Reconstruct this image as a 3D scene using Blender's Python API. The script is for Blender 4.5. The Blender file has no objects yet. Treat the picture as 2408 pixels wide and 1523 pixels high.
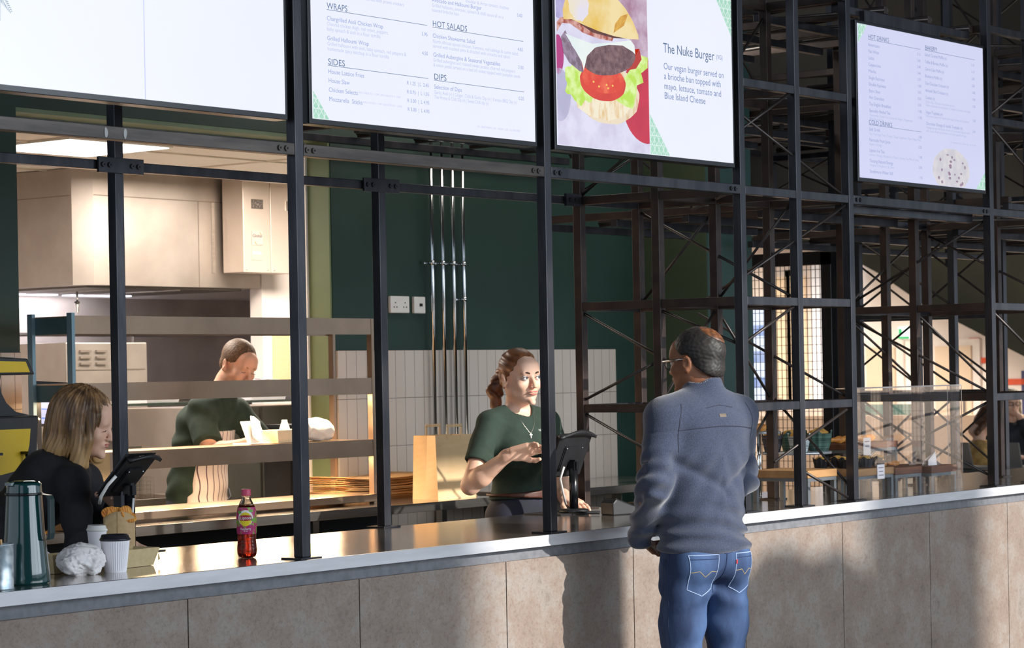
import bpy, bmesh, math, random
import numpy as np
from mathutils import Vector, Matrix, Euler, noise
random.seed(7)
PI = math.pi
sc = bpy.context.scene
COL = sc.collection

# ---------------------------------------------------------------- camera
cam_d = bpy.data.cameras.new('camera'); cam = bpy.data.objects.new('camera', cam_d); COL.objects.link(cam)
sc.camera = cam
yaw, roll = math.radians(38.06), math.radians(-1.044)
cf = Vector((math.cos(yaw), math.sin(yaw), 0)); cr = Vector((math.sin(yaw), -math.cos(yaw), 0)); cu = Vector((0, 0, 1))
cR = math.cos(roll)*cr + math.sin(roll)*cu; cU = -math.sin(roll)*cr + math.cos(roll)*cu
cam.matrix_world = Matrix(((cR.x, cU.x, -cf.x, -5.80317), (cR.y, cU.y, -cf.y, -5.39880), (cR.z, cU.z, -cf.z, 1.59755), (0, 0, 0, 1)))
cam_d.sensor_width = 36.0; cam_d.lens = 5676.0/2408*36; cam_d.shift_y = 115.7/2408
cam_d.clip_start = 0.1; cam_d.clip_end = 200
cam_d.dof.use_dof = True; cam_d.dof.focus_distance = 8.7; cam_d.dof.aperture_fstop = 9.0

# ---------------------------------------------------------------- world, sun, daylight, exposure
sc.view_settings.view_transform = 'Standard'; sc.view_settings.look = 'None'
sc.view_settings.gamma = 1; sc.view_settings.use_curve_mapping = False
sc.view_settings.exposure = 0.0
w = bpy.data.worlds.new('world'); sc.world = w; w.use_nodes = True
bg = w.node_tree.nodes['Background']; bg.inputs[0].default_value = (0.72, 0.84, 1.0, 1); bg.inputs[1].default_value = 0.9

def lamp(kind, name, loc, rot=None, target=None, energy=1, color=(1, 1, 1), size=1, size_y=None, **kw):
    d = bpy.data.lights.new(name, kind); o = bpy.data.objects.new(name, d); COL.objects.link(o); o.location = loc
    d.energy = energy; d.color = color
    if kind == 'AREA':
        d.size = size
        if size_y: d.shape = 'RECTANGLE'; d.size_y = size_y
    elif kind in ('POINT', 'SPOT'): d.shadow_soft_size = size
    if target is not None: o.rotation_euler = (Vector(target)-Vector(loc)).to_track_quat('-Z', 'Y').to_euler()
    elif rot: o.rotation_euler = rot
    for k, v in kw.items(): setattr(d, k, v)
    return o
sun_dir = Vector((-0.13, 1.0, -0.42))
sun = lamp('SUN', 'sun', (0, -20, 12), energy=6.0, color=(1.0, 0.95, 0.88)); sun.rotation_euler = sun_dir.to_track_quat('-Z', 'Y').to_euler(); sun.data.angle = math.radians(0.6)
# sky light coming in through the glazed front of the hall, behind the camera
lamp('AREA', 'daylight_front_glazing', (2.0, -8.6, 3.0), target=(2.5, 0, 1.2), energy=640, color=(0.80, 0.90, 1.0), size=11, size_y=4.2)
# ceiling light panels of the kitchen behind the pass
lamp('AREA', 'kitchen_ceiling_light', (2.55, 4.1, 2.74), rot=(0, 0, 0), energy=80, color=(1.0, 0.89, 0.78), size=1.2, size_y=0.6)
lamp('AREA', 'kitchen_ceiling_light_rear', (4.3, 3.7, 2.74), rot=(0, 0, 0), energy=95, color=(1.0, 0.88, 0.76), size=1.2, size_y=0.6)
# ceiling light over the servery; area lamp added to brighten the far wall
lamp('AREA', 'servery_ceiling_light', (4.2, 1.7, 3.4), rot=(0, 0, 0), energy=26, color=(1.0, 0.9, 0.78), size=2.0, size_y=0.6)
lamp('AREA', 'hall_far_fill', (20.0, 8.0, 6.0), target=(24, 8, 0.5), energy=4600, color=(1.0, 0.95, 0.88), size=9, size_y=8)

# ---------------------------------------------------------------- materials
def lin(h):
    if isinstance(h, str):
        h = h.lstrip('#'); c = [int(h[i:i+2], 16)/255 for i in (0, 2, 4)]
    else: c = list(h)
    return tuple((x/12.92 if x <= .04045 else ((x+.055)/1.055)**2.4) for x in c) + (1.0,)
MATS = {}
def mat(name, col, rough=.5, metal=0., col2=None, nscale=8., nrough=.5, bump=0., bscale=None, emit=None, estr=0., spec=None,
        stretch=(1, 1, 1), contrast=(0.35, 0.65), trans=0., ior=None, alpha=None, sheen=0., coat=0., sss=0.):
    if name in MATS: return MATS[name]
    m = bpy.data.materials.new(name); m.use_nodes = True; nt = m.node_tree; b = nt.nodes['Principled BSDF']; L = nt.links
    b.inputs['Roughness'].default_value = rough; b.inputs['Metallic'].default_value = metal
    c1 = lin(col); c2 = lin(col2) if col2 else tuple(min(1, x*1.12+.002) for x in c1[:3])+(1,)
    tc = nt.nodes.new('ShaderNodeTexCoord'); mp = nt.nodes.new('ShaderNodeMapping'); mp.inputs['Scale'].default_value = stretch
    L.new(tc.outputs['Object'], mp.inputs['Vector'])
    n = nt.nodes.new('ShaderNodeTexNoise'); n.inputs['Scale'].default_value = nscale; n.inputs['Detail'].default_value = 5; n.inputs['Roughness'].default_value = nrough
    L.new(mp.outputs[0], n.inputs['Vector'])
    r = nt.nodes.new('ShaderNodeValToRGB'); r.color_ramp.elements[0].position = contrast[0]; r.color_ramp.elements[1].position = contrast[1]
    r.color_ramp.elements[0].color = c1; r.color_ramp.elements[1].color = c2
    L.new(n.outputs['Fac'], r.inputs['Fac']); L.new(r.outputs[0], b.inputs['Base Color'])
    if bump:
        n2 = nt.nodes.new('ShaderNodeTexNoise'); n2.inputs['Scale'].default_value = bscale or nscale*4; n2.inputs['Detail'].default_value = 4
        L.new(mp.outputs[0], n2.inputs['Vector'])
        bp = nt.nodes.new('ShaderNodeBump'); bp.inputs['Strength'].default_value = bump; bp.inputs['Distance'].default_value = .01
        L.new(n2.outputs['Fac'], bp.inputs['Height']); L.new(bp.outputs[0], b.inputs['Normal'])
    if emit is not None:
        b.inputs['Emission Color'].default_value = lin(emit); b.inputs['Emission Strength'].default_value = estr
    if spec is not None: b.inputs['Specular IOR Level'].default_value = spec
    if trans: b.inputs['Transmission Weight'].default_value = trans
    if ior: b.inputs['IOR'].default_value = ior
    if alpha is not None: b.inputs['Alpha'].default_value = alpha
    if sheen: b.inputs['Sheen Weight'].default_value = sheen
    if coat: b.inputs['Coat Weight'].default_value = coat
    if sss: b.inputs['Subsurface Weight'].default_value = sss; b.inputs['Subsurface Scale'].default_value = .01
    MATS[name] = m; return m
def emat(name, col, s=1.0, col2=None, nscale=20., contrast=(.4, .6), stretch=(1, 1, 1)):
    """what a lit screen shows: an emissive colour with a little procedural mottling"""
    if name in MATS: return MATS[name]
    m = bpy.data.materials.new(name); m.use_nodes = True; nt = m.node_tree; L = nt.links
    b = nt.nodes['Principled BSDF']; b.inputs['Base Color'].default_value = (.02, .02, .02, 1); b.inputs['Roughness'].default_value = .25
    tc = nt.nodes.new('ShaderNodeTexCoord'); mp = nt.nodes.new('ShaderNodeMapping'); mp.inputs['Scale'].default_value = stretch
    L.new(tc.outputs['Object'], mp.inputs['Vector'])
    n = nt.nodes.new('ShaderNodeTexNoise'); n.inputs['Scale'].default_value = nscale; n.inputs['Detail'].default_value = 4; L.new(mp.outputs[0], n.inputs['Vector'])
    r = nt.nodes.new('ShaderNodeValToRGB'); r.color_ramp.elements[0].position = contrast[0]; r.color_ramp.elements[1].position = contrast[1]
    r.color_ramp.elements[0].color = lin(col); r.color_ramp.elements[1].color = lin(col2 or col)
    L.new(n.outputs['Fac'], r.inputs['Fac']); L.new(r.outputs[0], b.inputs['Emission Color']); b.inputs['Emission Strength'].default_value = s
    MATS[name] = m; return m

# ---------------------------------------------------------------- geometry helpers
def V(*a): return Vector(a if len(a) > 1 else a[0])
class MB:
    """collects shapes (world coordinates) and links them as ONE mesh object"""
    def __init__(s): s.bm = bmesh.new(); s.m = 0
    def _mi(s, faces):
        if s.m:
            for f in faces: f.material_index = s.m
    def box(s, x0, x1, y0, y1, z0, z1, bev=0.):
        r = bmesh.ops.create_cube(s.bm, size=1); vs = r['verts']
        for v in vs: v.co = Vector(((x0+x1)/2+v.co.x*(x1-x0), (y0+y1)/2+v.co.y*(y1-y0), (z0+z1)/2+v.co.z*(z1-z0)))
        s._mi({f for v in vs for f in v.link_faces})
        if bev:
            es = list({e for v in vs for e in v.link_edges})
            q = bmesh.ops.bevel(s.bm, geom=es, offset=bev, segments=2, affect='EDGES'); s._mi(q['faces'])
        return s
    def obox(s, c, size, rot, bev=0.):
        n0 = len(s.bm.verts)
        r = bmesh.ops.create_cube(s.bm, size=1); vs = r['verts']; R = rot if isinstance(rot, Matrix) else Euler(rot).to_matrix()
        for v in vs: v.co = Vector((v.co.x*size[0], v.co.y*size[1], v.co.z*size[2]))
        s._mi({f for v in vs for f in v.link_faces})
        if bev:
            es = list({e for v in vs for e in v.link_edges}); q = bmesh.ops.bevel(s.bm, geom=es, offset=bev, segments=2, affect='EDGES'); s._mi(q['faces'])
        s.bm.verts.ensure_lookup_table()
        for v in s.bm.verts[n0:] if not bev else [v for v in s.bm.verts if v.index == -1 or v.index >= n0]:
            v.co = R @ v.co + Vector(c)
        s.bm.verts.index_update()
        return s
    def tube(s, pts, r, n=10, cap=True):
        pts = [Vector(p) for p in pts]; rs = r if isinstance(r, (list, tuple)) else [r]*len(pts); rings = []
        up = None
        for i, p in enumerate(pts):
            a = pts[max(i-1, 0)]; b = pts[min(i+1, len(pts)-1)]; t = (b-a).normalized()
            if up is None: up = Vector((0, 0, 1)) if abs(t.z) < .9 else Vector((1, 0, 0))
            u = t.cross(up).normalized(); v2 = u.cross(t).normalized(); up = v2
            rings.append([s.bm.verts.new(p+rs[i]*(math.cos(2*PI*k/n)*u+math.sin(2*PI*k/n)*v2)) for k in range(n)])
        fs = []
        for i in range(len(rings)-1):
            for k in range(n): fs.append(s.bm.faces.new((rings[i][k], rings[i][(k+1) % n], rings[i+1][(k+1) % n], rings[i+1][k])))
        if cap: fs.append(s.bm.faces.new(rings[0][::-1])); fs.append(s.bm.faces.new(rings[-1]))
        for f in fs[:-2 if cap else None]: f.smooth = n > 6
        s._mi(fs); return s
    def bar(s, a, b, wx, wz, up=(0, 0, 1)):
        a, b = Vector(a), Vector(b); t = (b-a); L = t.length; t.normalize(); u = t.cross(Vector(up)).normalized(); v2 = u.cross(t)
        R = Matrix((u, t, v2)).transposed(); return s.obox((a+b)/2, (wx, L, wz), R)
    def lathe(s, prof, c, n=28, mats=None, sx=1., sy=1.):
        c = Vector(c); rings = []
        for (r, z) in prof: rings.append([s.bm.verts.new(c+Vector((sx*r*math.cos(2*PI*k/n), sy*r*math.sin(2*PI*k/n), z))) for k in range(n)] if r > 1e-6 else [s.bm.verts.new(c+Vector((0, 0, z)))])
        for i in range(len(rings)-1):
            A, B = rings[i], rings[i+1]
            for k in range(n):
                k2 = (k+1) % n
                if len(A) == 1 and len(B) == 1: continue
                if len(A) == 1: f = s.bm.faces.new((A[0], B[k2], B[k]))
                elif len(B) == 1: f = s.bm.faces.new((A[k], A[k2], B[0]))
                else: f = s.bm.faces.new((A[k], A[k2], B[k2], B[k]))
                f.smooth = True; f.material_index = mats[i] if mats else s.m
        if len(rings[0]) > 1: s.bm.faces.new(rings[0][::-1]).material_index = s.m
        if len(rings[-1]) > 1: s.bm.faces.new(rings[-1]).material_index = s.m
        return s
    def prism(s, poly, fn, d0, d1):
        """polygon (u,v) list extruded between depth d0 and d1; fn(u,v,d)->world"""
        A = [s.bm.verts.new(fn(u, v, d0)) for u, v in poly]; B = [s.bm.verts.new(fn(u, v, d1)) for u, v in poly]; n = len(poly)
        fs = [s.bm.faces.new(A[::-1]), s.bm.faces.new(B)]
        for k in range(n): fs.append(s.bm.faces.new((A[k], A[(k+1) % n], B[(k+1) % n], B[k])))
        s._mi(fs); return s
    def quadgrid(s, P, smooth=True, closed=False):
        R = [[s.bm.verts.new(p) for p in row] for row in P]; fs = []
        for i in range(len(R)-1):
            m = len(R[0])
            for j in range(m if closed else m-1): fs.append(s.bm.faces.new((R[i][j], R[i][(j+1) % m], R[i+1][(j+1) % m], R[i+1][j])))
        for f in fs: f.smooth = smooth
        s._mi(fs); return s
    def sphere(s, c, r, n=10, m=14, rot=None):
        r = (r, r, r) if not isinstance(r, (tuple, list)) else r; R = Euler(rot).to_matrix() if rot else Matrix.Identity(3)
        q = bmesh.ops.create_uvsphere(s.bm, u_segments=m, v_segments=n, radius=1)
        for v in q['verts']: v.co = R @ Vector((v.co.x*r[0], v.co.y*r[1], v.co.z*r[2])) + Vector(c)
        fs = {f for v in q['verts'] for f in v.link_faces}
        for f in fs: f.smooth = True
        s._mi(fs); return s
    def addmesh(s, me, M):
        n0 = len(s.bm.verts); f0 = len(s.bm.faces); s.bm.from_mesh(me); s.bm.verts.ensure_lookup_table(); s.bm.faces.ensure_lookup_table()
        for v in s.bm.verts[n0:]: v.co = M @ v.co
        for f in s.bm.faces[f0:]: f.material_index = s.m
        return s
    def jitter(s, amp, scale, seed=0):
        for v in s.bm.verts: v.co += amp*noise.noise_vector(v.co*scale+Vector((seed, 0, 0)))
        return s
    def build(s, name, m, parent=None, label=None, cat=None, group=None, kind=None, smooth=False, recalc=True, bevel=0.):
        if recalc: bmesh.ops.recalc_face_normals(s.bm, faces=s.bm.faces)
        me = bpy.data.meshes.new(name); s.bm.to_mesh(me); s.bm.free()
        return link(name, me, m, parent, label, cat, group, kind, smooth, bevel)
def wloc(o):
    l = Vector(o.location)
    while o.parent: o = o.parent; l += o.location
    return l
def link(name, me, m, parent=None, label=None, cat=None, group=None, kind=None, smooth=False, bevel=0.):
    o = bpy.data.objects.new(name, me); COL.objects.link(o)
    for x in (m if isinstance(m, (list, tuple)) else [m]): me.materials.append(x)
    n = len(me.vertices); co = np.empty(n*3); me.vertices.foreach_get('co', co); co = co.reshape(-1, 3)
    if parent is not None: off = np.array(wloc(parent)); o.parent = parent
    else:
        lo, hi = co.min(0), co.max(0); off = np.array([(lo[0]+hi[0])/2, (lo[1]+hi[1])/2, lo[2]]); o.location = off
    me.vertices.foreach_set('co', (co-off).ravel()); me.update()
    if smooth: me.polygons.foreach_set('use_smooth', [True]*len(me.polygons))
    if bevel:
        b = o.modifiers.new('bevel', 'BEVEL'); b.width = bevel; b.segments = 2; b.limit_method = 'ANGLE'
    tag(o, label, cat, group, kind); return o
def tag(o, label=None, cat=None, group=None, kind=None):
    if label: o['label'] = label
    if cat: o['category'] = cat
    if group: o['group'] = group
    if kind: o['kind'] = kind
    return o
def thing(name, loc, label, cat, group=None):
    o = bpy.data.objects.new(name, None); COL.objects.link(o); o.location = loc; o.empty_display_size = .05
    return tag(o, label, cat, group)
def copy_tree(o, parent=None):
    c = o.copy(); COL.objects.link(c)
    if parent: c.parent = parent
    for ch in [x for x in COL.objects if x.parent == o]: copy_tree(ch, c)
    return c
def B(*a, **k): return MB().box(*a, **k)
def XZ(Y0): return lambda u, v, d: Vector((u, Y0+d, v))       # picture plane facing -Y
def text_mesh(body, align='LEFT', extr=0.):
    cu_ = bpy.data.curves.new('t', 'FONT'); cu_.body = body; cu_.align_x = align; cu_.size = 1; cu_.extrude = extr; cu_.resolution_u = 3
    ob = bpy.data.objects.new('t', cu_); COL.objects.link(ob)
    dg = bpy.context.evaluated_depsgraph_get(); me = bpy.data.meshes.new_from_object(ob.evaluated_get(dg))
    bpy.data.objects.remove(ob); bpy.data.curves.remove(cu_); return me
def write(mb, body, x, z, y, size, x1=None, align='LEFT', M=None):
    """text standing in an XZ plane facing -Y; fitted to end at x1 when given"""
    me = text_mesh(body, align)
    if not len(me.vertices): return
    xs = [v.co.x for v in me.vertices]; wd = max(xs)-min(xs)
    sx = (x1-x)/wd if x1 else size*.82
    M0 = M or Matrix.Translation((x, y, z))
    mb.addmesh(me, M0 @ Matrix(((sx, 0, 0, 0), (0, 0, -1, 0), (0, size, 0, 0), (0, 0, 0, 1)))); bpy.data.meshes.remove(me)

# ---------------------------------------------------------------- smooth solids (people, food): distance fields meshed by surface nets
def smin(a, b, k):
    if k <= 0: return np.minimum(a, b)
    h = np.maximum(k-np.abs(a-b), 0)/k; return np.minimum(a, b)-h*h*k*.25
def smax(a, b, k): return -smin(-a, -b, k)
class SDF:
    """prims: add(kind, ...) in local coordinates; mesh() samples only around each primitive"""
    def __init__(s, res=.005): s.p = []; s.res = res
    def cap(s, a, b, ra, rb=None, k=.02, op='u'): s.p.append(('c', np.array(a, float), np.array(b, float), ra, ra if rb is None else rb, k, op)); return s
    def chain(s, pts, rs, k=.015):
        for i in range(len(pts)-1): s.cap(pts[i], pts[i+1], rs[i], rs[i+1], k)
        return s
    def ell(s, c, r, rot=None, k=.02, op='u'):
        R = np.array(Euler(rot).to_matrix()) if rot is not None else np.eye(3)
        s.p.append(('e', np.array(c, float), np.array(r if hasattr(r, '__len__') else (r, r, r), float), R, None, k, op)); return s
    def box(s, c, h, rot=None, rd=.01, k=.01, op='u'):
        R = np.array(Euler(rot).to_matrix()) if rot is not None else np.eye(3)
        s.p.append(('b', np.array(c, float), np.array(h, float), R, rd, k, op)); return s
    def plane(s, p, n, k=.0, op='i'):
        n = np.array(n, float); n /= np.linalg.norm(n); s.p.append(('p', np.array(p, float), n, None, None, k, op)); return s
    def bb(s, q):
        t, a, b, c, d, k, op = q
        if t == 'c': lo = np.minimum(a-c, b-d); hi = np.maximum(a+c, b+d)
        elif t == 'e': m = np.sqrt(((c*b)**2).sum(1)); lo = a-m; hi = a+m
        elif t == 'b': m = (np.abs(c)*b).sum(1)+d; lo = a-m; hi = a+m
        else: return None
        return lo, hi
    def ev(s, q, P):
        t, a, b, c, d, k, op = q
        if t == 'c':
            ab = b-a; L2 = (ab*ab).sum()+1e-12; h = np.clip(((P-a)@ab)/L2, 0, 1); return np.linalg.norm(P-a-h[..., None]*ab, axis=-1)-(c+(d-c)*h)
        if t == 'e':
            l = (P-a)@c; k0 = np.linalg.norm(l/b, axis=-1); k1 = np.linalg.norm(l/(b*b), axis=-1)+1e-9; return k0*(k0-1)/k1
        if t == 'b':
            l = np.abs((P-a)@c)-b+d; return np.linalg.norm(np.maximum(l, 0), axis=-1)+np.minimum(l.max(-1), 0)-d
        return (P-a)@b
    def mesh(s, name='m', offset=0., disp=None):
        u = [s.bb(q) for q in s.p if q[6] == 'u' and q[0] != 'p']; pad = s.res*4+abs(offset)+.012
        lo = np.min([x[0] for x in u], 0)-pad; hi = np.max([x[1] for x in u], 0)+pad
        n = np.ceil((hi-lo)/s.res).astype(int)+1; F = np.full(n, 1.0)
        ax = [lo[i]+np.arange(n[i])*s.res for i in range(3)]
        for q in s.p:
            k = q[5]; bb_ = s.bb(q)
            if bb_ is None: sl = [slice(0, n[i]) for i in range(3)]
            else:
                m = pad+k+.012; i0 = np.maximum(((bb_[0]-m-lo)/s.res).astype(int), 0); i1 = np.minimum(((bb_[1]+m-lo)/s.res).astype(int)+2, n); sl = [slice(i0[i], i1[i]) for i in range(3)]
                if any(i0 >= i1): continue
            G = np.stack(np.meshgrid(ax[0][sl[0]], ax[1][sl[1]], ax[2][sl[2]], indexing='ij'), -1)
            d = s.ev(q, G); S = F[tuple(sl)]
            F[tuple(sl)] = smin(S, d, k) if q[6] == 'u' else (smax(S, -d, k) if q[6] == 's' else smax(S, d, k))
        if disp is not None or offset:
            near = np.argwhere(np.abs(F-offset) < .06)
            if disp is not None and len(near):
                P = lo+near*s.res; F[tuple(near.T)] += disp(P)
            F -= offset
        # surface nets
        sg = F < 0; c = [sg[i:n[0]-1+i, j:n[1]-1+j, l:n[2]-1+l] for i in (0, 1) for j in (0, 1) for l in (0, 1)]
        cnt = sum(x.astype(np.int8) for x in c); cells = np.argwhere((cnt > 0) & (cnt < 8)); idx = -np.ones(cnt.shape, int); idx[tuple(cells.T)] = np.arange(len(cells))
        acc = np.zeros((len(cells), 3)); num = np.zeros(len(cells))
        cor = [(i, j, l) for i in (0, 1) for j in (0, 1) for l in (0, 1)]
        val = {o: F[cells[:, 0]+o[0], cells[:, 1]+o[1], cells[:, 2]+o[2]] for o in cor}
        for o in cor:
            for a in range(3):
                if o[a] == 0:
                    o2 = list(o); o2[a] = 1; o2 = tuple(o2); v0, v1 = val[o], val[o2]; cr_ = (v0 < 0) != (v1 < 0); t = np.where(cr_, v0/(v0-v1+1e-12), 0)
                    p = np.tile(np.array(o, float), (len(cells), 1)); p[:, a] = t; acc[cr_] += p[cr_]; num[cr_] += 1
        verts = lo+(cells+acc/num[:, None])*s.res; faces = []
        for a in range(3):
            b_, c_ = (a+1) % 3, (a+2) % 3; sl0 = [slice(1, n[i]-1) for i in range(3)]; sl0[a] = slice(0, n[a]-1); sl1 = list(sl0); sl1[a] = slice(1, n[a])
            A = sg[tuple(sl0)]; Bq = sg[tuple(sl1)]; base = np.array([1, 1, 1]); base[a] = 0
            for flip, msk in ((0, A & ~Bq), (1, ~A & Bq)):
                e = np.argwhere(msk)+base; q4 = []
                for db, dc in ((0, 0), (-1, 0), (-1, -1), (0, -1)):
                    p = e.copy(); p[:, b_] += db; p[:, c_] += dc; q4.append(idx[tuple(p.T)])
                q4 = np.stack(q4, 1); faces.append(q4[:, ::-1] if flip else q4)
        faces = np.concatenate(faces); faces = faces[(faces >= 0).all(1)]
        me = bpy.data.meshes.new(name); me.vertices.add(len(verts)); me.vertices.foreach_set('co', verts.ravel())
        me.loops.add(len(faces)*4); me.loops.foreach_set('vertex_index', faces.ravel()); me.polygons.add(len(faces))
        me.polygons.foreach_set('loop_start', np.arange(len(faces))*4)
        me.polygons.foreach_set('use_smooth', np.ones(len(faces), bool)); me.update(calc_edges=True); me.validate(); return me
def xform(me, M):
    n = len(me.vertices); co = np.empty(n*3); me.vertices.foreach_get('co', co); co = co.reshape(-1, 3); A = np.array(M)
    me.vertices.foreach_set('co', (co@A[:3, :3].T+A[:3, 3]).ravel()); me.update(); return me
def nz(P, s, seed=0.):
    """cheap smooth pseudo-noise for cloth folds"""
    x, y, z = P[:, 0]*s, P[:, 1]*s, P[:, 2]*s
    return (np.sin(x*1.7+1.3*np.sin(y*1.1+seed)+z*.9)+np.sin(y*1.9+1.1*np.sin(z*1.3+seed*2)+x*.5)+np.sin(z*2.1+1.2*np.sin(x*.9+seed*3)-y*.7))/3
# ================================================================ materials used all over
steelblk = mat('black_steel', '#2f3036', rough=.30, metal=.6, col2='#434246', nscale=14, bump=.05, stretch=(1, 1, .25))
steelbrn = mat('brown_black_steel', '#2c2321', rough=.42, metal=.4, col2='#40332e', nscale=10, bump=.06)  # browner, rougher version of the black steel
rodm = mat('brace_rod_steel', '#3a3636', rough=.4, metal=.6, col2='#4a4340', nscale=12)
inox = mat('brushed_stainless', '#b9b4ae', rough=.15, metal=.92, col2='#c9c4be', nscale=6, stretch=(1, 12, 12), bump=.015, bscale=60)
inoxm = mat('stainless_sheet', '#a1978f', rough=.42, metal=.8, col2='#b2a9a1', nscale=3)
inoxl = mat('satin_stainless_lip', '#c4c4c8', rough=.5, metal=.25, col2='#cfcfd3', nscale=5, stretch=(1, 8, 8))
dgreen = mat('dark_green_paint', '#1b362e', rough=.5, col2='#1f3c34', nscale=3)
lgreen = mat('sage_green_paint', '#6f7d58', rough=.6, col2='#76855f', nscale=3)
teal = mat('daylit_pier_green', '#2b4a47', rough=.5, col2='#30514d', nscale=3)  # pier front: daylight on the green is put into the colour
olive = mat('warm_lit_pier_green', '#34402c', rough=.6, col2='#3a4631', nscale=2)  # pier side: warm kitchen light on the green is put into the colour
cream = mat('cream_ceiling', '#e6dccf', rough=.8, col2='#eae1d5', nscale=3)
offw = mat('off_white_wall', '#dcd4cf', rough=.75, col2='#e2dad5', nscale=3)
black = mat('black_plastic', '#101114', rough=.25, col2='#16171a', nscale=20)
blackm = mat('matte_black_plastic', '#17171a', rough=.5, col2='#1f1f22', nscale=20)
dark = mat('dark_void_paint', '#141413', rough=.8, col2='#1b1a18', nscale=3)
white = mat('white_plastic', '#e9e7e2', rough=.4, col2='#eeece8', nscale=20)
kraft = mat('kraft_card', '#b99b70', rough=.75, col2='#c3a67c', nscale=60)
chrome = mat('chrome_pipe', '#cfd3d6', rough=.12, metal=1.)

# ================================================================ the room
S = dict(kind='structure')
B(-9, 34, -16, 24, -.1, 0).build('floor', mat('hall_floor', '#7b736b', rough=.35, col2='#8a8178', nscale=2), **S)
# tiled and green painted rear wall of the servery with the pass opening
def tile_mat():
    m = bpy.data.materials.new('tall_white_tiles'); m.use_nodes = True; nt = m.node_tree; L = nt.links; b = nt.nodes['Principled BSDF']
    tc = nt.nodes.new('ShaderNodeTexCoord'); sp = nt.nodes.new('ShaderNodeSeparateXYZ'); L.new(tc.outputs['Object'], sp.inputs[0])
    cb = nt.nodes.new('ShaderNodeCombineXYZ'); L.new(sp.outputs['X'], cb.inputs[0]); L.new(sp.outputs['Z'], cb.inputs[1])
    br = nt.nodes.new('ShaderNodeTexBrick'); L.new(cb.outputs[0], br.inputs['Vector'])
    br.offset = 0; br.squash = 1; br.inputs['Scale'].default_value = 1; br.inputs['Brick Width'].default_value = .0745; br.inputs['Row Height'].default_value = .2425
    br.inputs['Mortar Size'].default_value = .0017; br.inputs['Mortar Smooth'].default_value = .1
    br.inputs['Color1'].default_value = lin('#c9beb2'); br.inputs['Color2'].default_value = lin('#d0c6bb'); br.inputs['Mortar'].default_value = lin('#857b73')
    L.new(br.outputs['Color'], b.inputs['Base Color']); b.inputs['Roughness'].default_value = .16
    bp = nt.nodes.new('ShaderNodeBump'); bp.inputs['Strength'].default_value = .5; bp.inputs['Distance'].default_value = .002; bp.invert = True; L.new(br.outputs['Fac'], bp.inputs['Height']); L.new(bp.outputs[0], b.inputs['Normal'])
    return m
tiles = tile_mat()
W = MB(); W.box(3.05, 5.76, 2.65, 2.8, 0, 3.3); W.box(-2.6, 1.054, 2.65, 2.8, 0, 3.3); W.box(1.054, 3.05, 2.65, 2.8, 2.78, 3.3); W.box(1.054, 3.05, 2.65, 2.8, 0, .96)
W.build('wall_back', dgreen, **S)
B(3.066, 5.425, 2.638, 2.6495, .755, 1.7255).build('wall_back_splashback', tiles, **S)
B(-2.6, 1.05, 2.638, 2.6495, .755, 1.7255).build('wall_back_splashback_left', tiles, **S)
B(3.037, 3.0495, 2.655, 2.795, .96, 2.78).build('trim_1', lgreen, **S)
B(3.025, 3.0495, 2.797, 2.86, .96, 2.78).build('trim_2', mat('bright_white_paint', '#f3ebe2', rough=.6), **S)
B(1.056, 3.036, 2.655, 2.795, 2.76, 2.7795).build('trim_3', mat('sage_green_soffit', '#75866a', rough=.6), **S)
t = MB(); t.box(1.056, 3.03, 2.80, 2.84, 2.735, 2.79)
t.build('trim_4', mat('grey_galvanised_rail', '#8c9a98', rough=.4, metal=.5), **S)
# the pier at the right end of the servery
B(5.76, 6.235, 2.221, 2.80, 0, 3.6).build('wall_pier', [teal], **S)
B(5.752, 5.7598, 2.224, 2.80, 0, 3.6).build('wall_pier_side', olive, **S)
# kitchen behind the pass
B(-2.6, 6.2, 6.1, 6.2, 0, 2.9).build('wall_kitchen_back', offw, **S)
B(4.78, 6.1, 4.80, 4.9, 0, 2.9).build('wall_kitchen_right', offw, **S)
B(-2.7, -2.6, 2.65, 6.2, 0, 3.3).build('wall_kitchen_left', offw, **S)
B(6.1, 6.2, 2.8, 6.1, 0, 2.9).build('wall_kitchen_end', offw, **S)
c = MB(); c.box(-2.6, 6.1, 2.8, 6.1, 2.80, 2.9)
c.build('ceiling_kitchen', cream, **S)
g = MB()
for x in [-.9, .3, 1.5, 2.7, 3.9, 5.1]: g.box(x, x+.024, 2.85, 6.05, 2.792, 2.7999)
for y in [3.3, 3.9, 4.5, 5.1, 5.7]: g.box(-2.5, 6.05, y, y+.024, 2.792, 2.7999)
g.build('trim_5', mat('ceiling_grid_bar', '#d8ccbd', rough=.6), **S)
# hall: dark ceiling high up, far wall, side wall, unseen slabs added outside to keep sun off parts of the counter
B(-9, 34, -8.5, 24, 6.6, 6.7).build('ceiling', dark, **S)
farw = mat('far_wall_cream', '#dccbbd', rough=.8, col2='#e2d2c5', nscale=1)
B(26, 26.2, -4, 24, 0, 6.6).build('wall_far', farw, **S)
B(6.24, 26, 17.0, 17.2, 0, 6.6).build('wall_hall_left', farw, **S)
f = MB()      # glazed front behind the camera: solid part, posts and transoms between the panes
f.box(-9, -2.5, -8.6, -8.4, 0, 6.6)
for x in (2.80, 6.9, 8.9, 10.9, 12.9): f.box(x, x+.1, -8.6, -8.45, 0, 6.6)
f.box(-2.5, 34, -8.6, -8.45, 0, .25); f.box(-2.5, 34, -8.6, -8.45, 5.6, 6.6)
f.build('wall_front', mat('facade_paint', '#55585c', rough=.6), **S)
nb = MB(); nb.box(-30, 4.35, -27, -26.5, 0, 16); nb.box(7.15, 8.25, -27, -26.5, 0, 16)  # slabs added out of view to block the sun
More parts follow.
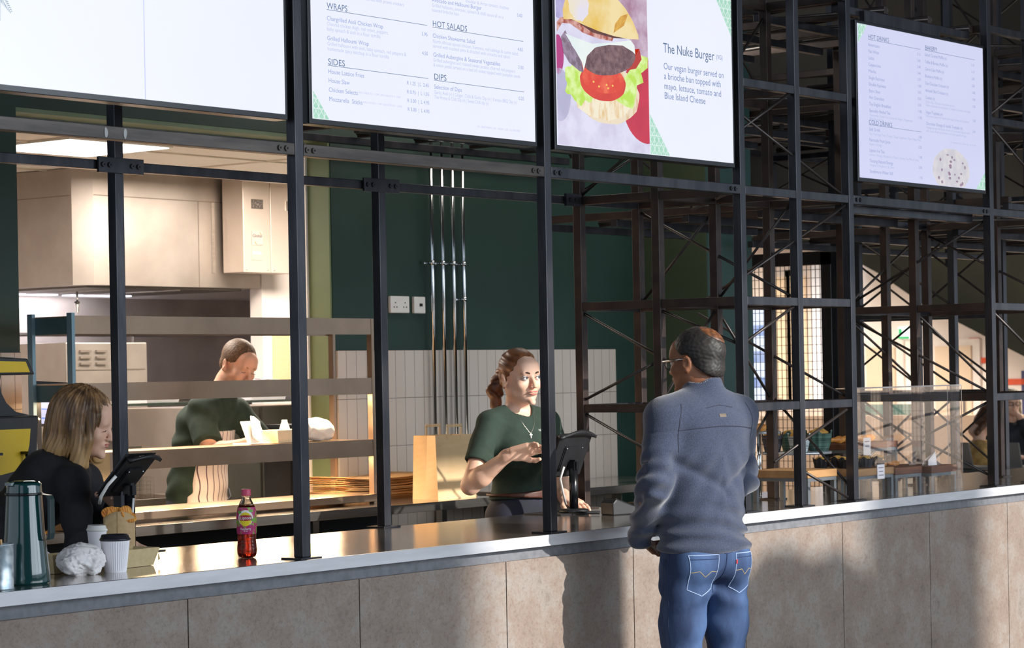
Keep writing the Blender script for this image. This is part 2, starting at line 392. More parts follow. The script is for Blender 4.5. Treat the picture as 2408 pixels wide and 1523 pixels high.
nb.build('wall_added_sun_blocker', mat('sun_blocker_brick', '#8b7a6c', rough=.9), **S)

shade_hedge = SDF(.12)  # foliage added out of view to shade the lower counter front
for (hx, hz, hr) in ((3.95, 3.85, .55), (4.35, 4.05, .45), (4.75, 3.95, .5), (5.2, 3.7, .5), (4.5, 3.0, 1.0), (3.5, 3.1, .6), (5.6, 3.0, .6), (4.5, 1.2, .5)): shade_hedge.ell((hx, -11.0, hz+.95), (hr, .4, hr), k=.1)
link('added_shade_hedge', shade_hedge.mesh('shade_hedge', disp=lambda P: .06*nz(P, 14)), mat('leaf_green', '#3a5a2c', rough=.9), **S)

# ================================================================ counters
T = thing('service_counter', (2.5, .4, 0), 'long service counter with steel top and mottled brown front panels', 'counter')
top = MB(); top.box(-2.4, 12, -.0, .87, .958, 1.0); top.build('worktop', inox, T, bevel=.003)
B(-2.4, 12, -.003, 0., .9585, .999).build('front_lip', inoxl, T)
B(-2.4, 12, .035, .84, .90, .957).build('recess_strip', mat('grey_recess_strip', '#64666b', rough=.6, col2='#74757a', nscale=30), T)
def panel_mat():
    m = bpy.data.materials.new('mottled_oxide_laminate'); m.use_nodes = True; nt = m.node_tree; L = nt.links; b = nt.nodes['Principled BSDF']; b.inputs['Roughness'].default_value = .6
    ge = nt.nodes.new('ShaderNodeNewGeometry')
    def nr(scale, det, c, ro=.72):
        n = nt.nodes.new('ShaderNodeTexNoise'); n.inputs['Scale'].default_value = scale; n.inputs['Detail'].default_value = det; n.inputs['Roughness'].default_value = ro; L.new(ge.outputs['Position'], n.inputs['Vector'])
        r = nt.nodes.new('ShaderNodeValToRGB')
        while len(r.color_ramp.elements) > 1: r.color_ramp.elements.remove(r.color_ramp.elements[-1])
        for i, (p, q) in enumerate(c):
            e = r.color_ramp.elements[0] if i == 0 else r.color_ramp.elements.new(p)
            e.position = p; e.color = lin(q)
        L.new(n.outputs['Fac'], r.inputs['Fac']); return n, r
    n1, r1 = nr(4.5, 10, [(.32, '#574b46'), (.42, '#7e6c61'), (.5, '#87776c'), (.58, '#928c86'), (.7, '#645953')])
    n2, r2 = nr(60, 6, [(.36, '#5e5049'), (.5, '#8a7b6f'), (.64, '#87837f')], .85)
    mx = nt.nodes.new('ShaderNodeMix'); mx.data_type = 'RGBA'; mx.inputs['Factor'].default_value = .5
    L.new(r1.outputs[0], mx.inputs[6]); L.new(r2.outputs[0], mx.inputs[7]); L.new(mx.outputs[2], b.inputs['Base Color'])
    bp = nt.nodes.new('ShaderNodeBump'); bp.inputs['Strength'].default_value = .15; bp.inputs['Distance'].default_value = .003; L.new(n2.outputs['Fac'], bp.inputs['Height']); L.new(bp.outputs[0], b.inputs['Normal'])
    return m
pm = panel_mat(); xs = [-2.14, -1.338]+[-.537+.798*i for i in range(16)]
for i in range(len(xs)-1):
    B(xs[i]+.0025, xs[i+1]-.0025, .018, .034, .07, .915).build('front_panel', pm, T)
B(-2.4, 12, .034, .85, .0, .90).build('carcass', mat('counter_carcass', '#2a2522', rough=.8), T)

def steel_table(name, x0, x1, y0, y1, label, legs, parent_name=None, shelf=True, back=None):
    T = thing(name, ((x0+x1)/2, (y0+y1)/2, 0), label, 'counter')
    B(x0, x1, y0, y1, .958, 1.0).build('worktop', inox, T, bevel=.003)
    for (lx, ly) in legs: B(lx-.02, lx+.02, ly-.02, ly+.02, 0, .957).build('leg', inox, T)
    if shelf: B(x0+.03, x1-.03, y0+.06, y1-.03, .30, .33).build('under_shelf', inoxm, T)
    if back: B(x0+.02, x1-.02, y1-.06, y1-.03, .05, .955).build('back_panel', back, T)
    return T
steel_table('preparation_table', .35, 3.40, 1.89, 2.635, 'stainless steel preparation table under the heated pass, holding the paper bags', [(.9, 1.93), (2.1, 1.93), (3.36, 1.93), (.9, 2.6), (3.36, 2.6)], back=mat('dark_slate_panel', '#20262a', rough=.5))
steel_table('side_worktop', 3.75, 5.40, 1.96, 2.63, 'low stainless worktop against the white tiles behind the till', [(3.8, 2.0), (5.36, 2.0), (3.8, 2.6), (5.36, 2.6)], shelf=False)
B(-.9, .335, 1.70, 2.63, 0, 1.0).build("drinks_cabinet", inoxm, label="stainless cabinet under the drinks dispenser at the far left", cat="cabinet")

# ================================================================ steel frame
def post(x, y, z1, label, m=steelblk, z0=1.0, wdt=.04, plate=True, cat='post', name='steel_post', group=None):
    T = thing(name, (x+wdt/2, y+wdt/2, z0), label, cat, group)
    B(x, x+wdt, y, y+wdt, z0+(.006 if plate else 0), z1).build('shaft', m, T, bevel=.002)
    if plate: B(x-.03, x+wdt+.03, y-.022, y+wdt+.03, z0, z0+.006).build('base_plate', m, T, bevel=.001)
    return T
post(0, .03, 4.2, 'black steel post rising from the counter beside the iced tea bottle')
post(1.35, .03, 4.2, 'black steel post on the counter in front of the dark-haired cashier')
post(-1.35, .03, 4.2, 'black steel post outside the left edge')
post(-.03, .86, 4.2, 'rear black steel post beside the face of the blonde woman')
post(1.35, .85, 4.2, 'rear black steel post at the right end of the heated pass', wdt=.04)
def bolts(T, pts, y, m=steelblk):
    for (x, z) in pts:
        b = MB(); b.tube([(x, y, z), (x, y-.006, z)], .0095, 14); b.build('bolt', m, T)
        q = MB(); q.tube([(x, y-.0062, z), (x, y-.007, z)], .004, 6); q.build('bolt_socket', dark, T)
def beam(x0, x1, y, z0, z1, label, bl=(), m=steelblk, d=.04):
    T = thing('cross_beam', ((x0+x1)/2, y+d/2, z0), label, 'beam')
    B(x0, x1, y, y+d, z0, z1).build('bar', m, T, bevel=.002)
    for x in bl: bolts(T, [(x, (z0+z1)/2), (x+.032, (z0+z1)/2)], y, m)
    return T
grey = mat('worn_steel', '#3c3735', rough=.45, metal=.5, col2='#57504b', nscale=9, bump=.12, bscale=30, stretch=(.4, 1, 3))
beam(-1.31, -.002, .03, 2.325, 2.365, 'worn black cross beam below the blank white screen, two weld marks on it', [-.075], grey)
beam(.042, 1.348, .03, 2.325, 2.365, 'worn black cross beam between two posts under the wraps and sides menu', [.035+.02, 1.28], grey)
beam(1.392, 2.692, .03, 2.325, 2.365, 'cross beam with bolts under the burger screen', [1.415, 2.625])
beam(3.628, 4.948, .03, 2.325, 2.365, 'cross beam with bolts under the hot drinks menu screen', [3.655, 4.885])
w2 = MB()
for x in (-.83, -.752): w2.sphere((x, .0295, 2.345), (.008, .002, .016))
w2.jitter(.002, 60).build('weld_mark', mat('weld_grey', '#a9a8a8', rough=.6), next(o for o in COL.objects if o.name == 'cross_beam'))
# rear row: splice plates at the posts
def rear_beam(x0, x1, label, bx, y=.86):
    T = thing('splice_beam', ((x0+x1)/2, y+.02, 2.325), label, 'beam'); B(x0, x1, y+.004, y+.036, 2.328, 2.362).build('bar', steelblk, T, bevel=.002)
    return T
rear_beam(-1.35, -.032, 'blue-black rear beam left of the rear post in front of the kitchen', None)
rear_beam(.012, 1.348, 'blue-black rear beam crossing in front of the extraction hood and dark green wall', None)
rear_beam(1.392, 2.692, 'blue-black rear beam in front of the four vertical pipes', None)
for x, lab in ((-.01, 'bolted splice plate over the left rear post'), (1.37, 'bolted splice plate over the rear post near the pipes')):
    T = thing('splice_plate', (x, .855, 2.32), lab, 'bracket')
    B(x-.105, x+.105, .848, .8595, 2.318, 2.372).build('plate', steelblk, T, bevel=.001); bolts(T, [(x-.085, 2.345), (x-.055, 2.345), (x+.05, 2.345), (x+.08, 2.345)], .848)
T = thing('splice_plate', (2.64, .855, 2.32), 'short bolted splice plate at the near corner of the lattice tower', 'bracket')
B(2.58, 2.69, .848, .8595, 2.318, 2.372).build('plate', steelblk, T); bolts(T, [(2.61, 2.345), (2.65, 2.345)], .848)
# lattice towers: posts 45 cm apart with rungs and rods
LV = [1.4375, 1.8825, 2.345, 2.795, 3.245, 3.70]
def tower(X, Yr, z0, label, rods, mixed=True, plates=True, skip=(), top=4.2, deckrods=True):
    T = thing('lattice_tower', (X[1]+.02, Yr[1]+.02, z0), label, 'scaffold tower')
    for i, x in enumerate(X):
        for j, y in enumerate(Yr):
            if (i, j) in skip: continue
            m = steelblk if j == 0 else steelbrn
            p = B(x, x+.04, y, y+.04, z0+.006, top).build('post', m, T, bevel=.002)
            if plates: B(x-.03, x+.07, y-.022, y+.07, z0, z0+.006).build('base_plate', m, T)
    for li, z in enumerate(LV):
        for j, y in enumerate(Yr):
            for i in range(len(X)-1):
                if (i, j) in skip or (i+1, j) in skip: continue
                B(X[i]+.041, X[i+1]-.001, y+.002, y+.038, z-.018, z+.018).build('rung', steelblk if j != 1 else steelbrn, T, bevel=.002)
        for i, x in enumerate(X):
            for j in range(len(Yr)-1):
                if (i, j) in skip or (i, j+1) in skip: continue
                B(x+.002, x+.038, Yr[j]+.041, Yr[j+1]-.001, z-.018, z+.018).build('rung', steelbrn, T, bevel=.002)
    for a, b in rods: MB().tube([a, b], .0065, 8).build('brace_rod', rodm, T)
    return T
X1 = [2.694, 3.14, 3.586]; Y1 = [.03, .445, .86]
y = .05
rods1 = [((2.74, y, 1.985), (3.58, y, 2.318)), ((2.74, y, 1.71), (3.13, y, 1.862)), ((3.565, y, 1.41), (2.95, y, 1.20)), ((3.19, y, 1.15), (3.56, y, 1.02)),
         ((2.74, y, 2.66), (3.57, y, 2.36)), ((2.74, y, 2.60), (3.13, y, 2.78)),
         # side faces
         ((2.714, .88, 1.86), (2.714, .06, 1.46)), ((2.714, .88, 1.47), (2.714, .47, 1.64)), ((2.714, .88, 1.42), (2.714, .06, 1.03)),
         ((2.714, .47, 1.86), (2.714, .06, 1.70)), ((2.714, .88, 2.36), (2.714, .47, 2.62)),
         ((3.16, .88, 2.32), (3.16, .06, 1.90)), ((3.16, .46, 2.31), (3.16, .87, 1.90)), ((3.16, .46, 1.90), (3.16, .06, 2.32)),
         ((3.606, .05, 2.32), (3.606, .86, 1.90)), ((3.606, .86, 1.86), (3.606, .06, 1.46)), ((3.606, .45, 1.46), (3.606, .05, 1.05)),
         ((3.17, .465, 1.86), (3.60, .465, 1.46)), ((2.72, .465, 1.46), (3.15, .465, 1.86)), ((3.17, .465, 1.03), (3.60, .465, 1.42)), ((3.17, .88, 1.40), (3.60, .88, 1.03)),
         ((2.72, .88, 2.78), (3.6, .88, 2.36)), ((2.72, .88, 2.38), (3.6, .88, 2.76)), ((3.17, .465, 2.8), (3.6, .465, 3.2)), ((3.17, .465, 3.2), (3.6, .465, 2.82))]
for z in (2.345, 2.795, 3.245):
    rods1 += [((2.73, .07, z), (3.59, .87, z)), ((3.59, .07, z), (2.73, .87, z))]
tower(X1, Y1, 1.0, 'tall black lattice tower standing on the counter right of the customer', rods1, skip=((2, 2),))
X2 = [4.95, 5.40, 5.85]; Y2 = [.03, .445, .86]
rods2 = [((4.97, .06, 2.31), (4.97, .87, 1.90)), ((4.97, .87, 1.86), (4.97, .06, 1.46)), ((4.97, .87, 1.03), (4.97, .06, 1.42)), ((4.97, .06, 1.05), (4.97, .87, 1.42)),
         ((4.99, .05, 1.86), (5.84, .05, 1.47)), ((5.42, .05, 1.03), (5.84, .05, 1.40)), ((4.99, .465, 1.86), (5.84, .465, 1.46)), ((4.99, .88, 1.9), (5.84, .88, 2.32)),
         ((4.99, .88, 1.86), (5.84, .88, 1.46)), ((4.99, .88, 1.03), (5.84, .88, 1.42)), ((5.87, .06, 1.9), (5.87, .87, 2.3)), ((4.99, .05, 2.78), (5.84, .05, 2.37)), ((4.99, .05, 2.82), (5.84, .05, 3.2))]
for z in (2.345, 2.795, 3.245): rods2 += [((4.98, .07, z), (5.85, .87, z)), ((5.85, .07, z), (4.98, .87, z))]
tower(X2, Y2, 1.0, 'second lattice tower at the right edge past the acrylic screen', rods2, skip=((1, 1),))
# high level lattice decks running back between the towers
def deck(x0, x1, y0, y1, z, nx, ny, label, m=steelbrn, T=None):
    T = T or thing('overhead_lattice', ((x0+x1)/2, (y0+y1)/2, z-.02), label, 'lattice')
    for i in range(nx+1):
        x = x0+(x1-x0)*i/nx; B(x, x+.036, y0, y1, z-.018, z+.018).build('joist', m, T, bevel=.002)
    for j in range(ny+1):
        yy = y0+(y1-y0)*j/ny; B(x0, x1, yy, yy+.036, z-.054, z-.0185).build('cross_joist', steelblk, T, bevel=.002)
    for i in range(nx):
        xa, xb = x0+(x1-x0)*i/nx, x0+(x1-x0)*(i+1)/nx
        MB().tube([(xa+.03, y0, z), (xb, y1, z)], .007, 8).build('brace_rod', rodm, T)
        MB().tube([(xb, y0, z), (xa+.03, y1, z)], .007, 8).build('brace_rod', rodm, T)
    return T
deck(3.64, 4.90, .10, 1.75, 2.345, 3, 4, 'low lattice deck behind the beam under the drinks screen')
deck(3.64, 4.90, .10, 1.75, 3.245, 3, 4, 'upper lattice deck behind the drinks screen')
deck(2.70, 4.90, .92, 2.55, 2.795, 5, 4, 'lattice deck level with the lower half of the drinks screen')
def frame_wall(T, P, Q, zs, m, nseg, cross=True):
    P, Q = Vector(P), Vector(Q)
    for i in range(nseg+1):
        a = P.lerp(Q, i/nseg); B(a.x-.02, a.x+.02, a.y-.02, a.y+.02, zs[0], zs[-1]).build('post', m, T)
    for z in zs[1:]: MB().bar((P.x, P.y, z-.022), (Q.x, Q.y, z-.022), .034, .034).build('rung', m, T)
    if cross:
        for i in range(nseg):
            a, b = P.lerp(Q, i/nseg), P.lerp(Q, (i+1)/nseg)
            for k in range(len(zs)-1):
                MB().tube([(a.x, a.y, zs[k]+.02), (b.x, b.y, zs[k+1]-.04)], .0065, 6).build('brace_rod', rodm, T)
                if (i+k) % 2: MB().tube([(b.x, b.y, zs[k]+.02), (a.x, a.y, zs[k+1]-.04)], .0065, 6).build('brace_rod', rodm, T)
BT = thing('scaffold_structure', (7.8, 1.8, 0), 'mass of dark braced steelwork in the background below the top right corner', 'scaffold')
deck(6.3, 9.5, .6, 3.4, 2.50, 6, 5, None, T=BT)
deck(6.3, 9.5, .2, 3.4, 3.1, 6, 5, None, T=BT)
deck(5.9, 9.0, .05, 2.0, 2.345, 5, 3, None, T=BT)
deck(5.9, 9.0, .05, 2.0, 3.245, 5, 3, None, T=BT)
frame_wall(BT, (6.9, .95, 0), (6.9, 2.05, 0), [0.02, .95, 1.46, 1.905, 2.365, 2.83, 3.3, 4.2], steelblk, 2)
frame_wall(BT, (6.30, .95, 0), (6.30, 1.55, 0), [0.02, .95, 1.46, 1.905, 2.365, 2.83, 3.3, 4.2], steelblk, 1)
frame_wall(BT, (8.3, 3.35, 2.05), (8.3, 1.95, 2.05), [2.46, 2.78, 3.05], steelblk, 3)
frame_wall(BT, (9.4, 2.6, 0), (9.4, -.6, 0), [2.3, 2.75, 3.2, 3.7, 4.2], steelblk, 5)
# dark bulkhead boxes high up behind the lattice
B(6.3, 13.0, 3.6, 3.7, 2.62, 6.5).build('wall_upper_bulkhead', mat('brown_bulkhead', '#3a342d', rough=.8, col2='#4a4238', nscale=.6), **S)
B(13.0, 13.1, -5.0, 3.7, 3.0, 6.5).build('wall_upper_right', mat('olive_bulkhead', '#34352a', rough=.8, col2='#403f30', nscale=.5), **S)
# wire mesh door
T = thing('mesh_door', (8.1, 3.0, 0), 'tall wire mesh door in a black frame behind the lattice tower', 'door')
fy0, fy1, fz = 2.78, 3.62, 2.37
fr = MB(); fr.box(8.08, 8.13, fy0, fy0+.075, 0, fz); fr.box(8.08, 8.13, fy1-.06, fy1, 0, fz); fr.box(8.08, 8.13, fy0, fy1, fz-.09, fz); fr.box(8.08, 8.13, fy0, fy1, .02, .12)
fr.build('frame', black, T)
me_ = MB(); k = fy0+.075+.02
while k < fy1-.06: me_.box(8.103, 8.107, k, k+.0035, .1, fz-.08); k += .034
k = .14
while k < fz-.09: me_.box(8.1005, 8.1045, fy0+.05, fy1-.05, k, k+.0035); k += .0555
me_.build('wire_mesh', mat('mesh_wire', '#3b2a22', rough=.5, metal=.4), T)
B(8.135, 8.15, fy0-.012, fy0+.003, 0, fz+.01).build('edge_highlight', mat('painted_highlight', '#d8dade', rough=.4), T)  # pale strip painted as the highlight down the door edge

# ================================================================ screens
scrw = emat('screen_white', '#eaedfb', .98, '#edf0fc', nscale=1.2)
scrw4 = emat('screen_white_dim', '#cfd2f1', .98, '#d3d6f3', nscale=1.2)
inkd = emat('screen_ink_dark', '#4c6a92', 1.0); inkm = emat('screen_ink_mid', '#8e9fd2', 1.0); inkl = emat('screen_ink_light', '#bcc3e6', 1.0)
mint = emat('screen_mint', '#9fd3bb', 1.0, '#a9dac2', 40); mintl = emat('screen_mint_lines', '#e2efee', 1.0)
def screen(x0, x1, z0, z1, label, glass, y=.03, bz=.014):
    T = thing('menu_screen', ((x0+x1)/2, y+.03, z0), label, 'screen')
    B(x0-bz, x1+bz, y+.002, y+.06, z0-bz-.004, z1+bz).build('housing', black, T, bevel=.002)
    B(x0, x1, y, y+.0019, z0, z1).build('display', glass, T)
    return T
s1 = screen(-1.255, -.045, 2.456, 3.14, 'blank white screen at the top left corner with a small fern leaf', scrw)
s2 = screen(.087, 1.296, 2.452, 3.14, 'menu screen listing wraps, sides, hot salads and dips', scrw)
s3 = screen(1.433, 2.645, 2.450, 3.14, 'screen advertising a vegan burger with a large burger picture', scrw)
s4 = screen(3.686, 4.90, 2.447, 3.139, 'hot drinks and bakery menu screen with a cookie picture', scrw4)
yt = .0293
def ink(T, items, m, name, y=yt):
    one = {'menu_headings': 'menu_heading', 'menu_items': 'menu_line', 'menu_descriptions': 'menu_description', 'advert_text': 'advert_line', 'advert_title': 'advert_heading', 'cookie_chocolate_chips': 'chocolate_chip'}.get(name, name)
    for it in items:
        mb = MB()
        if it[0] == 't': write(mb, it[1], it[2], it[3], y, it[4], it[5] if len(it) > 5 else None)
        elif it[0] == 'l': mb.box(it[1], it[2], y-.0001, y, it[3], it[3]+it[4])
        elif it[0] == 'p': mb.prism(it[1], XZ(y), -.0001, 0)
        o = mb.build('rule_line' if it[0] == 'l' and one == 'menu_heading' else one, m, T, recalc=False)
    return o
def tri_lattice(T, tri, cell, y=yt):
    """mint triangle with a white lattice of lines, clipped to a triangle"""
    ink(T, [('p', tri)], mint, 'corner_motif', y)
    (ax, az), (bx, bz_), (cx, cz) = tri
    def inside(p):
        def s(p1, p2, p3): return (p1[0]-p3[0])*(p2[1]-p3[1])-(p2[0]-p3[0])*(p1[1]-p3[1])
        d = [s(p, tri[0], tri[1]), s(p, tri[1], tri[2]), s(p, tri[2], tri[0])]; return all(q >= -1e-7 for q in d) or all(q <= 1e-7 for q in d)
    mb = MB(); x0, x1 = min(ax, bx, cx), max(ax, bx, cx); z0, z1 = min(az, bz_, cz), max(az, bz_, cz); n = 0
    lines = []
    k = x0
    while k < x1+cell: lines.append(((k, z0), (k, z1))); k += cell
    k = z0
    while k < z1+cell: lines.append(((x0, k), (x1, k))); k += cell*1.25
    k = z0-(x1-x0)*2
    while k < z1+(x1-x0)*2: lines.append(((x0, k), (x1, k+(x1-x0)*1.25))); lines.append(((x0, k), (x1, k-(x1-x0)*1.25))); k += cell*1.25
    for a, b in lines:
        ins = [i for i in range(161) if inside((a[0]+(b[0]-a[0])*i/160, a[1]+(b[1]-a[1])*i/160))]
        if len(ins) < 3: continue
        p = [(a[0]+(b[0]-a[0])*i/160, a[1]+(b[1]-a[1])*i/160) for i in (ins[0], ins[-1])]
        d = Vector((p[1][0]-p[0][0], p[1][1]-p[0][1])); 
        if d.length < .004: continue
        d.normalize(); q = Vector((-d.y, d.x))*.0011
        mb.prism([(p[0][0]+q.x, p[0][1]+q.y), (p[1][0]+q.x, p[1][1]+q.y), (p[1][0]-q.x, p[1][1]-q.y), (p[0][0]-q.x, p[0][1]-q.y)], XZ(y-.0004), -.0001, 0)
    mb.build('corner_motif_lines', mintl, T, recalc=False)
# blank screen: the divider line and a fern leaf
ink(s1, [('l', -.6675, -.6645, 2.457, .68)], emat('lilac_line', '#bcc2ee', 1.), 'divider_line')
fern = MB()
for (bx_, bz2, ang, L_) in ((-1.245, 2.735, -50, .085), (-1.25, 2.70, -75, .06)):
    a = math.radians(ang); d = Vector((math.cos(a), math.sin(a))); 
    for k in range(14):
        t_ = k/13; p = Vector((bx_, bz2))+d*L_*t_; ll = .028*(1-t_*.75)
        for sgn in (1, -1):
            b_ = a+sgn*.95; e = p+Vector((math.cos(b_), math.sin(b_)))*ll; q = Vector((-math.sin(b_), math.cos(b_)))*.0017
            fern.prism([(max(p.x, -1.254), p.y), (max((p.x+e.x)/2+q.x, -1.254), (p.y+e.y)/2+q.y), (max(e.x, -1.254), e.y), (max((p.x+e.x)/2-q.x, -1.254), (p.y+e.y)/2-q.y)], XZ(yt), -.0001, 0)
fern.build('fern_leaf_picture', emat('fern_grey', '#7d99a3', 1.), s1, recalc=False)
# wraps / sides / salads menu
def T_(s, x, z, sz, x1=None): return ('t', s, x, z, sz, x1)
ink(s2, [T_('WRAPS', .164, 2.8235, .030, .267), ('l', .164, .684, 2.8195, .0017), T_('SIDES', .165, 2.6375, .030, .248), ('l', .165, .685, 2.6335, .0017),
         T_('HOT SALADS', .712, 2.8205, .030, .903), ('l', .712, 1.233, 2.8165, .0017), T_('DIPS', .715, 2.6345, .030, .782), ('l', .715, 1.233, 2.6305, .0017)], inkd, 'menu_headings')
ink(s2, [T_('Chargrilled Aioli Chicken Wrap', .163, 2.785, .021, .447), T_('Grilled Halloumi Wrap', .163, 2.719, .021, .371), T_('House Lattice Fries', .165, 2.608, .021, .344), T_('House Slaw', .166, 2.578, .021, .270),
         T_('Chicken Selects', .166, 2.547, .021, .311), T_('Mozzarella  Sticks', .166, 2.516, .021, .333), T_('Avocado and Halloumi Burger', .712, 2.907, .021, .99), T_('Chicken Shawarma Salad', .712, 2.781, .021, .947),
         T_('Grilled Aubergine & Seasonal Vegetables', .713, 2.7145, .021, 1.092), T_('Selection of Dips', .715, 2.602, .021, .869),
         T_('3.95', .652, 2.782, .018, .683), T_('4.50', .653, 2.715, .018, .684), T_('R 1.25  | L  2.45', .568, 2.604, .018, .685), T_('R 0.75  |  L 1.35', .568, 2.573, .018, .685), T_('R 3.00  |  L 4.95', .569, 2.543, .018, .686), T_('R 3.00  |  L 4.95', .570, 2.513, .018, .686),
         T_('5.00', 1.198, 2.905, .018, 1.229), T_('4.85', 1.198, 2.780, .018, 1.229), T_('3.50', 1.199, 2.714, .018, 1.230), T_('0.25', 1.199, 2.600, .018, 1.230)], inkm, 'menu_items')
ink(s2, [T_('Charred chicken thigh, red onion, peppers,', .163, 2.7675, .018, .474), T_('baby spinach & aioli in a flour tortilla', .163, 2.7505, .018, .432), T_('Grilled halloumi with aioli, baby spinach, red peppers &', .163, 2.7015, .018, .567), T_('homemade spicy ketchup in a flour tortilla', .164, 2.6845, .018, .475),
         T_('served with prawn crackers', .362, 2.873, .018, .560), T_('Grilled halloumi, avocado, spinach & chilli sauce all on a', .711, 2.889, .018, 1.117), T_('toasted brioche bun', .711, 2.8725, .018, .86), T_('cheddar & Arran tomato chutney', .90, 2.925, .018, 1.15),
         T_('North African spiced chicken, hummus, red cabbage & cumin salad,', .712, 2.7625, .018, 1.202), T_('served with toasted pitta & drizzled with sriracha and tahini', .712, 2.7460, .018, 1.15), T_('Grilled aubergine and roasted sweet potato, charred red peppers', .713, 2.6970, .018, 1.18), T_('& onion petals served on a bed of rocket topped with pumpkin seeds', .713, 2.6800, .018, 1.21),
         T_('Garlic Aioli (v) | Ginger, Chilli & Garlic Dip (v) | Korean BBQ Dip (v)', .715, 2.5835, .018, 1.186), T_('Thai Honey & Chilli Dip (v) | Sweet Chilli dip (v)', .715, 2.567, .018, 1.02),
         T_('(V) - VEGETARIAN | (VG) - VEGAN | (GF) - GLUTEN FREE', .954, 2.482, .010, 1.204), T_('REG 4 SELECTS + 1 DIP | LRG 8 SELECTS + 2 DIPS', .317, 2.5535, .009, .534), T_('REG 4 STICKS + 1 DIP | LRG 8 STICKS + 2 DIPS', .339, 2.522, .009, .540)], inkl, 'menu_descriptions')
tri_lattice(s2, [(.088, 2.546), (.088, 2.4525), (.168, 2.4525)], .027)
# burger advert
T = s3
navy = emat('screen_navy_text', '#4a6690', 1.)
navl = emat('screen_blue_text', '#6d83b4', 1.)
ink(T, [T_('The Nuke Burger', 2.142, 2.8625, .056, 2.512)], navy, 'advert_title')
ink(T, [T_('(VG)', 2.527, 2.871, .027, 2.572), T_('Our vegan burger served on', 2.143, 2.796, .038, 2.578), T_('a brioche bun topped with', 2.145, 2.757, .038, 2.556), T_('mayo, lettuce, tomato and', 2.145, 2.7175, .038, 2.556), T_('Blue Island Cheese', 2.145, 2.679, .038, 2.438)], navl, 'advert_text')
tri_lattice(T, [(2.528, 3.125), (2.6445, 3.125), (2.6445, 2.972)], .030)
tri_lattice(T, [(2.041, 2.612), (2.041, 2.4515), (2.180, 2.4515)], .030)
def blob(cx, cz, rx, rz, a0=0, a1=360, n=40, wob=0., seed=0, lobes=9, rot=0.):
    pts = []
    for i in range(n):
        a = math.radians(a0+(a1-a0)*i/(n-1 if a1-a0 < 360 else n)); r = 1+wob*math.sin(a*lobes+seed)+wob*.6*math.sin(a*(lobes*1.7)+seed*2)
        x, z = rx*r*math.cos(a), rz*r*math.sin(a); pts.append((cx+x*math.cos(rot)-z*math.sin(rot), cz+x*math.sin(rot)+z*math.cos(rot)))
    return pts
def pic(poly, m, layer, name='burger_picture'):
    mb = MB(); mb.prism(poly, XZ(yt-.0003*layer), -.0001, 0); return mb.build(name, m, s3, recalc=False)
def clipx(poly, lo, hi): return [(min(max(x, lo), hi), z) for x, z in poly]
L0, R0 = 1.4345, 2.0335
pic([(L0, 2.4515), (2.0385, 2.4515), (R0, 3.139), (L0, 3.139)], emat('pic_tablecloth', '#cfc9e2', 1., '#dedcf0', 14, (.35, .65)), 0, 'picture_background')
pic([(R0-.17, 3.139), (R0-.20, 3.0), (R0-.1, 2.86), (2.035, 2.82), (2.0335, 3.139)], emat('pic_mauve', '#a67a93', 1., '#c9b3c6', 9), 1)
pic(clipx([(L0, 3.139), (L0, 2.93), (1.475, 2.92), (1.5, 3.0), (1.52, 3.139)], L0, R0), emat('pic_lilac', '#a9a0cf', 1., '#c9bfe0', 9), 1)
pic(clipx(blob(2.02, 2.66, .17, .17), 1.7, 2.0365), emat('pic_pinkred', '#c8203f', 1., '#b8163a', 6), 1)
pic(clipx(blob(1.445, 2.79, .035, .075), L0, 1.6), emat('pic_magenta', '#b0307c', 1.), 1)
pic(clipx(blob(1.45, 2.64, .07, .10), L0, 1.6), emat('pic_greyshadow', '#b1aecb', 1., '#c0bddb', 6), 1)
pic(blob(1.755, 2.665, .215, .115, wob=.012), emat('pic_bottom_bun', '#e9d9bd', 1., '#c98a3a', 13, (.55, .78), (3, 1, 1)), 2)
pic([(1.545, 2.65), (1.56, 2.60), (1.64, 2.572), (1.76, 2.562), (1.86, 2.585), (1.93, 2.64), (1.95, 2.70), (1.6, 2.70)], emat('pic_bun_cream', '#f1e6cc', 1., '#dba94e', 16, (.5, .8), (3, 1, 1)), 3)
pic(blob(1.585, 2.70, .10, .085, wob=.10, lobes=7, seed=1), emat('pic_lettuce', '#b9e04a', 1., '#dcf2a0', 26), 4)
pic([(1.85, 2.72), (1.93, 2.79), (1.99, 2.835), (2.032, 2.83), (2.03, 2.79), (1.985, 2.765), (2.0, 2.73), (1.955, 2.715), (1.95, 2.68), (1.925, 2.62), (1.87, 2.628), (1.80, 2.65)], emat('pic_lettuce', '#b9e04a', 1.), 4)
pic([(1.50, 2.80), (1.64, 2.72), (1.95, 2.78), (1.99, 2.82), (1.975, 2.86), (1.90, 2.78), (1.7, 2.70), (1.52, 2.77)], emat('pic_tomato_dark', '#b52a16', 1.), 5)
pic(blob(1.728, 2.708, .150, .072, wob=.006), emat('pic_tomato_rim', '#c8261a', 1., '#d93a22', 9), 6)
pic(blob(1.728, 2.722, .138, .056), emat('pic_tomato', '#dc3a1f', 1., '#ee6a44', 22, (.45, .75)), 7)
for i, (a, b_) in enumerate([(1.665, 2.705), (1.70, 2.69), (1.76, 2.688), (1.79, 2.70), (1.75, 2.70)]): pic(blob(a, b_, .006, .004), emat('pic_seed', '#f3c25c', 1.), 8)
patt = emat('pic_patty', '#5b3a40', 1., '#8a6a6c', 45, (.35, .7))
pic([(1.462, 2.858), (1.49, 2.885), (1.53, 2.83), (1.585, 2.79), (1.60, 2.735), (1.575, 2.738), (1.51, 2.765), (1.475, 2.80)], emat('pic_patty_edge', '#75606f', 1., '#97839a', 40), 8)
pic(blob(1.775, 2.800, .172, .060, wob=.010, seed=2, rot=.17), patt, 9)
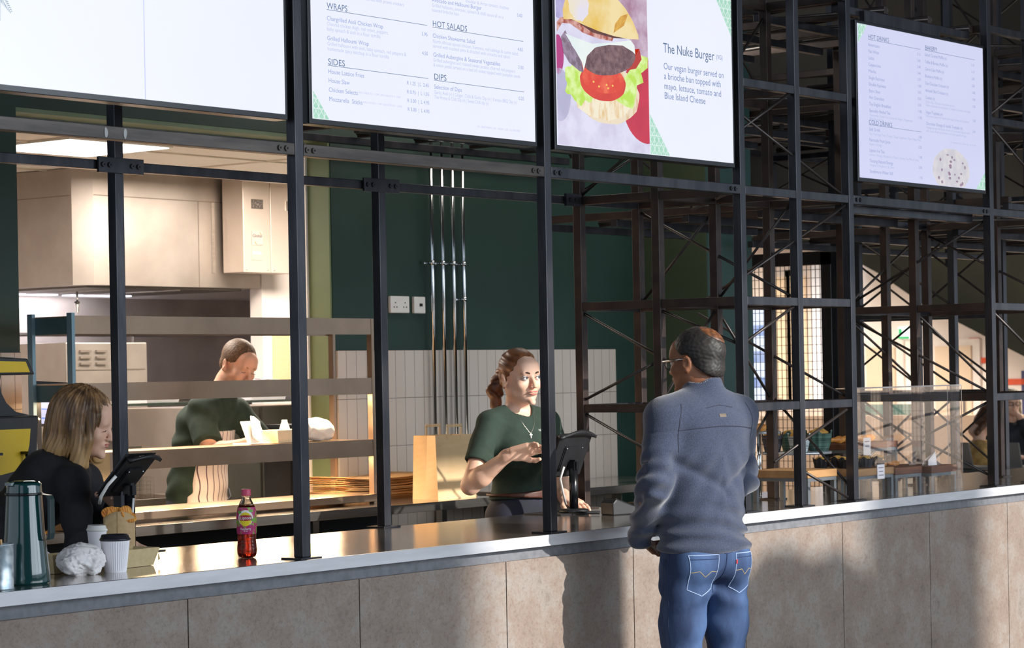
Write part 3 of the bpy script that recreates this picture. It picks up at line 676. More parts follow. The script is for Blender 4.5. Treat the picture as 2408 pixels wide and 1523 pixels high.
pic([(1.488, 2.872), (1.56, 2.862), (1.66, 2.85), (1.80, 2.868), (1.915, 2.888), (1.94, 2.87), (1.945, 2.835), (1.925, 2.845), (1.86, 2.862), (1.77, 2.856), (1.68, 2.838), (1.625, 2.80), (1.602, 2.742), (1.59, 2.775), (1.545, 2.82)], emat('pic_cheese', '#dde9ea', 1., '#e9f0ec', 8), 10)
pic([(1.436, 2.875), (1.47, 2.91), (1.52, 2.912), (1.60, 2.886), (1.70, 2.873), (1.79, 2.872), (1.80, 2.885), (1.72, 2.90), (1.62, 2.918), (1.52, 2.94), (1.46, 2.93), (1.436, 2.91)], emat('pic_bacon', '#a3452c', 1., '#d9a9a0', 38, (.4, .62)), 11)
pic([(1.50, 2.93), (1.56, 2.925), (1.66, 2.893), (1.80, 2.885), (1.96, 2.897), (1.955, 2.91), (1.7, 2.93), (1.55, 2.955)], emat('pic_gap', '#3c1c22', 1., '#6a3322', 30), 12)
bun = [(1.478, 2.925), (1.474, 2.96), (1.49, 3.00), (1.53, 3.045), (1.60, 3.075), (1.70, 3.078), (1.80, 3.055), (1.88, 3.01), (1.93, 2.965), (1.965, 2.915), (1.968, 2.896), (1.90, 2.891), (1.80, 2.893), (1.70, 2.902), (1.60, 2.917), (1.53, 2.93)]
pic(bun, emat('pic_bun', '#e3b93a', 1., '#eed9a0', 7, (.35, .6)), 13)
pic(blob(1.575, 2.99, .065, .062, wob=.04), emat('pic_bun_shine', '#e2dcea', 1., '#e9dfc9', 8), 14)
pic([(1.80, 2.905), (1.87, 2.94), (1.90, 2.99), (1.85, 2.975), (1.81, 2.94)], emat('pic_bun_brown', '#c98a26', 1., '#e0b040', 30), 14)
# drinks and bakery menu
ink(s4, [T_('HOT DRINKS', 3.780, 3.0775, .030, 3.969), ('l', 3.78, 4.269, 3.0735, .0017), T_('COLD DRINKS', 3.773, 2.691, .030, 3.985), ('l', 3.773, 4.262, 2.688, .0017), T_('BAKERY', 4.313, 3.078, .030, 4.43), ('l', 4.313, 4.812, 3.074, .0017)], emat('ink4d', '#5c719c', 1.), 'menu_headings')
hot = [('Americano', '2.15', .105), ('Flat White', '2.60', .095), ('Latte', '2.40', .05), ('Cappuccino', '2.40', .11), ('Mocha', '2.70', .065), ('Single Espresso', '1.85', .145), ('Double Espresso', '2.05', .155), ('Extra Shot', '0.50', .10), ('Hot Chocolate', '2.50', .135), ('Tea English Breakfast', '1.85', .20), ('Speciality Herbal Tea', '1.95', .19)]
it = []
for i, (n_, p_, wd) in enumerate(hot):
    z = 3.044-.0297*i; it += [T_(n_, 3.779, z, .021, 3.779+wd), T_(p_, 4.235, z+.001, .017, 4.266)]
for i, (n_, p_, wd) in enumerate([('Soft Drink', '1.80', .10), ('Fairtrade Fruit Juice', '2.20', .19), ('Lipton Ice Tea', '1.90', .135), ('Tenzing Natural Energy', '2.00', .215), ('Strathmore Water Still', '1.70', .21)]):
    z = 2.662-.0475*i; it += [T_(n_, 3.774, z, .021, 3.774+wd), T_(p_, 4.232, z-.004, .017, 4.262)]
bak = [('Salted Caramel Muffin (v)', '2.10', .215, 0), ('Toffee & Banana Muffin (v)', '2.15', .225, 0), ('Carrot Cake Muffin (v)', '2.00', .185, 0), ('Blueberry Muffin (v)', '2.00', .165, 0), ('Duo Chocolate Croissant (v)', '1.85', .23, 0), ('Almond Filled Croissant (v)', '1.90', .225, 0), ('Cookies (v)', '1.50', .09, 0), ('Vegan Traybake (v)', '1.50', .165, .035), ('Chocolate Orange & Vanilla Traybake (v)', '2.45', .365, .054)]
for i, (n_, p_, wd, off) in enumerate(bak):
    z = 3.048-.0335*i-off; it += [T_(n_, 4.309, z, .021, 4.309+wd), T_(p_, 4.775, z-.006, .017, 4.807)]
ink(s4, it, emat('ink4m', '#8b97c6', 1.), 'menu_items')
ink(s4, [T_('Chamomile | Green Tea | Lemon & Ginger | Peppermint', 3.779, 2.728, .016, 4.18), T_('Wild Berry & Chai', 3.779, 2.712, .016, 3.91), T_('7up | 7up Sugar Free | Tango | Tango Sugarfree | Pepsi | Pepsi Max', 3.774, 2.644, .016, 4.255), T_('Apple | Orange', 3.774, 2.597, .016, 3.89),
         T_('Lemon | Mango | Raspberry | Peach | Green Tea Mint & Lime', 3.774, 2.549, .016, 4.23), T_('Original | Raspberry & Yuzu', 3.774, 2.502, .016, 3.995), T_('Choc chip | Double chocolate chunk |', 4.309, 2.829, .016, 4.60), T_('White chocolate & macadamia | Cranberry & white chocolate', 4.309, 2.813, .016, 4.76),
         T_('Flavoured banana bar laced with maple syrup and cinnamon', 4.309, 2.763, .016, 4.74), T_('Orange sponge filled with shards of chocolate topped with a', 4.309, 2.709, .016, 4.755), T_('soft cheese frosting sprinkled with chocolate & orange', 4.309, 2.693, .016, 4.71), T_('(V) - VEGETARIAN | (VG) - VEGAN | (GF) - GLUTEN FREE', 4.55, 2.655, .010, 4.81)], emat('ink4l', '#aab2d8', 1.), 'menu_descriptions')
cz = blob(4.553, 2.525, .186, .103, wob=.012, seed=3); cz = [(x, max(z, 2.4485)) for x, z in cz]
ink(s4, [('p', cz)], emat('pic_cookie', '#c9c6cf', 1., '#d8d3d6', 18), 'cookie_picture')
random.seed(3); ch = []
for i in range(26):
    a, r = random.random()*6.28, math.sqrt(random.random())*.85; x, z = 4.553+r*.18*math.cos(a), 2.525+r*.1*math.sin(a)
    if z > 2.456: ch.append(('p', blob(x, z, .006+.008*random.random(), .004+.005*random.random(), n=8)))
ink(s4, ch, emat('pic_choc', '#8c7488', 1., '#a08da4', 90), 'cookie_chocolate_chips', yt-.0004)
m4 = mint
tri_lattice(s4, [(3.688, 3.1375), (3.772, 3.1375), (3.688, 3.047)], .034)
tri_lattice(s4, [(4.8985, 2.4485), (4.8985, 2.532), (4.805, 2.4485)], .034)
B(3.83, 4.55, .075, .10, 3.155, 3.215).build('screen_mount', steelblk, label='dark mounting rail above the drinks menu screen', cat='bracket')
# ================================================================ kitchen
T = thing('ceiling_light', (2.55, 3.92, 2.78), 'square ceiling light panel glowing above the kitchen', 'light')
B(2.2, 2.9, 3.6, 4.25, 2.786, 2.799).build('frame', white, T)
B(2.215, 2.885, 3.615, 4.235, 2.783, 2.7855).build('diffuser', emat('light_panel_glow', '#fff4e6', 9.), T)
# extraction canopy
T = thing('extraction_hood', (3.95, 5.4, 2.13), 'large stainless steel extraction hood hanging under the kitchen ceiling', 'extractor hood')
hx0, hx1, hy0, hy1, hz0, hz1 = 3.363, 4.766, 4.80, 6.05, 2.125, 2.795
hm = MB()
pts = [(hx0, hy1), (hx0, hy0+.10), (hx0+.07, hy0), (hx1, hy0), (hx1, hy1)]
hm.prism(pts, lambda u, v, d: Vector((u, v, d)), hz0+.012, hz1); hm.build('canopy', inoxm, T)
B(hx0+.10, hx1-.06, hy0+.10, hy1-.1, hz0, hz0+.011).build('filter_tray', mat('hood_underside', '#6d6862', rough=.35, metal=.7), T)
for x in (3.75, 4.2): B(x, x+.012, hy0+.12, hy1-.12, hz0-.006, hz0-.0002).build('filter_rail', inox, T)
sm = MB(); sm.box(hx0+.075, hx1, hy0-.002, hy0-.0002, 2.640, 2.645); sm.box(4.252, 4.256, hy0-.002, hy0-.0002, hz0+.012, 2.64); sm.build('panel_seam', mat('seam_dark', '#7d736a', rough=.5, metal=.5), T)
sm = MB(); sm.box(hx0-.002, hx0-.0002, hy0+.11, hy1-.05, 2.640, 2.645); sm.build('panel_seam', MATS['seam_dark'], T)
B(4.36, 4.385, hy0-.004, hy0-.0003, 2.22, 2.64).build('reflective_panel_edge', inox, T)
B(4.50, 4.56, hy0-.03, hy0-.001, 2.24, 2.795).build('gap_shade_panel', dark, T)  # dark panel standing for the shade in the gap beside the cabinet
for x in (3.75, 4.35): B(x-.25, x+.25, 5.75, 5.83, hz0-.008, hz0-.0003).build('hood_light_strip', emat('hood_tube', '#f0ecff', 2.), T)
lamp('AREA', 'hood_light', (4.1, 5.6, hz0-.02), rot=(math.radians(20), 0, 0), energy=28, color=(.93, .90, 1.0), size=1.2, size_y=.3)
for (x, yy) in ((3.66, 5.2), (3.98, 5.2)):
    Tn = thing('spray_nozzle', (x, yy, 1.98), 'small chrome fire suppression nozzle hanging under the hood, '+('left of the two' if x < 3.8 else 'right of the two'), 'nozzle')
    MB().tube([(x, yy, 2.118), (x, yy, 2.06)], .007, 10).build('pipe', chrome, Tn); MB().lathe([(.006, 1.99), (.012, 2.0), (.012, 2.035), (.016, 2.04), (.016, 2.058), (.008, 2.06)], (x, yy, 0), 14).build('nozzle', chrome, Tn)
# electrical cabinet at the hood's right end
T = thing('control_box', (4.66, 4.68, 2.222), 'tall beige metal fire suppression cabinet with labels beside the hood', 'cabinet')
cb = mat('cabinet_beige_steel', '#cdbfb3', rough=.38, metal=.5, col2='#d6c9be', nscale=3)
B(4.425, 4.653, 4.60, 4.77, 2.222, 2.79).build('left_door', cb, T, bevel=.003); B(4.657, 4.885, 4.60, 4.77, 2.222, 2.79).build('right_door', cb, T, bevel=.003)
for x0 in (4.49, 4.79):
    B(x0, x0+.10, 4.594, 4.5995, 2.60, 2.655).build('label_frame', inox, T); B(x0+.006, x0+.094, 4.592, 4.5938, 2.606, 2.649).build('label_plate', mat('label_black', '#2b2725', rough=.4, col2='#8a7f78', nscale=130), T)
B(4.49, 4.585, 4.596, 4.5995, 2.385, 2.468).build('maker_plate', mat('plate_grey', '#a89f98', rough=.5), T)
mb = MB(); write(mb, 'Global', 4.497, 2.430, 4.5955, .026, 4.575); mb.build('maker_lettering', dark, T, recalc=False)
arcm = MB()
for (cx_, cz_, a0_) in ((4.555, 2.448, -20), (4.533, 2.402, 170)):
    arcm.tube([(cx_+.012*math.cos(math.radians(a0_+k*12)), 4.595, cz_+.012*math.sin(math.radians(a0_+k*12))) for k in range(9)], .0016, 6)
arcm.build('maker_swirl', mat('orange_print', '#c8873a'), T)
B(4.49, 4.585, 4.597, 4.5995, 2.295, 2.378).build('embossed_plate', cb, T); mb = MB(); write(mb, 'ANSUL', 4.497, 2.33, 4.5965, .024, 4.575); mb.build('embossed_lettering', white, T, recalc=False)
for x in (4.447, 4.625, 4.68): MB().sphere((x, 4.598, 2.24), .006).build('screw', inox, T)
# stainless wall sheets
T = thing('stainless_splashback', (5.0, 6.08, .9), 'stainless steel wall sheets behind the cooking line under the hood', 'splashback')
B(3.9, 5.98, 6.07, 6.095, .9, 2.12).build('sheet', inoxm, T); B(3.9, 5.98, 6.05, 6.069, 1.885, 1.90).build('shelf_rail', inox, T)
for x in (4.9,): B(x, x+.008, 6.06, 6.069, .9, 1.885).build('joint_strip', inox, T)
# ovens and fryers on the cooking line
T = thing('oven', (3.72, 5.2, .0), 'stainless steel oven with louvred side vents behind the pass', 'oven')
B(3.30, 3.92, 4.9, 5.5, .05, 1.815).build('body', inoxm, T, bevel=.006)
B(3.32, 3.90, 4.895, 4.8995, 1.66, 1.665).build('door_seam', MATS['seam_dark'], T)
for i in range(2):
    for j in range(3): B(3.40+.12*i, 3.48+.12*i, 4.885, 4.8995, 1.69+.035*j, 1.702+.035*j).build('louvre', MATS['seam_dark'], T)
T = thing('cooking_range', (4.8, 5.3, 0), 'low stainless cooking range along the kitchen rear wall', 'cooker')
B(4.0, 5.7, 4.95, 5.7, .05, 1.02).build('body', inoxm, T, bevel=.006); B(4.0, 5.7, 5.5, 5.6, 1.021, 1.5).build('upstand', MATS['hood_underside'], T)
T = thing('fryer', (2.55, 3.75, 0), 'stainless deep fryer with a hanging wire basket behind the cook', 'fryer')
f = MB(); f.box(2.15, 3.0, 3.5, 3.52, .05, 1.0); f.box(2.15, 3.0, 3.98, 4.0, .05, 1.25); f.box(2.15, 2.17, 3.5, 4.0, .05, 1.0); f.box(2.98, 3.0, 3.5, 4.0, .05, 1.0); f.box(2.15, 3.0, 3.5, 4.0, .7, .72)
f.build('body', inoxm, T)
MB().tube([(2.2, 3.97, 1.13), (2.98, 3.97, 1.13)], .012, 10).build('hanging_rail', chrome, T)
for bx0 in (2.33, 2.62):
    b = MB()
    for k in range(9):
        u = bx0+.2*k/8
        b.box(u-.001, u+.001, 3.70, 3.702, .97, 1.10); b.box(u-.001, u+.001, 3.90, 3.902, .97, 1.10); b.box(u-.001, u+.001, 3.70, 3.90, .969, .971)
    for k in range(7):
        v = .97+.13*k/6; b.box(bx0, bx0+.2, 3.70, 3.702, v-.001, v+.001); b.box(bx0, bx0+.2, 3.90, 3.902, v-.001, v+.001); b.box(bx0, bx0+.002, 3.70, 3.90, v-.001, v+.001); b.box(bx0+.198, bx0+.2, 3.70, 3.90, v-.001, v+.001)
    b.build('wire_basket', chrome, T)
# right part behind the pass: big fridge front, toaster, trays on a shelf, board on the wall
T = thing('upright_fridge', (4.15, 4.35, 0), 'tall brushed steel fridge behind the cook', 'fridge')
B(3.62, 4.75, 4.25, 4.79, .08, 1.44).build('body', inoxm, T, bevel=.006); B(4.18, 4.186, 4.243, 4.2495, .1, 1.43).build('door_seam', MATS['seam_dark'], T)
T = thing('contact_grill', (3.38, 3.22, .95), 'beige and black countertop toaster at the right end of the pass', 'toaster')
B(3.255, 3.40, 3.1, 3.35, .951, 1.145, .02).build('body', cb, T); B(3.405, 3.56, 3.1, 3.35, .951, 1.13, .02).build('dark_lid', blackm, T); B(3.256, 3.27, 3.06, 3.099, 1.0, 1.06).build('handle', black, T)
B(3.3, 3.75, 2.95, 3.5, .0, .95).build('toaster_stand', inoxm, label='stainless cabinet carrying the countertop toaster', cat='cabinet')
B(4.86, 4.99, 4.775, 4.797, 1.50, 1.86).build('notice_board', mat('manila_card', '#d3bf92', rough=.8, col2='#dcc99e', nscale=4, stretch=(.3, 1, 30)), label='yellow card chart fixed to the kitchen wall beside the electrical cabinet', cat='chart')
T = thing('wall_shelf', (4.1, 4.0, 1.44), 'steel shelf behind the cook loaded with trays and wrapping paper', 'shelf')
B(2.55, 4.7, 3.95, 4.24, 1.462, 1.474).build('shelf_board', inox, T)
for x in (2.58, 4.64): B(x, x+.03, 4.0, 4.20, 0, 1.461).build('leg', inox, T)
def tubbox(x, y, z, sx, sy, h, m, name, label, cat, lid=None):
    T = thing(name, (x, y, z), label, cat); mb = MB()
    b, t = .44, .5; P = []
    for (f_, zz) in ((b, 0), (t, h), (t*.95, h), (b*.9, .006)): P.append([Vector((x+sx*f_*a, y+sy*f_*c_, z+zz)) for a, c_ in ((-1, -1), (1, -1), (1, 1), (-1, 1))])
    mb.quadgrid(P, smooth=False, closed=True); mb.bm.faces.new([mb.bm.verts.new(p) for p in P[0][::-1]]); mb.build('tub', m, T)
    if lid: MB().box(x-sx*.52, x+sx*.52, y-sy*.52, y+sy*.52, z+h, z+h+.012, .004).build('lid', lid, T)
    return T
tubbox(3.17, 4.08, 1.475, .26, .2, .055, mat('clear_tub', '#d8d8dc', rough=.25), 'food_tub', 'translucent plastic tub with a white lid on the shelf left of the cook', 'tub', white)
B(3.10, 3.22, 4.0, 4.12, 1.545, 1.558).build('paper_sheets', white, label='white paper sheets on top of the plastic tub', cat='paper')
tubbox(3.98, 4.08, 1.475, .30, .2, .06, mat('light_grey_tray', '#b9b9c0', rough=.4), 'food_tub', 'grey tray on the shelf right of the cook heaped with printed paper', 'tub')
mb = MB()
for i in range(9): mb.obox((3.97+.02*math.sin(i*2), 4.08, 1.542+.006*i), (.24, .16, .003), (0, .04*math.sin(i), .2*math.sin(i*3)))
mb.build('printed_paper_stack', mat('printed_paper', '#ded8dc', rough=.8, col2='#8d6f80', nscale=26, contrast=(.55, .62)), label='loose stack of white paper printed in plum on the grey tray', cat='paper')
tubbox(4.33, 4.08, 1.475, .22, .2, .065, mat('dark_grey_tub', '#55535a', rough=.5), 'food_tub', 'dark grey tub at the right end of the kitchen shelf', 'tub')
g = MB(); g.tube([(4.50, 4.05, 1.48), (4.53, 4.05, 1.55), (4.50, 4.05, 1.60)], .02, 10); g.build('tape_gun', blackm, label='black label gun standing at the shelf end near the post', cat='label gun')
T = thing('weighing_scale', (3.2, 3.0, .95), 'small counter scale with a green lit number display behind the white boxes', 'scale')
B(3.08, 3.19, 2.90, 3.14, 0, .949).build('pedestal', inoxm, T); B(3.02, 3.28, 2.92, 3.12, .95, 1.36, .01).build('body', blackm, T)
B(3.03, 3.25, 2.912, 2.9195, 1.32, 1.355).build('display_panel', mat('display_silver', '#a8aaa2', rough=.4), T)
mb = MB(); write(mb, '8888 888', 3.06, 1.33, 2.911, .018, 3.21); mb.build('lit_digits', emat('lcd_green', '#9be23c', 1.2), T, recalc=False)

# ---------------------------------------------------------------- the heated pass (gantry)
T = thing('heated_pass', (1.79, 2.22, 1.0), 'three tier stainless heated pass with glowing lamps standing on the preparation table', 'heated gantry')
gx0, gx1, gy0, gy1 = .876, 2.706, 2.10, 2.37
shelfm = mat('warm_reflection_steel', '#a88f78', rough=.28, metal=.88, col2='#b89e86', nscale=4)  # warm light reflected from the kitchen is put into the steel colour
bluesteel = mat('blue_grey_steel_post', '#7f97a0', rough=.4, metal=.6)
for z0, z1 in ((1.791, 1.866), (1.512, 1.588), (1.221, 1.300)):
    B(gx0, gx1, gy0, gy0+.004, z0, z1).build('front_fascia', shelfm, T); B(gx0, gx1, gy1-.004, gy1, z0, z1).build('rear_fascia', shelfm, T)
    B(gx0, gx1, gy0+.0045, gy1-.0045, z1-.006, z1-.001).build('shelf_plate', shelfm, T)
    B(gx0, gx0+.004, gy0+.0045, gy1-.0045, z0, z1-.0065).build('end_plate', mat('end_plate_slate', '#4f6668', rough=.45, metal=.5), T)
for yy in (gy0-.002, gy1-.028): B(gx0-.018, gx0-.0005, yy, yy+.03, 1.0, 1.878).build('upright', bluesteel, T)
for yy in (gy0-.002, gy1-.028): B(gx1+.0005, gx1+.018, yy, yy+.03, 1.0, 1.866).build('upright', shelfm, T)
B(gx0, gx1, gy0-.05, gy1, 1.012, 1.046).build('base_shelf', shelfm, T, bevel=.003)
glow = emat('heat_lamp_glow', '#ffd9a0', 22.)
for z0, n_ in ((1.512, 5), (1.221, 5)):
    for k in range(n_):
        x = gx0+.22+k*(gx1-gx0-.44)/(n_-1)
        lm = MB().tube([(x-.075, gy0+.10, z0+.012), (x+.075, gy0+.10, z0+.012)], .008, 8).build('heat_lamp_tube', glow, T)
        B(x-.09, x+.09, gy0+.085, gy0+.115, z0+.028, z0+.034).build('lamp_reflector', chrome, T)
        lamp('AREA', 'heat_lamp_light', (x, gy0+.13, z0+.002), rot=(0, 0, 0), energy=7.0, color=(1.0, .72, .45), size=.2, size_y=.1)
for k in range(5):
    x = gx0+.22+k*.35; MB().tube([(x-.05, gy0+.10, 1.803), (x+.05, gy0+.10, 1.803)], .006, 8).build('unlit_lamp_tube', chrome, T)
# food boxes on the pass
wb = mat('white_card', '#f3efe8', rough=.7, col2='#f7f4ee', nscale=20)
T = thing('burger_box', (2.0, 2.2, 1.301), 'open white cardboard food box propped up on the heated pass', 'food box')
MB().obox((1.975, 2.19, 1.352), (.10, .11, .006), (math.radians(70), 0, math.radians(20))).build('lid', wb, T)
MB().obox((2.03, 2.20, 1.365), (.09, .008, .11), (math.radians(-15), math.radians(18), .3), .003).build('side_flap', wb, T)
MB().obox((2.09, 2.25, 1.385), (.07, .008, .07), (math.radians(-25), math.radians(18), .4), .003).build('back_flap', wb, T)
MB().box(1.94, 2.07, 2.15, 2.26, 1.301, 1.306).build('base', wb, T)
tubbox(2.225, 2.22, 1.301, .20, .12, .058, mat('cream_card', '#ecdcb8', rough=.7), 'food_tray', 'cream cardboard food tray in the middle of the heated pass shelf', 'tray')
bb = SDF(.004); bb.ell((2.45, 2.23, 1.345), (.105, .08, .062), k=0); bb.ell((2.335, 2.2, 1.36), (.04, .04, .05), k=.03); bb.plane((0, 0, 1.304), (0, 0, -1))
link('wrapped_burger', bb.mesh('wrapped_burger', disp=lambda P: .004*nz(P, 70)), mat('greaseproof_paper', '#f4efe6', rough=.6, bump=.2, bscale=60), label='paper wrapped burger bun at the right end of the heated pass', cat='burger')
bt = MB().lathe([(.001, 0), (.022, 0), (.024, .06), (.016, .085), (.013, .09), (.013, .10), (.001, .10)], (2.33, 2.31, 1.301), 16)
bt.build('sauce_pot', wb, label='small white sauce bottle between the food tray and the wrapped burger', cat='sauce bottle')
# flat paper bags stacked on the table, the upright bag, and the bag behind the woman
bagm = mat('brown_paper', '#b98f5e', rough=.8, col2='#c79d6b', nscale=9, bump=.1, bscale=40)
random.seed(5)
for i in range(22):
    z = 1.0025+i*.0048; mb = MB(); cx_, cy_ = 3.0+.02*random.uniform(-1, 1), 2.42+.015*random.uniform(-1, 1)
    G = []
    for a in range(9):
        row = []
        for b_ in range(5):
            x, yy = cx_+(a/8-.5)*.60, cy_+(b_/4-.5)*.30; lift = .018*max(0, abs(a/8-.5)*2-.55)*(i/22)*2+.0006*math.sin(a*2+i); row.append(Vector((x, yy, z+lift)))
        G.append(row)
    mb.quadgrid(G); o = mb.build('flat_paper_bag', bagm, label='flat folded brown paper bag in the stack on the preparation table', cat='paper bag', group='stack of flat paper bags against the tiles')
    s_ = o.modifiers.new('solid', 'SOLIDIFY'); s_.thickness = .0022; s_.offset = 0
def paper_bag(x0, x1, y0, y1, z0, h, label, m, gus=.3):
    T = thing('paper_bag', ((x0+x1)/2, (y0+y1)/2, z0), label, 'paper bag'); mb = MB(); N = 10
    P = []
    for k in range(N+1):
        t_ = k/N; sag = .006*math.sin(t_*9); c_ = .012*t_
        P.append([Vector(p) for p in ((x0, y0+c_, z0+h*t_), ((x0+x1)/2+sag, y0+c_+.004*math.sin(t_*7), z0+h*t_), (x1, y0+c_, z0+h*t_), (x1-.022*t_, (y0+y1)/2, z0+h*t_), (x1, y1-c_, z0+h*t_), ((x0+x1)/2, y1-c_, z0+h*t_), (x0, y1-c_, z0+h*t_), (x0+.022*t_, (y0+y1)/2, z0+h*t_))])
    mb.quadgrid(P, smooth=False, closed=True); mb.bm.faces.new([mb.bm.verts.new(p) for p in P[0]])
    o = mb.build('bag_body', m, T); s_ = o.modifiers.new('solid', 'SOLIDIFY'); s_.thickness = .0015
    for yy in (y0+.012, y1-.014):
        hb = MB(); cx_ = (x0+x1)/2; wd = .05
        hb.bar((cx_-wd, yy, z0+h-.03), (cx_-wd, yy, z0+h+.04), .014, .002, (0, 1, 0)); hb.bar((cx_+wd, yy, z0+h-.03), (cx_+wd, yy, z0+h+.04), .014, .002, (0, 1, 0)); hb.bar((cx_-wd-.007, yy, z0+h+.045), (cx_+wd+.007, yy, z0+h+.045), .002, .014)
        hb.build('handle', m, T)
    return T
paper_bag(3.045, 3.335, 1.99, 2.15, 1.001, .305, 'upright brown paper carrier bag with flat handles beside the cashier', mat('painted_lit_paper', '#d3b285', rough=.8, col2='#dabb90', nscale=9))  # paler copy of the bag paper, its lit look put into the colour
paper_bag(.66, .90, 1.92, 2.04, 1.001, .30, 'brown paper carrier bag partly hidden behind the blonde woman', bagm)
B(3.20, 3.38, 2.02, 2.10, 1.001, 1.006).build('kraft_bag_base', kraft, label='folded kraft card lying at the end of the preparation table', cat='card')
# crisps in yellow bags and the tablet at the left
tabm = emat('tablet_screen', '#c2c8f5', 1.0, '#cdd2f8', 3)
T = thing('order_tablet', (1.05, 2.35, 1.046), 'black framed order tablet with a pale blue list behind the blonde woman', 'tablet')
def rotp(pts, c, a): return [c+Matrix.Rotation(a, 3, 'Y') @ (Vector(p)-c) for p in pts]
c0 = Vector((1.06, 2.42, 1.50)); ry = Matrix.Rotation(math.radians(3), 3, 'Y')
MB().obox(c0, (.25, .02, .19), ry, .004).build('frame', black, T); MB().obox(c0+Vector((0, -.0115, -.006)), (.22, .002, .155), ry).build('display', tabm, T)
for k in range(4): MB().obox(c0+Vector((-.08, -.0132, .058-.038*k)), (.045, .001, .006), ry).build('list_bar', emat('tablet_violet', '#6a5fd0' if k else '#5b8ff0', 1.), T)
B(.925, .95, 2.40, 2.44, 1.30, 1.60).build('bracket', black, T); MB().tube([(.93, 2.40, 1.58), (.895, 2.40, 1.53), (.90, 2.40, 1.46), (.94, 2.40, 1.44)], .005, 8).build('white_cable', white, T)
B(.905, .93, 2.405, 2.44, 1.046, 1.45).build('stand_arm', black, T)
ym = mat('yellow_wrapper', '#cfa52a', rough=.35, col2='#e5c45a', nscale=12, bump=.3)
for i in range(4):
    a = SDF(.004); a.box((.66+.068*i, 2.28, 1.058), (.03, .05, .055), (0, .15*math.sin(i*2), .2), .012, k=0)
    link('yellow_packet', a.mesh('yellow_packet', disp=lambda P: .004*nz(P, 60, i)), ym, label='shiny yellow packet in the row behind the blonde woman', cat='packet', group='yellow packets beside the tablet')

# ---------------------------------------------------------------- wall fittings
T = thing('double_socket', (3.54, 2.63, 1.915), 'white double power socket on the dark green wall', 'socket')
B(3.465, 3.611, 2.630, 2.6375+.0125, 1.915, 2.001).build('plate', white, T, bevel=.004)
for cx_ in (3.50, 3.575):
    for dx, dz in ((-.011, -.01), (.011, -.01), (0, .012)): B(cx_+dx-.003, cx_+dx+.003, 2.6285, 2.6298, 1.955+dz-.003, 1.955+dz+.003).build('pin_hole', dark, T)
T = thing('fused_switch', (3.695, 2.63, 1.914), 'white single fused switch right of the double socket', 'switch')
B(3.650, 3.738, 2.630, 2.65, 1.914, 2.0).build('plate', white, T, bevel=.004); B(3.69, 3.71, 2.626, 2.6298, 1.95, 1.965).build('switch_rocker', dark, T)
for i, x in enumerate((3.767, 3.853, 3.94, 4.024)):
    T = thing('steel_conduit', (x, 2.6, 1.0), ['leftmost', 'second', 'third', 'rightmost'][i]+' of the four shiny vertical conduits running down the tiled wall', 'pipe')
    MB().tube([(x, 2.605, 1.001), (x, 2.605, 3.25)], .0105, 14).build('pipe', chrome, T)
    for z in (2.175,)+((1.99,) if i == 3 else ()):
        MB().tube([(x, 2.605, z-.012), (x, 2.605, z+.012)], .015, 12).build('coupling', chrome, T); B(x-.045, x+.012, 2.622, 2.6375, z-.006, z+.006).build('saddle', chrome, T)

# ================================================================ left end of the counter
T = thing('drinks_dispenser', (-.1, 1.9, 1.0), 'large black and yellow drinks dispenser at the left edge of the servery', 'drinks machine')
XD = lambda Y0: (lambda u, v, d: Vector((u, Y0+d, v)))
yel = mat('dispenser_yellow', '#d9b300', rough=.45, col2='#e0bb08', nscale=8)
dx = .305
MB().prism([(-.6, 1.625), (dx+.03, 1.625), (dx-.005, 1.688), (-.02, 1.705), (-.6, 1.72)], XD(1.72), 0, .30).build('hood_box', blackm, T, bevel=.006)
MB().prism([(-.59, 1.635), (dx+.0, 1.635), (dx-.02, 1.675), (-.59, 1.695)], XD(1.715), 0, .0045).build('hood_panel', yel, T)
nk = [(-.6, 1.6245), (.20, 1.6245), (.195, 1.60), (.20, 1.56), (.225, 1.52), (.27, 1.485), (dx+.04, 1.47), (-.6, 1.47)]
MB().prism(nk, XD(1.76), 0, .22).build('neck', black, T)
MB().prism([(-.6, 1.0), (dx+.02, 1.0), (dx+.03, 1.25), (dx+.045, 1.4695), (-.6, 1.4695)], XD(1.72), 0, .34).build('lower_body', blackm, T, bevel=.008)
pl = [(-.6, 1.42), (dx-.005, 1.42), (dx-.012, 1.36), (dx-.03, 1.30), (dx-.08, 1.262), (dx-.15, 1.25), (-.6, 1.25)]
MB().prism(pl, XD(1.712), 0, .0075).build('front_panel', yel, T)
for x in (.105, .27):
    t = MB(); t.box(x-.022, x+.022, 1.668, 1.711, 1.325, 1.335); t.tube([(x-.012, 1.69, 1.325), (x-.006, 1.69, 1.29)], .005, 8); t.tube([(x+.018, 1.69, 1.325), (x+.018, 1.69, 1.295)], .005, 8); t.build('tap_lever', black, T)
T = thing('vacuum_jug', (-1.07, .15, 1.0), 'tall glossy dark green vacuum jug with a black handle on the counter', 'jug')
jg = mat('glossy_dark_green', '#123a3a', rough=.12, col2='#14403f', nscale=10, coat=1.)
jx, jy = -1.062, .16
MB().lathe([(.001, .0), (.073, 0), (.0745, .008), (.070, .05), (.060, .15), (.0545, .24), (.052, .285), (.0515, .296), (.046, .303), (.046, .292), (.001, .288)], (jx, jy, 1.0), 40).build('jug_body', jg, T)
MB().lathe([(.0556, .262), (.0566, .264), (.0566, .268), (.0556, .27)], (jx, jy, 1.0), 40).build('collar_ring', black, T)
h = MB(); hd = Vector((.35, -.94, 0)).normalized(); hp = []
for (r_, z_) in ((.050, .268), (.088, .262), (.094, .250), (.094, .15), (.090, .132), (.060, .128)): hp.append(Vector((jx, jy, 1.0))+hd*r_+Vector((0, 0, z_)))
sd = Vector((-hd.y, hd.x, 0))
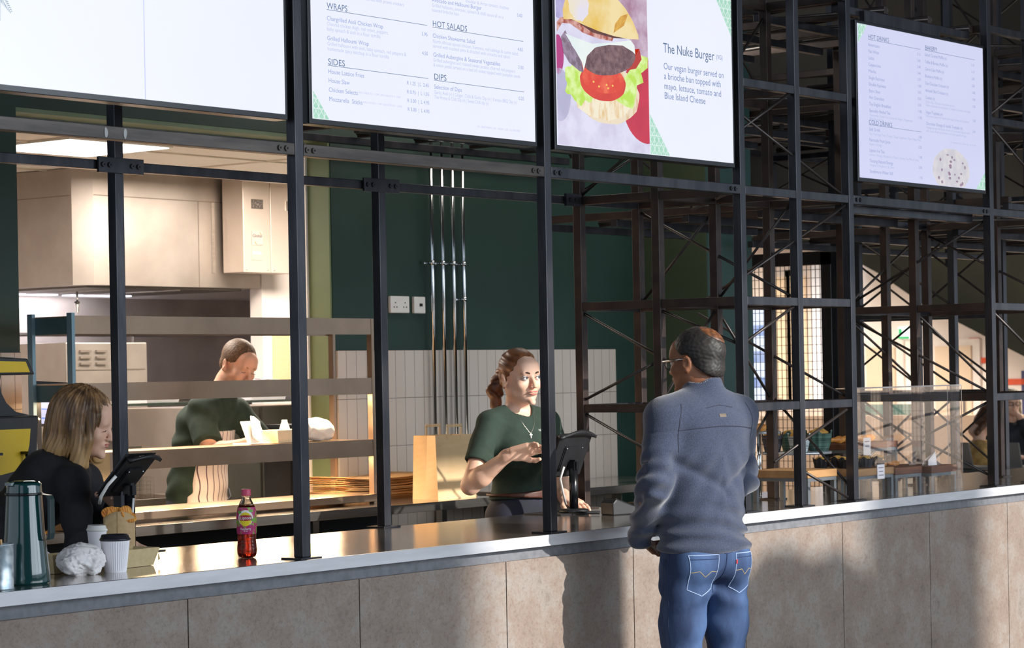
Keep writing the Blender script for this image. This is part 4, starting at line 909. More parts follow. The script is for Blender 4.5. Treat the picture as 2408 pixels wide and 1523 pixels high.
h.quadgrid([[p+sd*.014, p-sd*.014, p-sd*.012-hd*.012*(1 if 0 < i < 5 else 0), p+sd*.012-hd*.012*(1 if 0 < i < 5 else 0)] for i, p in enumerate(hp)], smooth=False, closed=True)
h.build('handle', mat('dark_teal_handle', '#1d3336', rough=.4, col2='#22393c'), T, bevel=.003)
sp = MB(); sp.lathe([(.001, 0), (.045, 0), (.047, .01), (.03, .016), (.001, .016)], (jx, jy, 1.289), 30); sp.box(jx-.062, jx-.04, jy-.012, jy+.012, 1.293, 1.302); sp.build('lid_with_spout', jg, T)
T = thing('galvanised_tin', (-1.225, .075, 1.0), 'mottled galvanised tin of stirrers at the front left corner of the counter', 'tin')
galv = mat('galvanised_spangle', '#9fb0ba', rough=.35, metal=.55, col2='#dfe9ee', nscale=38, nrough=.3, contrast=(.4, .6))
MB().lathe([(.001, 0), (.043, 0), (.044, .003), (.0425, .006), (.0435, .128), (.045, .130), (.0435, .132), (.041, .13), (.041, .01), (.001, .01)], (-1.228, .082, 1.0), 34).build('tin_body', galv, T)
for i, (dx_, dy_, hh) in enumerate(((.012, .0, .137), (-.012, .01, .145), (.0, -.012, .135))):
    MB().obox((-1.228+dx_, .082+dy_, 1.0+hh/2+.006), (.006, .012, hh), (.1*i-.1, .12*i, i)).build('wooden_stirrer', mat('stirrer_wood', '#d2a873', rough=.7), T)
T = thing('cutlery_holder', (-1.02, .52, 1.0), 'clear holder of wooden cutlery behind the green jug', 'holder')
h = MB().lathe([(.001, 0), (.035, 0), (.038, .30), (.034, .30), (.032, .01), (.001, .01)], (-1.03, .55, 1.0), 20); h.build('clear_tube', mat('smoky_clear_plastic', '#8f979c', rough=.15, alpha=.45), T)
for i in range(5): MB().obox((-1.03+.012*math.cos(i*1.3), .55+.012*math.sin(i*1.3), 1.17), (.003, .01, .31), (.02*i, .03*i-.05, i)).build('cutlery_piece', MATS['stirrer_wood'] if i % 2 else chrome, T)
# coffee cup, second cup, fries, burgers, boxes
def cup(x, y, r, h, label, lidm, bodym, ribs=True, s=1.):
    T = thing('coffee_cup', (x, y, 1.0), label, 'cup'); n = 72; P = []
    for k in range(9):
        t_ = k/8; P.append([Vector((x+(r*(.74+.26*t_)+(.0008*math.sin(i*PI) if ribs and 0 < k < 8 else 0))*math.cos(2*PI*i/n), y+(r*(.74+.26*t_)+(.0012*(-1)**i if ribs and 0 < k < 8 else 0))*math.sin(2*PI*i/n), 1.0+h*t_)) for i in range(n)])
    mb = MB(); mb.quadgrid(P, closed=True, smooth=not ribs); mb.bm.faces.new([mb.bm.verts.new(p) for p in P[0]]); mb.build('cup_body', bodym, T)
    MB().lathe([(.001, h+.001), (r*1.03, h-.002), (r*1.06, h), (r*1.06, h+.004), (r*1.0, h+.006), (r*.93, h+.016), (r*.90, h+.017), (r*.86, h+.012), (.001, h+.012)], (x, y, 1.0), 40).build('lid', lidm, T)
    return T
cup(-.635, .235, .0455, .100, 'white ribbed paper coffee cup with a black lid', mat('black_lid', '#26252b', rough=.35, col2='#2d2c33'), mat('paper_cup_white', '#eeebf0', rough=.6))
cup(-.405, .56, .040, .108, 'small white cup with a white lid behind the fries scoop', white, mat('paper_cup_white', ''), ribs=False)
fry = mat('golden_fries', '#c9792a', rough=.6, col2='#e6a94e', nscale=45, bump=.4, bscale=90)
def scoop(cx, cy, w_, h_, label, tilt=0., seed=0, nf=7):
    T = thing('fries_scoop', (cx, cy, 1.0), label, 'fries'); mb = MB(); N = 16
    R = Matrix.Rotation(math.radians(-38), 3, 'Z')       # the broad side looks at the camera
    def pt(u, s, t_):   # u -1..1 across, s front/back, t height
        hw = w_/2*(.80+.20*t_); d = .022*(1-u*u)+.003
        p = Vector((u*hw, s*d*(.6+.4*t_), 0)); p = R @ p
        return Vector((cx+p.x+tilt*t_, cy+p.y, 1.001+t_))
    for s in (-1, 1):
        P = []
        for k in range(7):
            row = []
            for i in range(N+1):
                u = -1+2*i/N; top_ = h_*(1-.13*u*u) if s < 0 else h_*(.86-.1*(1-u*u)); q = pt(u, s, k/6*top_); row.append(q)
            P.append(row)
        mb.quadgrid(P)
    o = mb.build('card_sleeve', kraft, T); sm_ = o.modifiers.new('solid', 'SOLIDIFY'); sm_.thickness = .0012
    seam = MB(); P = [pt(-.18+.04*k/6, -1, h_*(.03+.95*k/6)) + Vector((-.0006, -.0009, 0)) for k in range(7)]; seam.tube(P, .0007, 5); seam.build('glued_seam', mat('kraft_seam', '#9f875e', rough=.8), T)
    random.seed(seed)
    for i in range(nf):
        a = SDF(.0022); u = -.7+1.4*i/(nf-1); b0 = pt(u, .1, h_*(.86+.07*(1-u*u)))+Vector((0, 0, random.uniform(-.004, .012)))
        r0 = Euler((random.uniform(-.4, .4)+1.3, random.uniform(-.6, .6), random.uniform(-1, 1)))
        a.ell((0, 0, 0), (.021, .021, .0035), k=0)
        for gx in range(-2, 3):
            a.cap((gx*.008, -.018, .003), (gx*.008, .018, .003), .0028, k=.002); a.cap((-.018, gx*.008, -.003), (.018, gx*.008, -.003), .0028, k=.002)
        a.ell((0, 0, 0), (.0225, .0225, .009), k=0, op='i')
        link('lattice_fry', xform(a.mesh('lattice_fry'), Matrix.Translation(b0) @ r0.to_matrix().to_4x4()), fry, T)
    return T
scoop(-.372, .50, .125, .168, 'upright brown card scoop of lattice fries in front of the left till', seed=2, nf=6)
scoop(-.72, .57, .10, .135, 'brown card scoop heaped with lattice fries beside the green jug', seed=4, nf=9)
scoop(-1.10, .62, .12, .125, 'brown card scoop half hidden behind the tin and jug', seed=9, nf=2)
def wrap(c, r, label, m, seed, name='wrapped_burger'):
    a = SDF(.003); a.ell(c, r, k=0); a.ell((c[0]-r[0]*.75, c[1]-.02, c[2]-r[2]*.35), (r[0]*.5, r[1]*.5, r[2]*.45), rot=(0, .5, 0), k=.02)
    a.box((c[0]+.01, c[1]-r[1]*.85, c[2]-r[2]*.45), (r[0]*.30, .006, r[2]*.45), rot=(.35, .1, .3), rd=.004, k=.012)
    a.cap((c[0]-r[0], c[1]-.03, c[2]-r[2]*.5), (c[0]-r[0]*1.15, c[1]-.035, c[2]-r[2]*.2), .012, .004, k=.01)
    a.plane((0, 0, 1.001), (0, 0, -1))
    def dp(P):
        f_ = np.abs(nz(P, 38, seed))+.5*np.abs(nz(P, 85, seed+2)); return .0085*(f_-.45)-.0035*np.abs(nz(P, 150, seed+5))-.002*np.abs(nz(P, 260, seed))
    return link(name, a.mesh(name, disp=dp), m, label=label, cat='burger')
paper = mat('white_greaseproof', '#e9e3e3', rough=.55, col2='#f0ebea', nscale=6, bump=.15, bscale=70)
wrap((-.752, .262, 1.046), (.078, .065, .048), 'large burger wrapped in crumpled white paper at the counter edge', paper, 1)
wrap((-.735, .50, 1.034), (.055, .05, .036), 'smaller wrap in white paper printed in plum behind the large wrapped burger', mat('plum_printed_paper', '#eee4ea', rough=.55, col2='#93587c', nscale=42, contrast=(.56, .60), bump=.15), 4)
def tray(x, y, rz, sx, sy, h, label):
    T = thing('card_tray', (x, y, 1.0), label, 'tray'); R = Matrix.Rotation(rz, 3, 'Z'); P = []
    for f_, z_ in ((.42, .001), (.52, h), (.51, h), (.41, .004)): P.append([Vector((x, y, 1.0))+R @ Vector((sx*f_*a, sy*f_*b_, z_)) for a, b_ in ((-1, -1), (1, -1), (1, 1), (-1, 1))])
    mb = MB(); mb.quadgrid(P, smooth=False, closed=True); mb.bm.faces.new([mb.bm.verts.new(p) for p in P[0][::-1]]); mb.bm.faces.new([mb.bm.verts.new(p) for p in P[3]]); mb.build('tray_body', mat('pale_kraft', '#c6b083', rough=.75, col2='#cfba90', nscale=60), T)
    c_ = MB(); c_.prism([(0, 0), (.02, .004), (.004, .03)], lambda u, v, d: Vector((x, y, 1.0))+R @ Vector((sx*.47+.004+u*.6, -sy*.5+.002+d, h*.25+v)), 0, .001); c_.build('folded_corner', MATS['pale_kraft'], T)
    return T
tray(-.485, .355, math.radians(4), .20, .11, .058, 'pale brown card tray right of the coffee cup')
tray(-.735, .375, math.radians(4), .14, .07, .060, 'pale brown card tray half hidden behind the wrapped burger')
# ---------------------------------------------------------------- iced tea bottle
bx, by = -.022, .262
T = thing('iced_tea_bottle', (bx, by, 1.0), 'plastic bottle of raspberry iced tea with a pink cap alone on the counter', 'bottle')
BP = [(.001, .003), (.020, .0), (.0285, .004), (.0325, .016), (.0335, .03), (.0315, .046), (.0305, .058), (.0315, .075), (.033, .10), (.0335, .13), (.0325, .150), (.029, .168), (.022, .183), (.0165, .193), (.0135, .200), (.0135, .207)]
prof = []
for i in range(len(BP)-1):
    for k in range(4):
        t_ = k/4; r_ = BP[i][0]*(1-t_)+BP[i+1][0]*t_; z_ = BP[i][1]*(1-t_)+BP[i+1][1]*t_
        if .02 < z_ < .075: r_ += .0009*math.sin(z_*520)
        prof.append((r_, z_))
prof.append(BP[-1])
MB().lathe(prof, (bx, by, 1.0005), 40).build('bottle_shell', mat('clear_pet', '#f4eee8', rough=.04, trans=1., ior=1.25), T)
MB().lathe([(max(.001, r_-.0012), z_+.001) for r_, z_ in prof if z_ < .172]+[(.001, .173)], (bx, by, 1.0005), 36).build('tea', mat('raspberry_tea', '#b5381a', rough=.08, trans=.75, ior=1.3, col2='#8c2412', nscale=12), T)
MB().lathe([(.001, .2275), (.0145, .2275), (.0155, .226), (.0158, .208), (.0158, .206), (.001, .206)], (bx, by, 1.0), 30).build('cap', mat('pink_cap', '#d4476a', rough=.4, col2='#dc5577'), T)
def cyl(r_, z0, z1, m, name, a0=0, a1=360, n=40, shape=None):
    mb = MB(); P = []
    for k in range(9):
        z = z0+(z1-z0)*k/8
        rr = np.interp(z, [p[1] for p in BP], [p[0] for p in BP])+r_
        P.append([Vector((bx+rr*math.cos(math.radians(a0+(a1-a0)*i/n)), by+rr*math.sin(math.radians(a0+(a1-a0)*i/n)), 1.0005+z)) for i in range(n+1)])
    mb.quadgrid(P); return mb.build(name, m, T)
cyl(.0006, .079, .168, mat('raspberry_label', '#c2276f', rough=.35, col2='#7fb23a', nscale=55, contrast=(.52, .62)), 'label_sleeve')
aim = math.degrees(math.atan2(-.616, -.787))      # side of the bottle seen from the hall
def on_bottle(poly, off, m, name, zc, mb=None):
    mb = mb or MB(); vs = []
    for u, v in poly:
        z = zc+v; rr = float(np.interp(z, [p[1] for p in BP], [p[0] for p in BP]))+off; a = math.radians(aim)+u/rr
        vs.append(mb.bm.verts.new(Vector((bx+rr*math.cos(a), by+rr*math.sin(a), 1.0005+z))))
    mb.bm.faces.new(vs); return mb
def disc(cx_, cz_, rx, rz, n=36): return [(cx_+rx*math.cos(2*PI*i/n), cz_+rz*math.sin(2*PI*i/n)) for i in range(n)]
def fan(cx_, cz_, rx, rz, off, m, name, zc):
    mb = MB(); n = 36; cs = []
    def q(u, v):
        z = zc+v; rr = float(np.interp(z, [p[1] for p in BP], [p[0] for p in BP]))+off; a = math.radians(aim)+u/rr; return mb.bm.verts.new(Vector((bx+rr*math.cos(a), by+rr*math.sin(a), 1.0005+z)))
    rings = [[q(cx_+rx*t_*math.cos(2*PI*i/n), cz_+rz*t_*math.sin(2*PI*i/n)) for i in range(n)] for t_ in (1, .66, .33, .05)]
    for a, b_ in zip(rings, rings[1:]):
        for i in range(n): mb.bm.faces.new((a[i], a[(i+1) % n], b_[(i+1) % n], b_[i]))
    return mb.build(name, m, T)
fan(0, .0, .0265, .026, .0009, mat('label_white', '#f4f1ea', rough=.4), 'label_halo', .133)
fan(0, -.004, .0215, .023, .0012, mat('label_yellow', '#ead21c', rough=.4), 'label_sun', .133)
for (u, v) in ((-.022, .022), (.02, .026), (.026, -.004)): fan(u, v, .008, .005, .0013, mat('label_leaf', '#6aae3c', rough=.4), 'label_leaf', .130)
for (u, v) in ((-.016, -.036), (.004, -.040), (.02, -.032)): fan(u, v, .012, .009, .0010, mat('label_berry', '#c32a78', rough=.4, col2='#a01d5c', nscale=200), 'label_berry', .133)
def bandp(u0, u1, v0, v1, off, m, name, zc, n=8):
    mb = MB(); P = []
    for k in (0, 1):
        row = []
        for i in range(n+1):
            u = u0+(u1-u0)*i/n; v = (v0 if k == 0 else v1)+(.0025 if k else -.0025)*math.cos((i/n-.5)*PI); z = zc+v; rr = float(np.interp(z, [p[1] for p in BP], [p[0] for p in BP]))+off; a = math.radians(aim)+u/rr
            row.append(Vector((bx+rr*math.cos(a), by+rr*math.sin(a), 1.0005+z)))
        P.append(row)
    mb.quadgrid(P); return mb.build(name, m, T)
bandp(-.0215, .0215, -.007, .007, .0016, mat('label_red', '#a3182c', rough=.4), 'brand_band', .133)
def curved_text(s, size, wd, zc, off, m, name):
    me = text_mesh(s, 'CENTER'); xs = [v.co.x for v in me.vertices]; k = wd/(max(xs)-min(xs)); mb = MB(); mb.addmesh(me, Matrix.Identity(4))
    for v in mb.bm.verts:
        u, z = v.co.x*k, zc+v.co.y*size; rr = float(np.interp(z, [p[1] for p in BP], [p[0] for p in BP]))+off; a = math.radians(aim)+u/rr
        v.co = Vector((bx+rr*math.cos(a), by+rr*math.sin(a), 1.0005+z))
    return mb.build(name, m, T, recalc=False)
curved_text('Lipton', .0145, .036, .1285, .0021, mat('label_text_white', '#ffffff', rough=.4), 'brand_lettering')
curved_text('Raspberry', .012, .036, .093, .0016, MATS['label_text_white'], 'flavour_lettering'); curved_text('ICE TEA', .005, .014, .087, .0016, MATS['label_text_white'], 'small_lettering')
# ---------------------------------------------------------------- tills (tablet on a pole), card reader
def till(px, py, tilt, ang, label, z_top=1.19, w_=.27, h_=.20):
    T = thing('till', (px, py, 1.0), label, 'till')
    MB().box(px-.16, px+.12, py-.05, py+.15, 1.0005, 1.005).build('base_mat', blackm, T); MB().lathe([(.001, 0), (.062, 0), (.064, .006), (.058, .014), (.024, .016), (.001, .016)], (px, py, 1.005), 30).build('base', blackm, T)
    MB().tube([(px, py, 1.02), (px, py, z_top)], .0185, 20).build('pole', black, T)
    R = Matrix.Rotation(ang, 3, 'Z') @ Matrix.Rotation(tilt, 3, 'X')
    hd_ = Vector((px, py, z_top+.03))
    MB().obox((px, py, z_top+.012), (.034, .045, .05), Matrix.Rotation(ang, 3, 'Z'), .008).build('hinge', black, T)
    fr_ = MB(); c_ = hd_+R @ Vector((0, .035, .015)); fr_.obox(c_, (w_, .026, h_), R, .012); fr_.build('tablet_case', blackm, T)
    MB().obox(c_+R @ Vector((0, .0145, 0)), (w_-.03, .002, h_-.03), R).build('display', emat('till_screen', '#3a4a66', .6, '#50607c', 6), T)
    MB().obox(c_+R @ Vector((0, -.016, -.01)), (w_*.5, .012, h_*.55), R, .005).build('rear_plate', blackm, T)
    sh = MB(); n = 12; P = []
    for r_ in (0, 1):
        row = []
        for i in range(n+1):
            u = (i/n-.5); row.append(c_+R @ Vector((u*w_*(1.02), -.012-.02*r_+.004, h_/2-.004+(.030*math.cos(u*PI) if r_ else 0))))
        P.append(row)
    sh.quadgrid(P); o = sh.build('printer_hood', blackm, T); s_ = o.modifiers.new('solid', 'SOLIDIFY'); s_.thickness = .012
    for u in (-w_*.22, w_*.22): MB().sphere(c_+R @ Vector((u, -.023, .04)), .0035).build('screw', chrome, T)
    return T
tl = till(-.045, .80, math.radians(47), math.radians(3), 'black till tablet seen from behind in front of the blonde woman', 1.205, .155, .215)
MB().tube([(-.125, .78, 1.27), (-.145, .80, 1.24), (-.15, .83, 1.20), (-.13, .86, 1.175)], .006, 10).build('white_cable', white, tl)
MB().tube([(-.06, .765, 1.19), (-.07, .76, 1.14), (-.05, .775, 1.08)], .004, 8).build('hanging_cable', white, tl)
tr_ = till(2.395, .70, math.radians(22), math.radians(4), 'black till tablet on a pole beside the dark-haired cashier', 1.19)
MB().tube([(2.33, .70, 1.2), (2.315, .71, 1.15), (2.34, .715, 1.09), (2.365, .72, 1.04)], .005, 8).build('hanging_cable', mat('grey_cable', '#b8b4b0', rough=.5), tr_)
T = thing('card_reader', (2.43, .50, 1.0), 'black card payment terminal lying on the counter next to the right hand till', 'card reader')
R = Matrix.Rotation(math.radians(-12), 3, 'Z'); Rx = R @ Matrix.Rotation(math.radians(0), 3, 'X')
cr0 = Vector((2.43, .47, 1.0))
mb = MB(); mb.prism([(-.09, 0), (.10, 0), (.10, .02), (.02, .036), (-.072, .068), (-.092, .05)], lambda u, v, d: cr0+R @ Vector((u, d, v)), -.04, .04); mb.build('terminal_body', blackm, T, bevel=.005)
dd = Vector((.092, 0, -.032)).normalized(); rr_ = R @ Matrix.Rotation(math.atan2(.032, .092), 3, 'Y')
MB().obox(cr0+R @ Vector((-.025, 0, .0535)), (.080, .066, .002), rr_).build('display', mat('reader_glass', '#0d0d18', rough=.08, col2='#1a1730'), T)
for yy in (-.039, .039): MB().tube([cr0+R @ Vector((-.074, yy, .069)), cr0+R @ Vector((.02, yy, .038)), cr0+R @ Vector((.095, yy, .0225))], .0022, 6).build('silver_edge', chrome, T)
for i in range(3):
    for j in range(3): MB().obox(cr0+R @ Vector((.042+.018*i, -.02+.02*j, .0335-.0035*i)), (.012, .014, .004), R @ Matrix.Rotation(.2, 3, 'Y'), .001).build('key', mat('key_grey', '#3a3a3e', rough=.5), T)
MB().tube([(2.33, .52, 1.006), (2.30, .60, 1.006), (2.36, .74, 1.006), (2.44, .82, 1.006)], .0025, 6).build('power_cord', black, label='thin black cord running from the card terminal across the counter', cat='cord')

# ================================================================ bakery display on the right part of the counter
gl = mat('acrylic', '#f2f4f5', rough=.03, trans=1., ior=1.12, alpha=.16)
T = thing('acrylic_screen', (4.2, .12, 1.0), 'clear acrylic sneeze guard standing at the counter edge in front of the bakery', 'sneeze guard')
B(3.66, 4.742, .100, .105, 1.001, 1.503).build('front_pane', gl, T); B(3.66, 4.742, .1055, .175, 1.498, 1.503).build('top_fold', gl, T); B(4.742, 4.747, .100, .175, 1.001, 1.503).build('side_return', gl, T)
edge = mat('acrylic_edge', '#8d7d74', rough=.2, col2='#c9c2bc', nscale=8)
B(3.66, 4.748, .0985, .0998, 1.4985, 1.5045).build('polished_top_edge', edge, T); B(4.7475, 4.749, .0985, .1015, 1.001, 1.503).build('polished_side_edge', edge, T); B(4.7475, 4.749, .174, .1765, 1.001, 1.49).build('polished_side_edge', edge, T)
wood = mat('walnut_board', '#5a3320', rough=.5, col2='#7c4b2b', nscale=14, stretch=(.3, 2, 2)); oakw = mat('light_oak_board', '#9a7148', rough=.5, col2='#ab8255', nscale=14, stretch=(.3, 2, 2))
gsteel = mat('grey_riser_steel', '#6d7276', rough=.4, metal=.6, col2='#7d8286')
def riser(x0, x1, y0, y1, h, bm_, label, t=.034):
    T = thing('display_riser', ((x0+x1)/2, (y0+y1)/2, 1.0), label, 'display stand')
    for x in (x0, x1-.02):
        for yy in (y0, y1-.02): B(x, x+.02, yy, yy+.02, 1.0005, 1.0+h-.0155).build('leg', gsteel, T)
    f = MB(); f.box(x0, x1, y0, y0+.02, 1+h-.015, 1+h); f.box(x0, x1, y1-.02, y1, 1+h-.015, 1+h); f.box(x0, x0+.02, y0+.02, y1-.02, 1+h-.015, 1+h); f.box(x1-.02, x1, y0+.02, y1-.02, 1+h-.015, 1+h); f.build('frame', gsteel, T)
    B(x0-.003, x1+.003, y0-.003, y1+.003, 1+h+.0003, 1+h+t).build('board', bm_, T, bevel=.003); return T
riser(3.33, 3.575, .115, .40, .112, oakw, 'low riser with an oak board standing inside the lattice tower')
riser(3.76, 4.09, .115, .40, .100, oakw, 'low riser with a pale oak board holding muffins, left one behind the acrylic')
riser(4.11, 4.36, .115, .40, .092, wood, 'low riser with a walnut board in the middle behind the acrylic')
riser(4.46, 4.71, .115, .40, .085, wood, 'low riser with a walnut board at the right end of the acrylic')
riser(4.40, 4.90, .54, .80, .195, wood, 'tall riser with a walnut board of pastries behind the low risers', .03)
def stand(x, y, r, h, label):
    T = thing('cake_stand', (x, y, 1.0), label, 'cake stand')
    MB().lathe([(.001, h-.012), (r, h-.012), (r, h), (.001, h)], (x, y, 1.0), 40).build('round_plate', mat('satin_plate', '#c9cdd0', rough=.3, metal=.6), T)
    for k in range(4): a = k*PI/2+.5; MB().tube([(x+r*.75*math.cos(a), y+r*.75*math.sin(a), 1.001), (x+r*.75*math.cos(a), y+r*.75*math.sin(a), 1.0+h-.0125)], .005, 8).build('leg', chrome, T)
    return T
stand(4.14, .66, .165, .198, 'round metal stand with large wrapped muffins, the bigger of the two round stands')
stand(3.80, .66, .10, .305, 'smaller and higher round stand with a croissant')
mtop = mat('muffin_crumb', '#c08a3e', rough=.8, col2='#e3b35e', nscale=40, bump=.5, bscale=70)
def muffin(x, y, z, r, h, label, pm_, group=None, spiky=True):
    T = thing('muffin', (x, y, z), label, 'muffin', group); n = 24; P = []
    for k in range(5):
        t_ = k/4; P.append([Vector((x+r*(.72+.28*t_)*(1+.05*(-1)**i*(k > 0))*math.cos(2*PI*i/n), y+r*(.72+.28*t_)*(1+.05*(-1)**i*(k > 0))*math.sin(2*PI*i/n), z+h*t_*(1+(.22*max(0, math.sin(i*PI/3)) if k == 4 and spiky else 0)))) for i in range(n)])
    mb = MB(); mb.quadgrid(P, closed=True, smooth=False); mb.bm.faces.new([mb.bm.verts.new(p) for p in P[0]]); o = mb.build('paper_case', pm_, T)
    a = SDF(.005); a.ell((x, y, z+h*.86), (r*.86, r*.86, h*.42), k=0); link('muffin_top', a.mesh('muffin_top', disp=lambda Q: .005*nz(Q, 60, x*9)), mtop, T); return T
dkp = mat('black_muffin_paper', '#1d1d22', rough=.6, col2='#2b2b31'); grp = mat('green_striped_paper', '#24443a', rough=.5, col2='#4f6f62', nscale=9, stretch=(.2, .2, 14), contrast=(.47, .53)); gyp = mat('grey_striped_paper', '#2c2b33', rough=.5, col2='#5d5c66', nscale=9, stretch=(.2, .2, 14), contrast=(.47, .53)); whp = mat('pale_striped_paper', '#c9d4d4', rough=.5, col2='#5e6d6c', nscale=9, stretch=(.2, .2, 14), contrast=(.5, .6))
muffin(4.20, .575, 1.199, .062, .085, 'large muffin in a green and grey striped wrap, rightmost on the round stand', grp)
muffin(4.06, .60, 1.199, .052, .075, 'muffin in a pale striped wrap at the middle of the round stand', whp)
muffin(4.21, .74, 1.199, .05, .08, 'muffin in a green striped wrap at the back of the round stand', grp)
muffin(4.03, .73, 1.199, .05, .08, 'dark wrapped muffin at the left of the round stand', gyp)
for i, (x, yy) in enumerate(((3.80, .17), (3.87, .25), (3.93, .17), (4.0, .26), (4.05, .17), (3.82, .34), (3.95, .34))): muffin(x, yy, 1.1345, .036, .042, 'small muffin in black paper on the pale oak board behind the acrylic', dkp, 'small muffins in black paper')
def pastry(x, y, z, rz, sc_, label, group=None):
    a = SDF(.005)
    for k in range(7):
        t_ = (k-3)/3; a.ell((x+.055*sc_*t_, y+.012*sc_*t_*t_, z+.018*sc_), (.016*sc_, .024*sc_*(1-.45*abs(t_)), .021*sc_*(1-.45*abs(t_))), rot=(0, 0, rz), k=.006)
    a.plane((0, 0, z), (0, 0, -1)); return link('croissant', a.mesh('croissant', disp=lambda P: .002*nz(P, 120)), mat('baked_pastry', '#b96f2a', rough=.5, col2='#dc9c4a', nscale=30), label=label, cat='croissant', group=group)
for i in range(4): pastry(4.47+.11*i, .62+.02*(i % 2), 1.2265, 0, .95, 'golden croissant in the row on the tall walnut board', 'croissants on the tall riser')
pastry(3.80, .65, 1.3055, .4, 1.0, 'croissant alone on the smaller high stand')
for i in range(2): pastry(4.18+.12*i, .22, 1.1265, 0, .7, 'flat pastry on the middle walnut board', 'pastries on the middle board')
def card(x, y, z, w_, h_, rx, label, lines=3, m=None):
    T = thing('price_card', (x, y, z), label, 'price card'); R = Matrix.Rotation(rx, 3, 'X')
    MB().obox(Vector((x, y, z+h_/2)), (w_, .0015, h_), R).build('card', mat('card_white', '#efe9ea', rough=.6), T)
    for k in range(lines): MB().obox(Vector((x, y, z+h_/2))+R @ Vector((0, -.0013, h_*(.28-.26*k))), (w_*(.7-.12*(k % 2)), .0006, h_*.07), R).build('printed_line', mat('card_print', '#9a8f99', rough=.6), T)
card(4.37, .1095, 1.085, .072, .078, -.03, 'white price card clipped low on the front of the walnut board', 3) if False else None
card(3.965, .1085, 1.082, .066, .066, 0, 'white three line price card on the front of the pale oak board')
card(4.58, .530, 1.165, .07, .085, 0, 'white price card hanging from the tall pastry riser', 2)
tc_ = thing('price_card', (4.56, .2, 1.12), 'pointed folded white card standing on the right walnut board', 'price card')
MB().prism([(4.515, 1.1195), (4.60, 1.1195), (4.588, 1.185), (4.515, 1.145)], XZ(.16), 0, .0012).build('card', MATS['card_white'], tc_)
MB().prism([(4.515, 1.1195), (4.60, 1.1195), (4.588, 1.185), (4.515, 1.145)], lambda u, v, d: Vector((u, .161+(1.185-v)*.5+d, v)), 0, .0012).build('card', MATS['card_white'], tc_)
# ================================================================ people
from mathutils.bvhtree import BVHTree
def sub(S, M, parts):
    """add primitives given in a local frame M"""
    R = np.array(M.to_3x3())
    for p in parts:
        t = p[0]; kw = p[-1] if isinstance(p[-1], dict) else {}
        a = [x for x in p[1:] if not isinstance(x, dict)]
        if t == 'c': S.cap(M @ Vector(a[0]), M @ Vector(a[1]), a[2], a[3] if len(a) > 3 else None, **kw)
        elif t in 'eb':
            rot = kw.pop('rot', None) if 'rot' in kw else None; kw = dict(kw)
            (S.ell if t == 'e' else S.box)(M @ Vector(a[0]), a[1], **kw)
            q = list(S.p[-1]); q[3] = R @ (np.array(Euler(rot).to_matrix()) if rot else np.eye(3)); S.p[-1] = tuple(q)
        elif t == 'p': S.plane(M @ Vector(a[0]), R @ np.array(a[1], float), **kw)
    return S
def FR(pos, yaw, pitch=0., rl=0., s=1.):
    """frame whose +y is the facing direction (yaw = world angle of facing)"""
    return Matrix.Translation(pos) @ Matrix.Rotation(math.radians(yaw-90), 4, 'Z') @ Matrix.Rotation(math.radians(pitch), 4, 'X') @ Matrix.Rotation(math.radians(rl), 4, 'Y') @ Matrix.Scale(s, 4)
def head_parts(fem=False, ears=True, open_=0.):
    j = .036 if fem else .044; D = dict
    P = [('e', (0, -.018, .032), (.076, .096, .086), D(k=.01)), ('e', (0, .026, -.028), (.060, .062, .086), D(k=.03)), ('e', (0, .040, -.082), (j, .046, .030), D(k=.035)),
         ('e', (-.052, .005, -.055), (.020, .035, .030), D(k=.03)), ('e', (.052, .005, -.055), (.020, .035, .030), D(k=.03)),
         ('e', (-.040, .062, -.030), (.021, .020, .018), D(k=.03)), ('e', (.040, .062, -.030), (.021, .020, .018), D(k=.03)),
         ('c', (-.034, .078, .016), (.034, .078, .016), .0105 if not fem else .008, D(k=.02)), ('e', (0, .062, .045), (.050, .030, .035), D(k=.03)),
         ('e', (.0305, .097, -.003), (.0165, .013, .0115), D(k=.012, op='s')), ('e', (-.0305, .097, -.003), (.0165, .013, .0115), D(k=.012, op='s')),
         ('c', (0, .086, .002), (0, .1065, -.033), .0065, .0095, D(k=.012)), ('e', (0, .1085, -.037), (.0095, .009, .0085), D(k=.006)), ('e', (.0115, .099, -.039), (.0068, .008, .0065), D(k=.006)), ('e', (-.0115, .099, -.039), (.0068, .008, .0065), D(k=.006)),
         ('e', (0, .088, -.062), (.022, .012, .012), D(k=.014)), ('e', (0, .086, -.104), (.016, .013, .013), D(k=.02)),
         ('c', (0, -.02, -.06), (0, -.042, -.17), .050 if fem else .058, .050 if fem else .062, D(k=.03))]
    if ears:
        for s in (-1, 1): P += [('e', (s*.0785, -.010, -.012), (.0075, .019, .031), D(rot=(0, s*.18, s*-.35), k=.006)), ('e', (s*.086, -.007, -.008), (.005, .010, .017), D(rot=(0, s*.18, s*-.35), k=.004, op='s')), ('e', (s*.079, -.005, -.036), (.007, .009, .009), D(k=.006))]
    return P
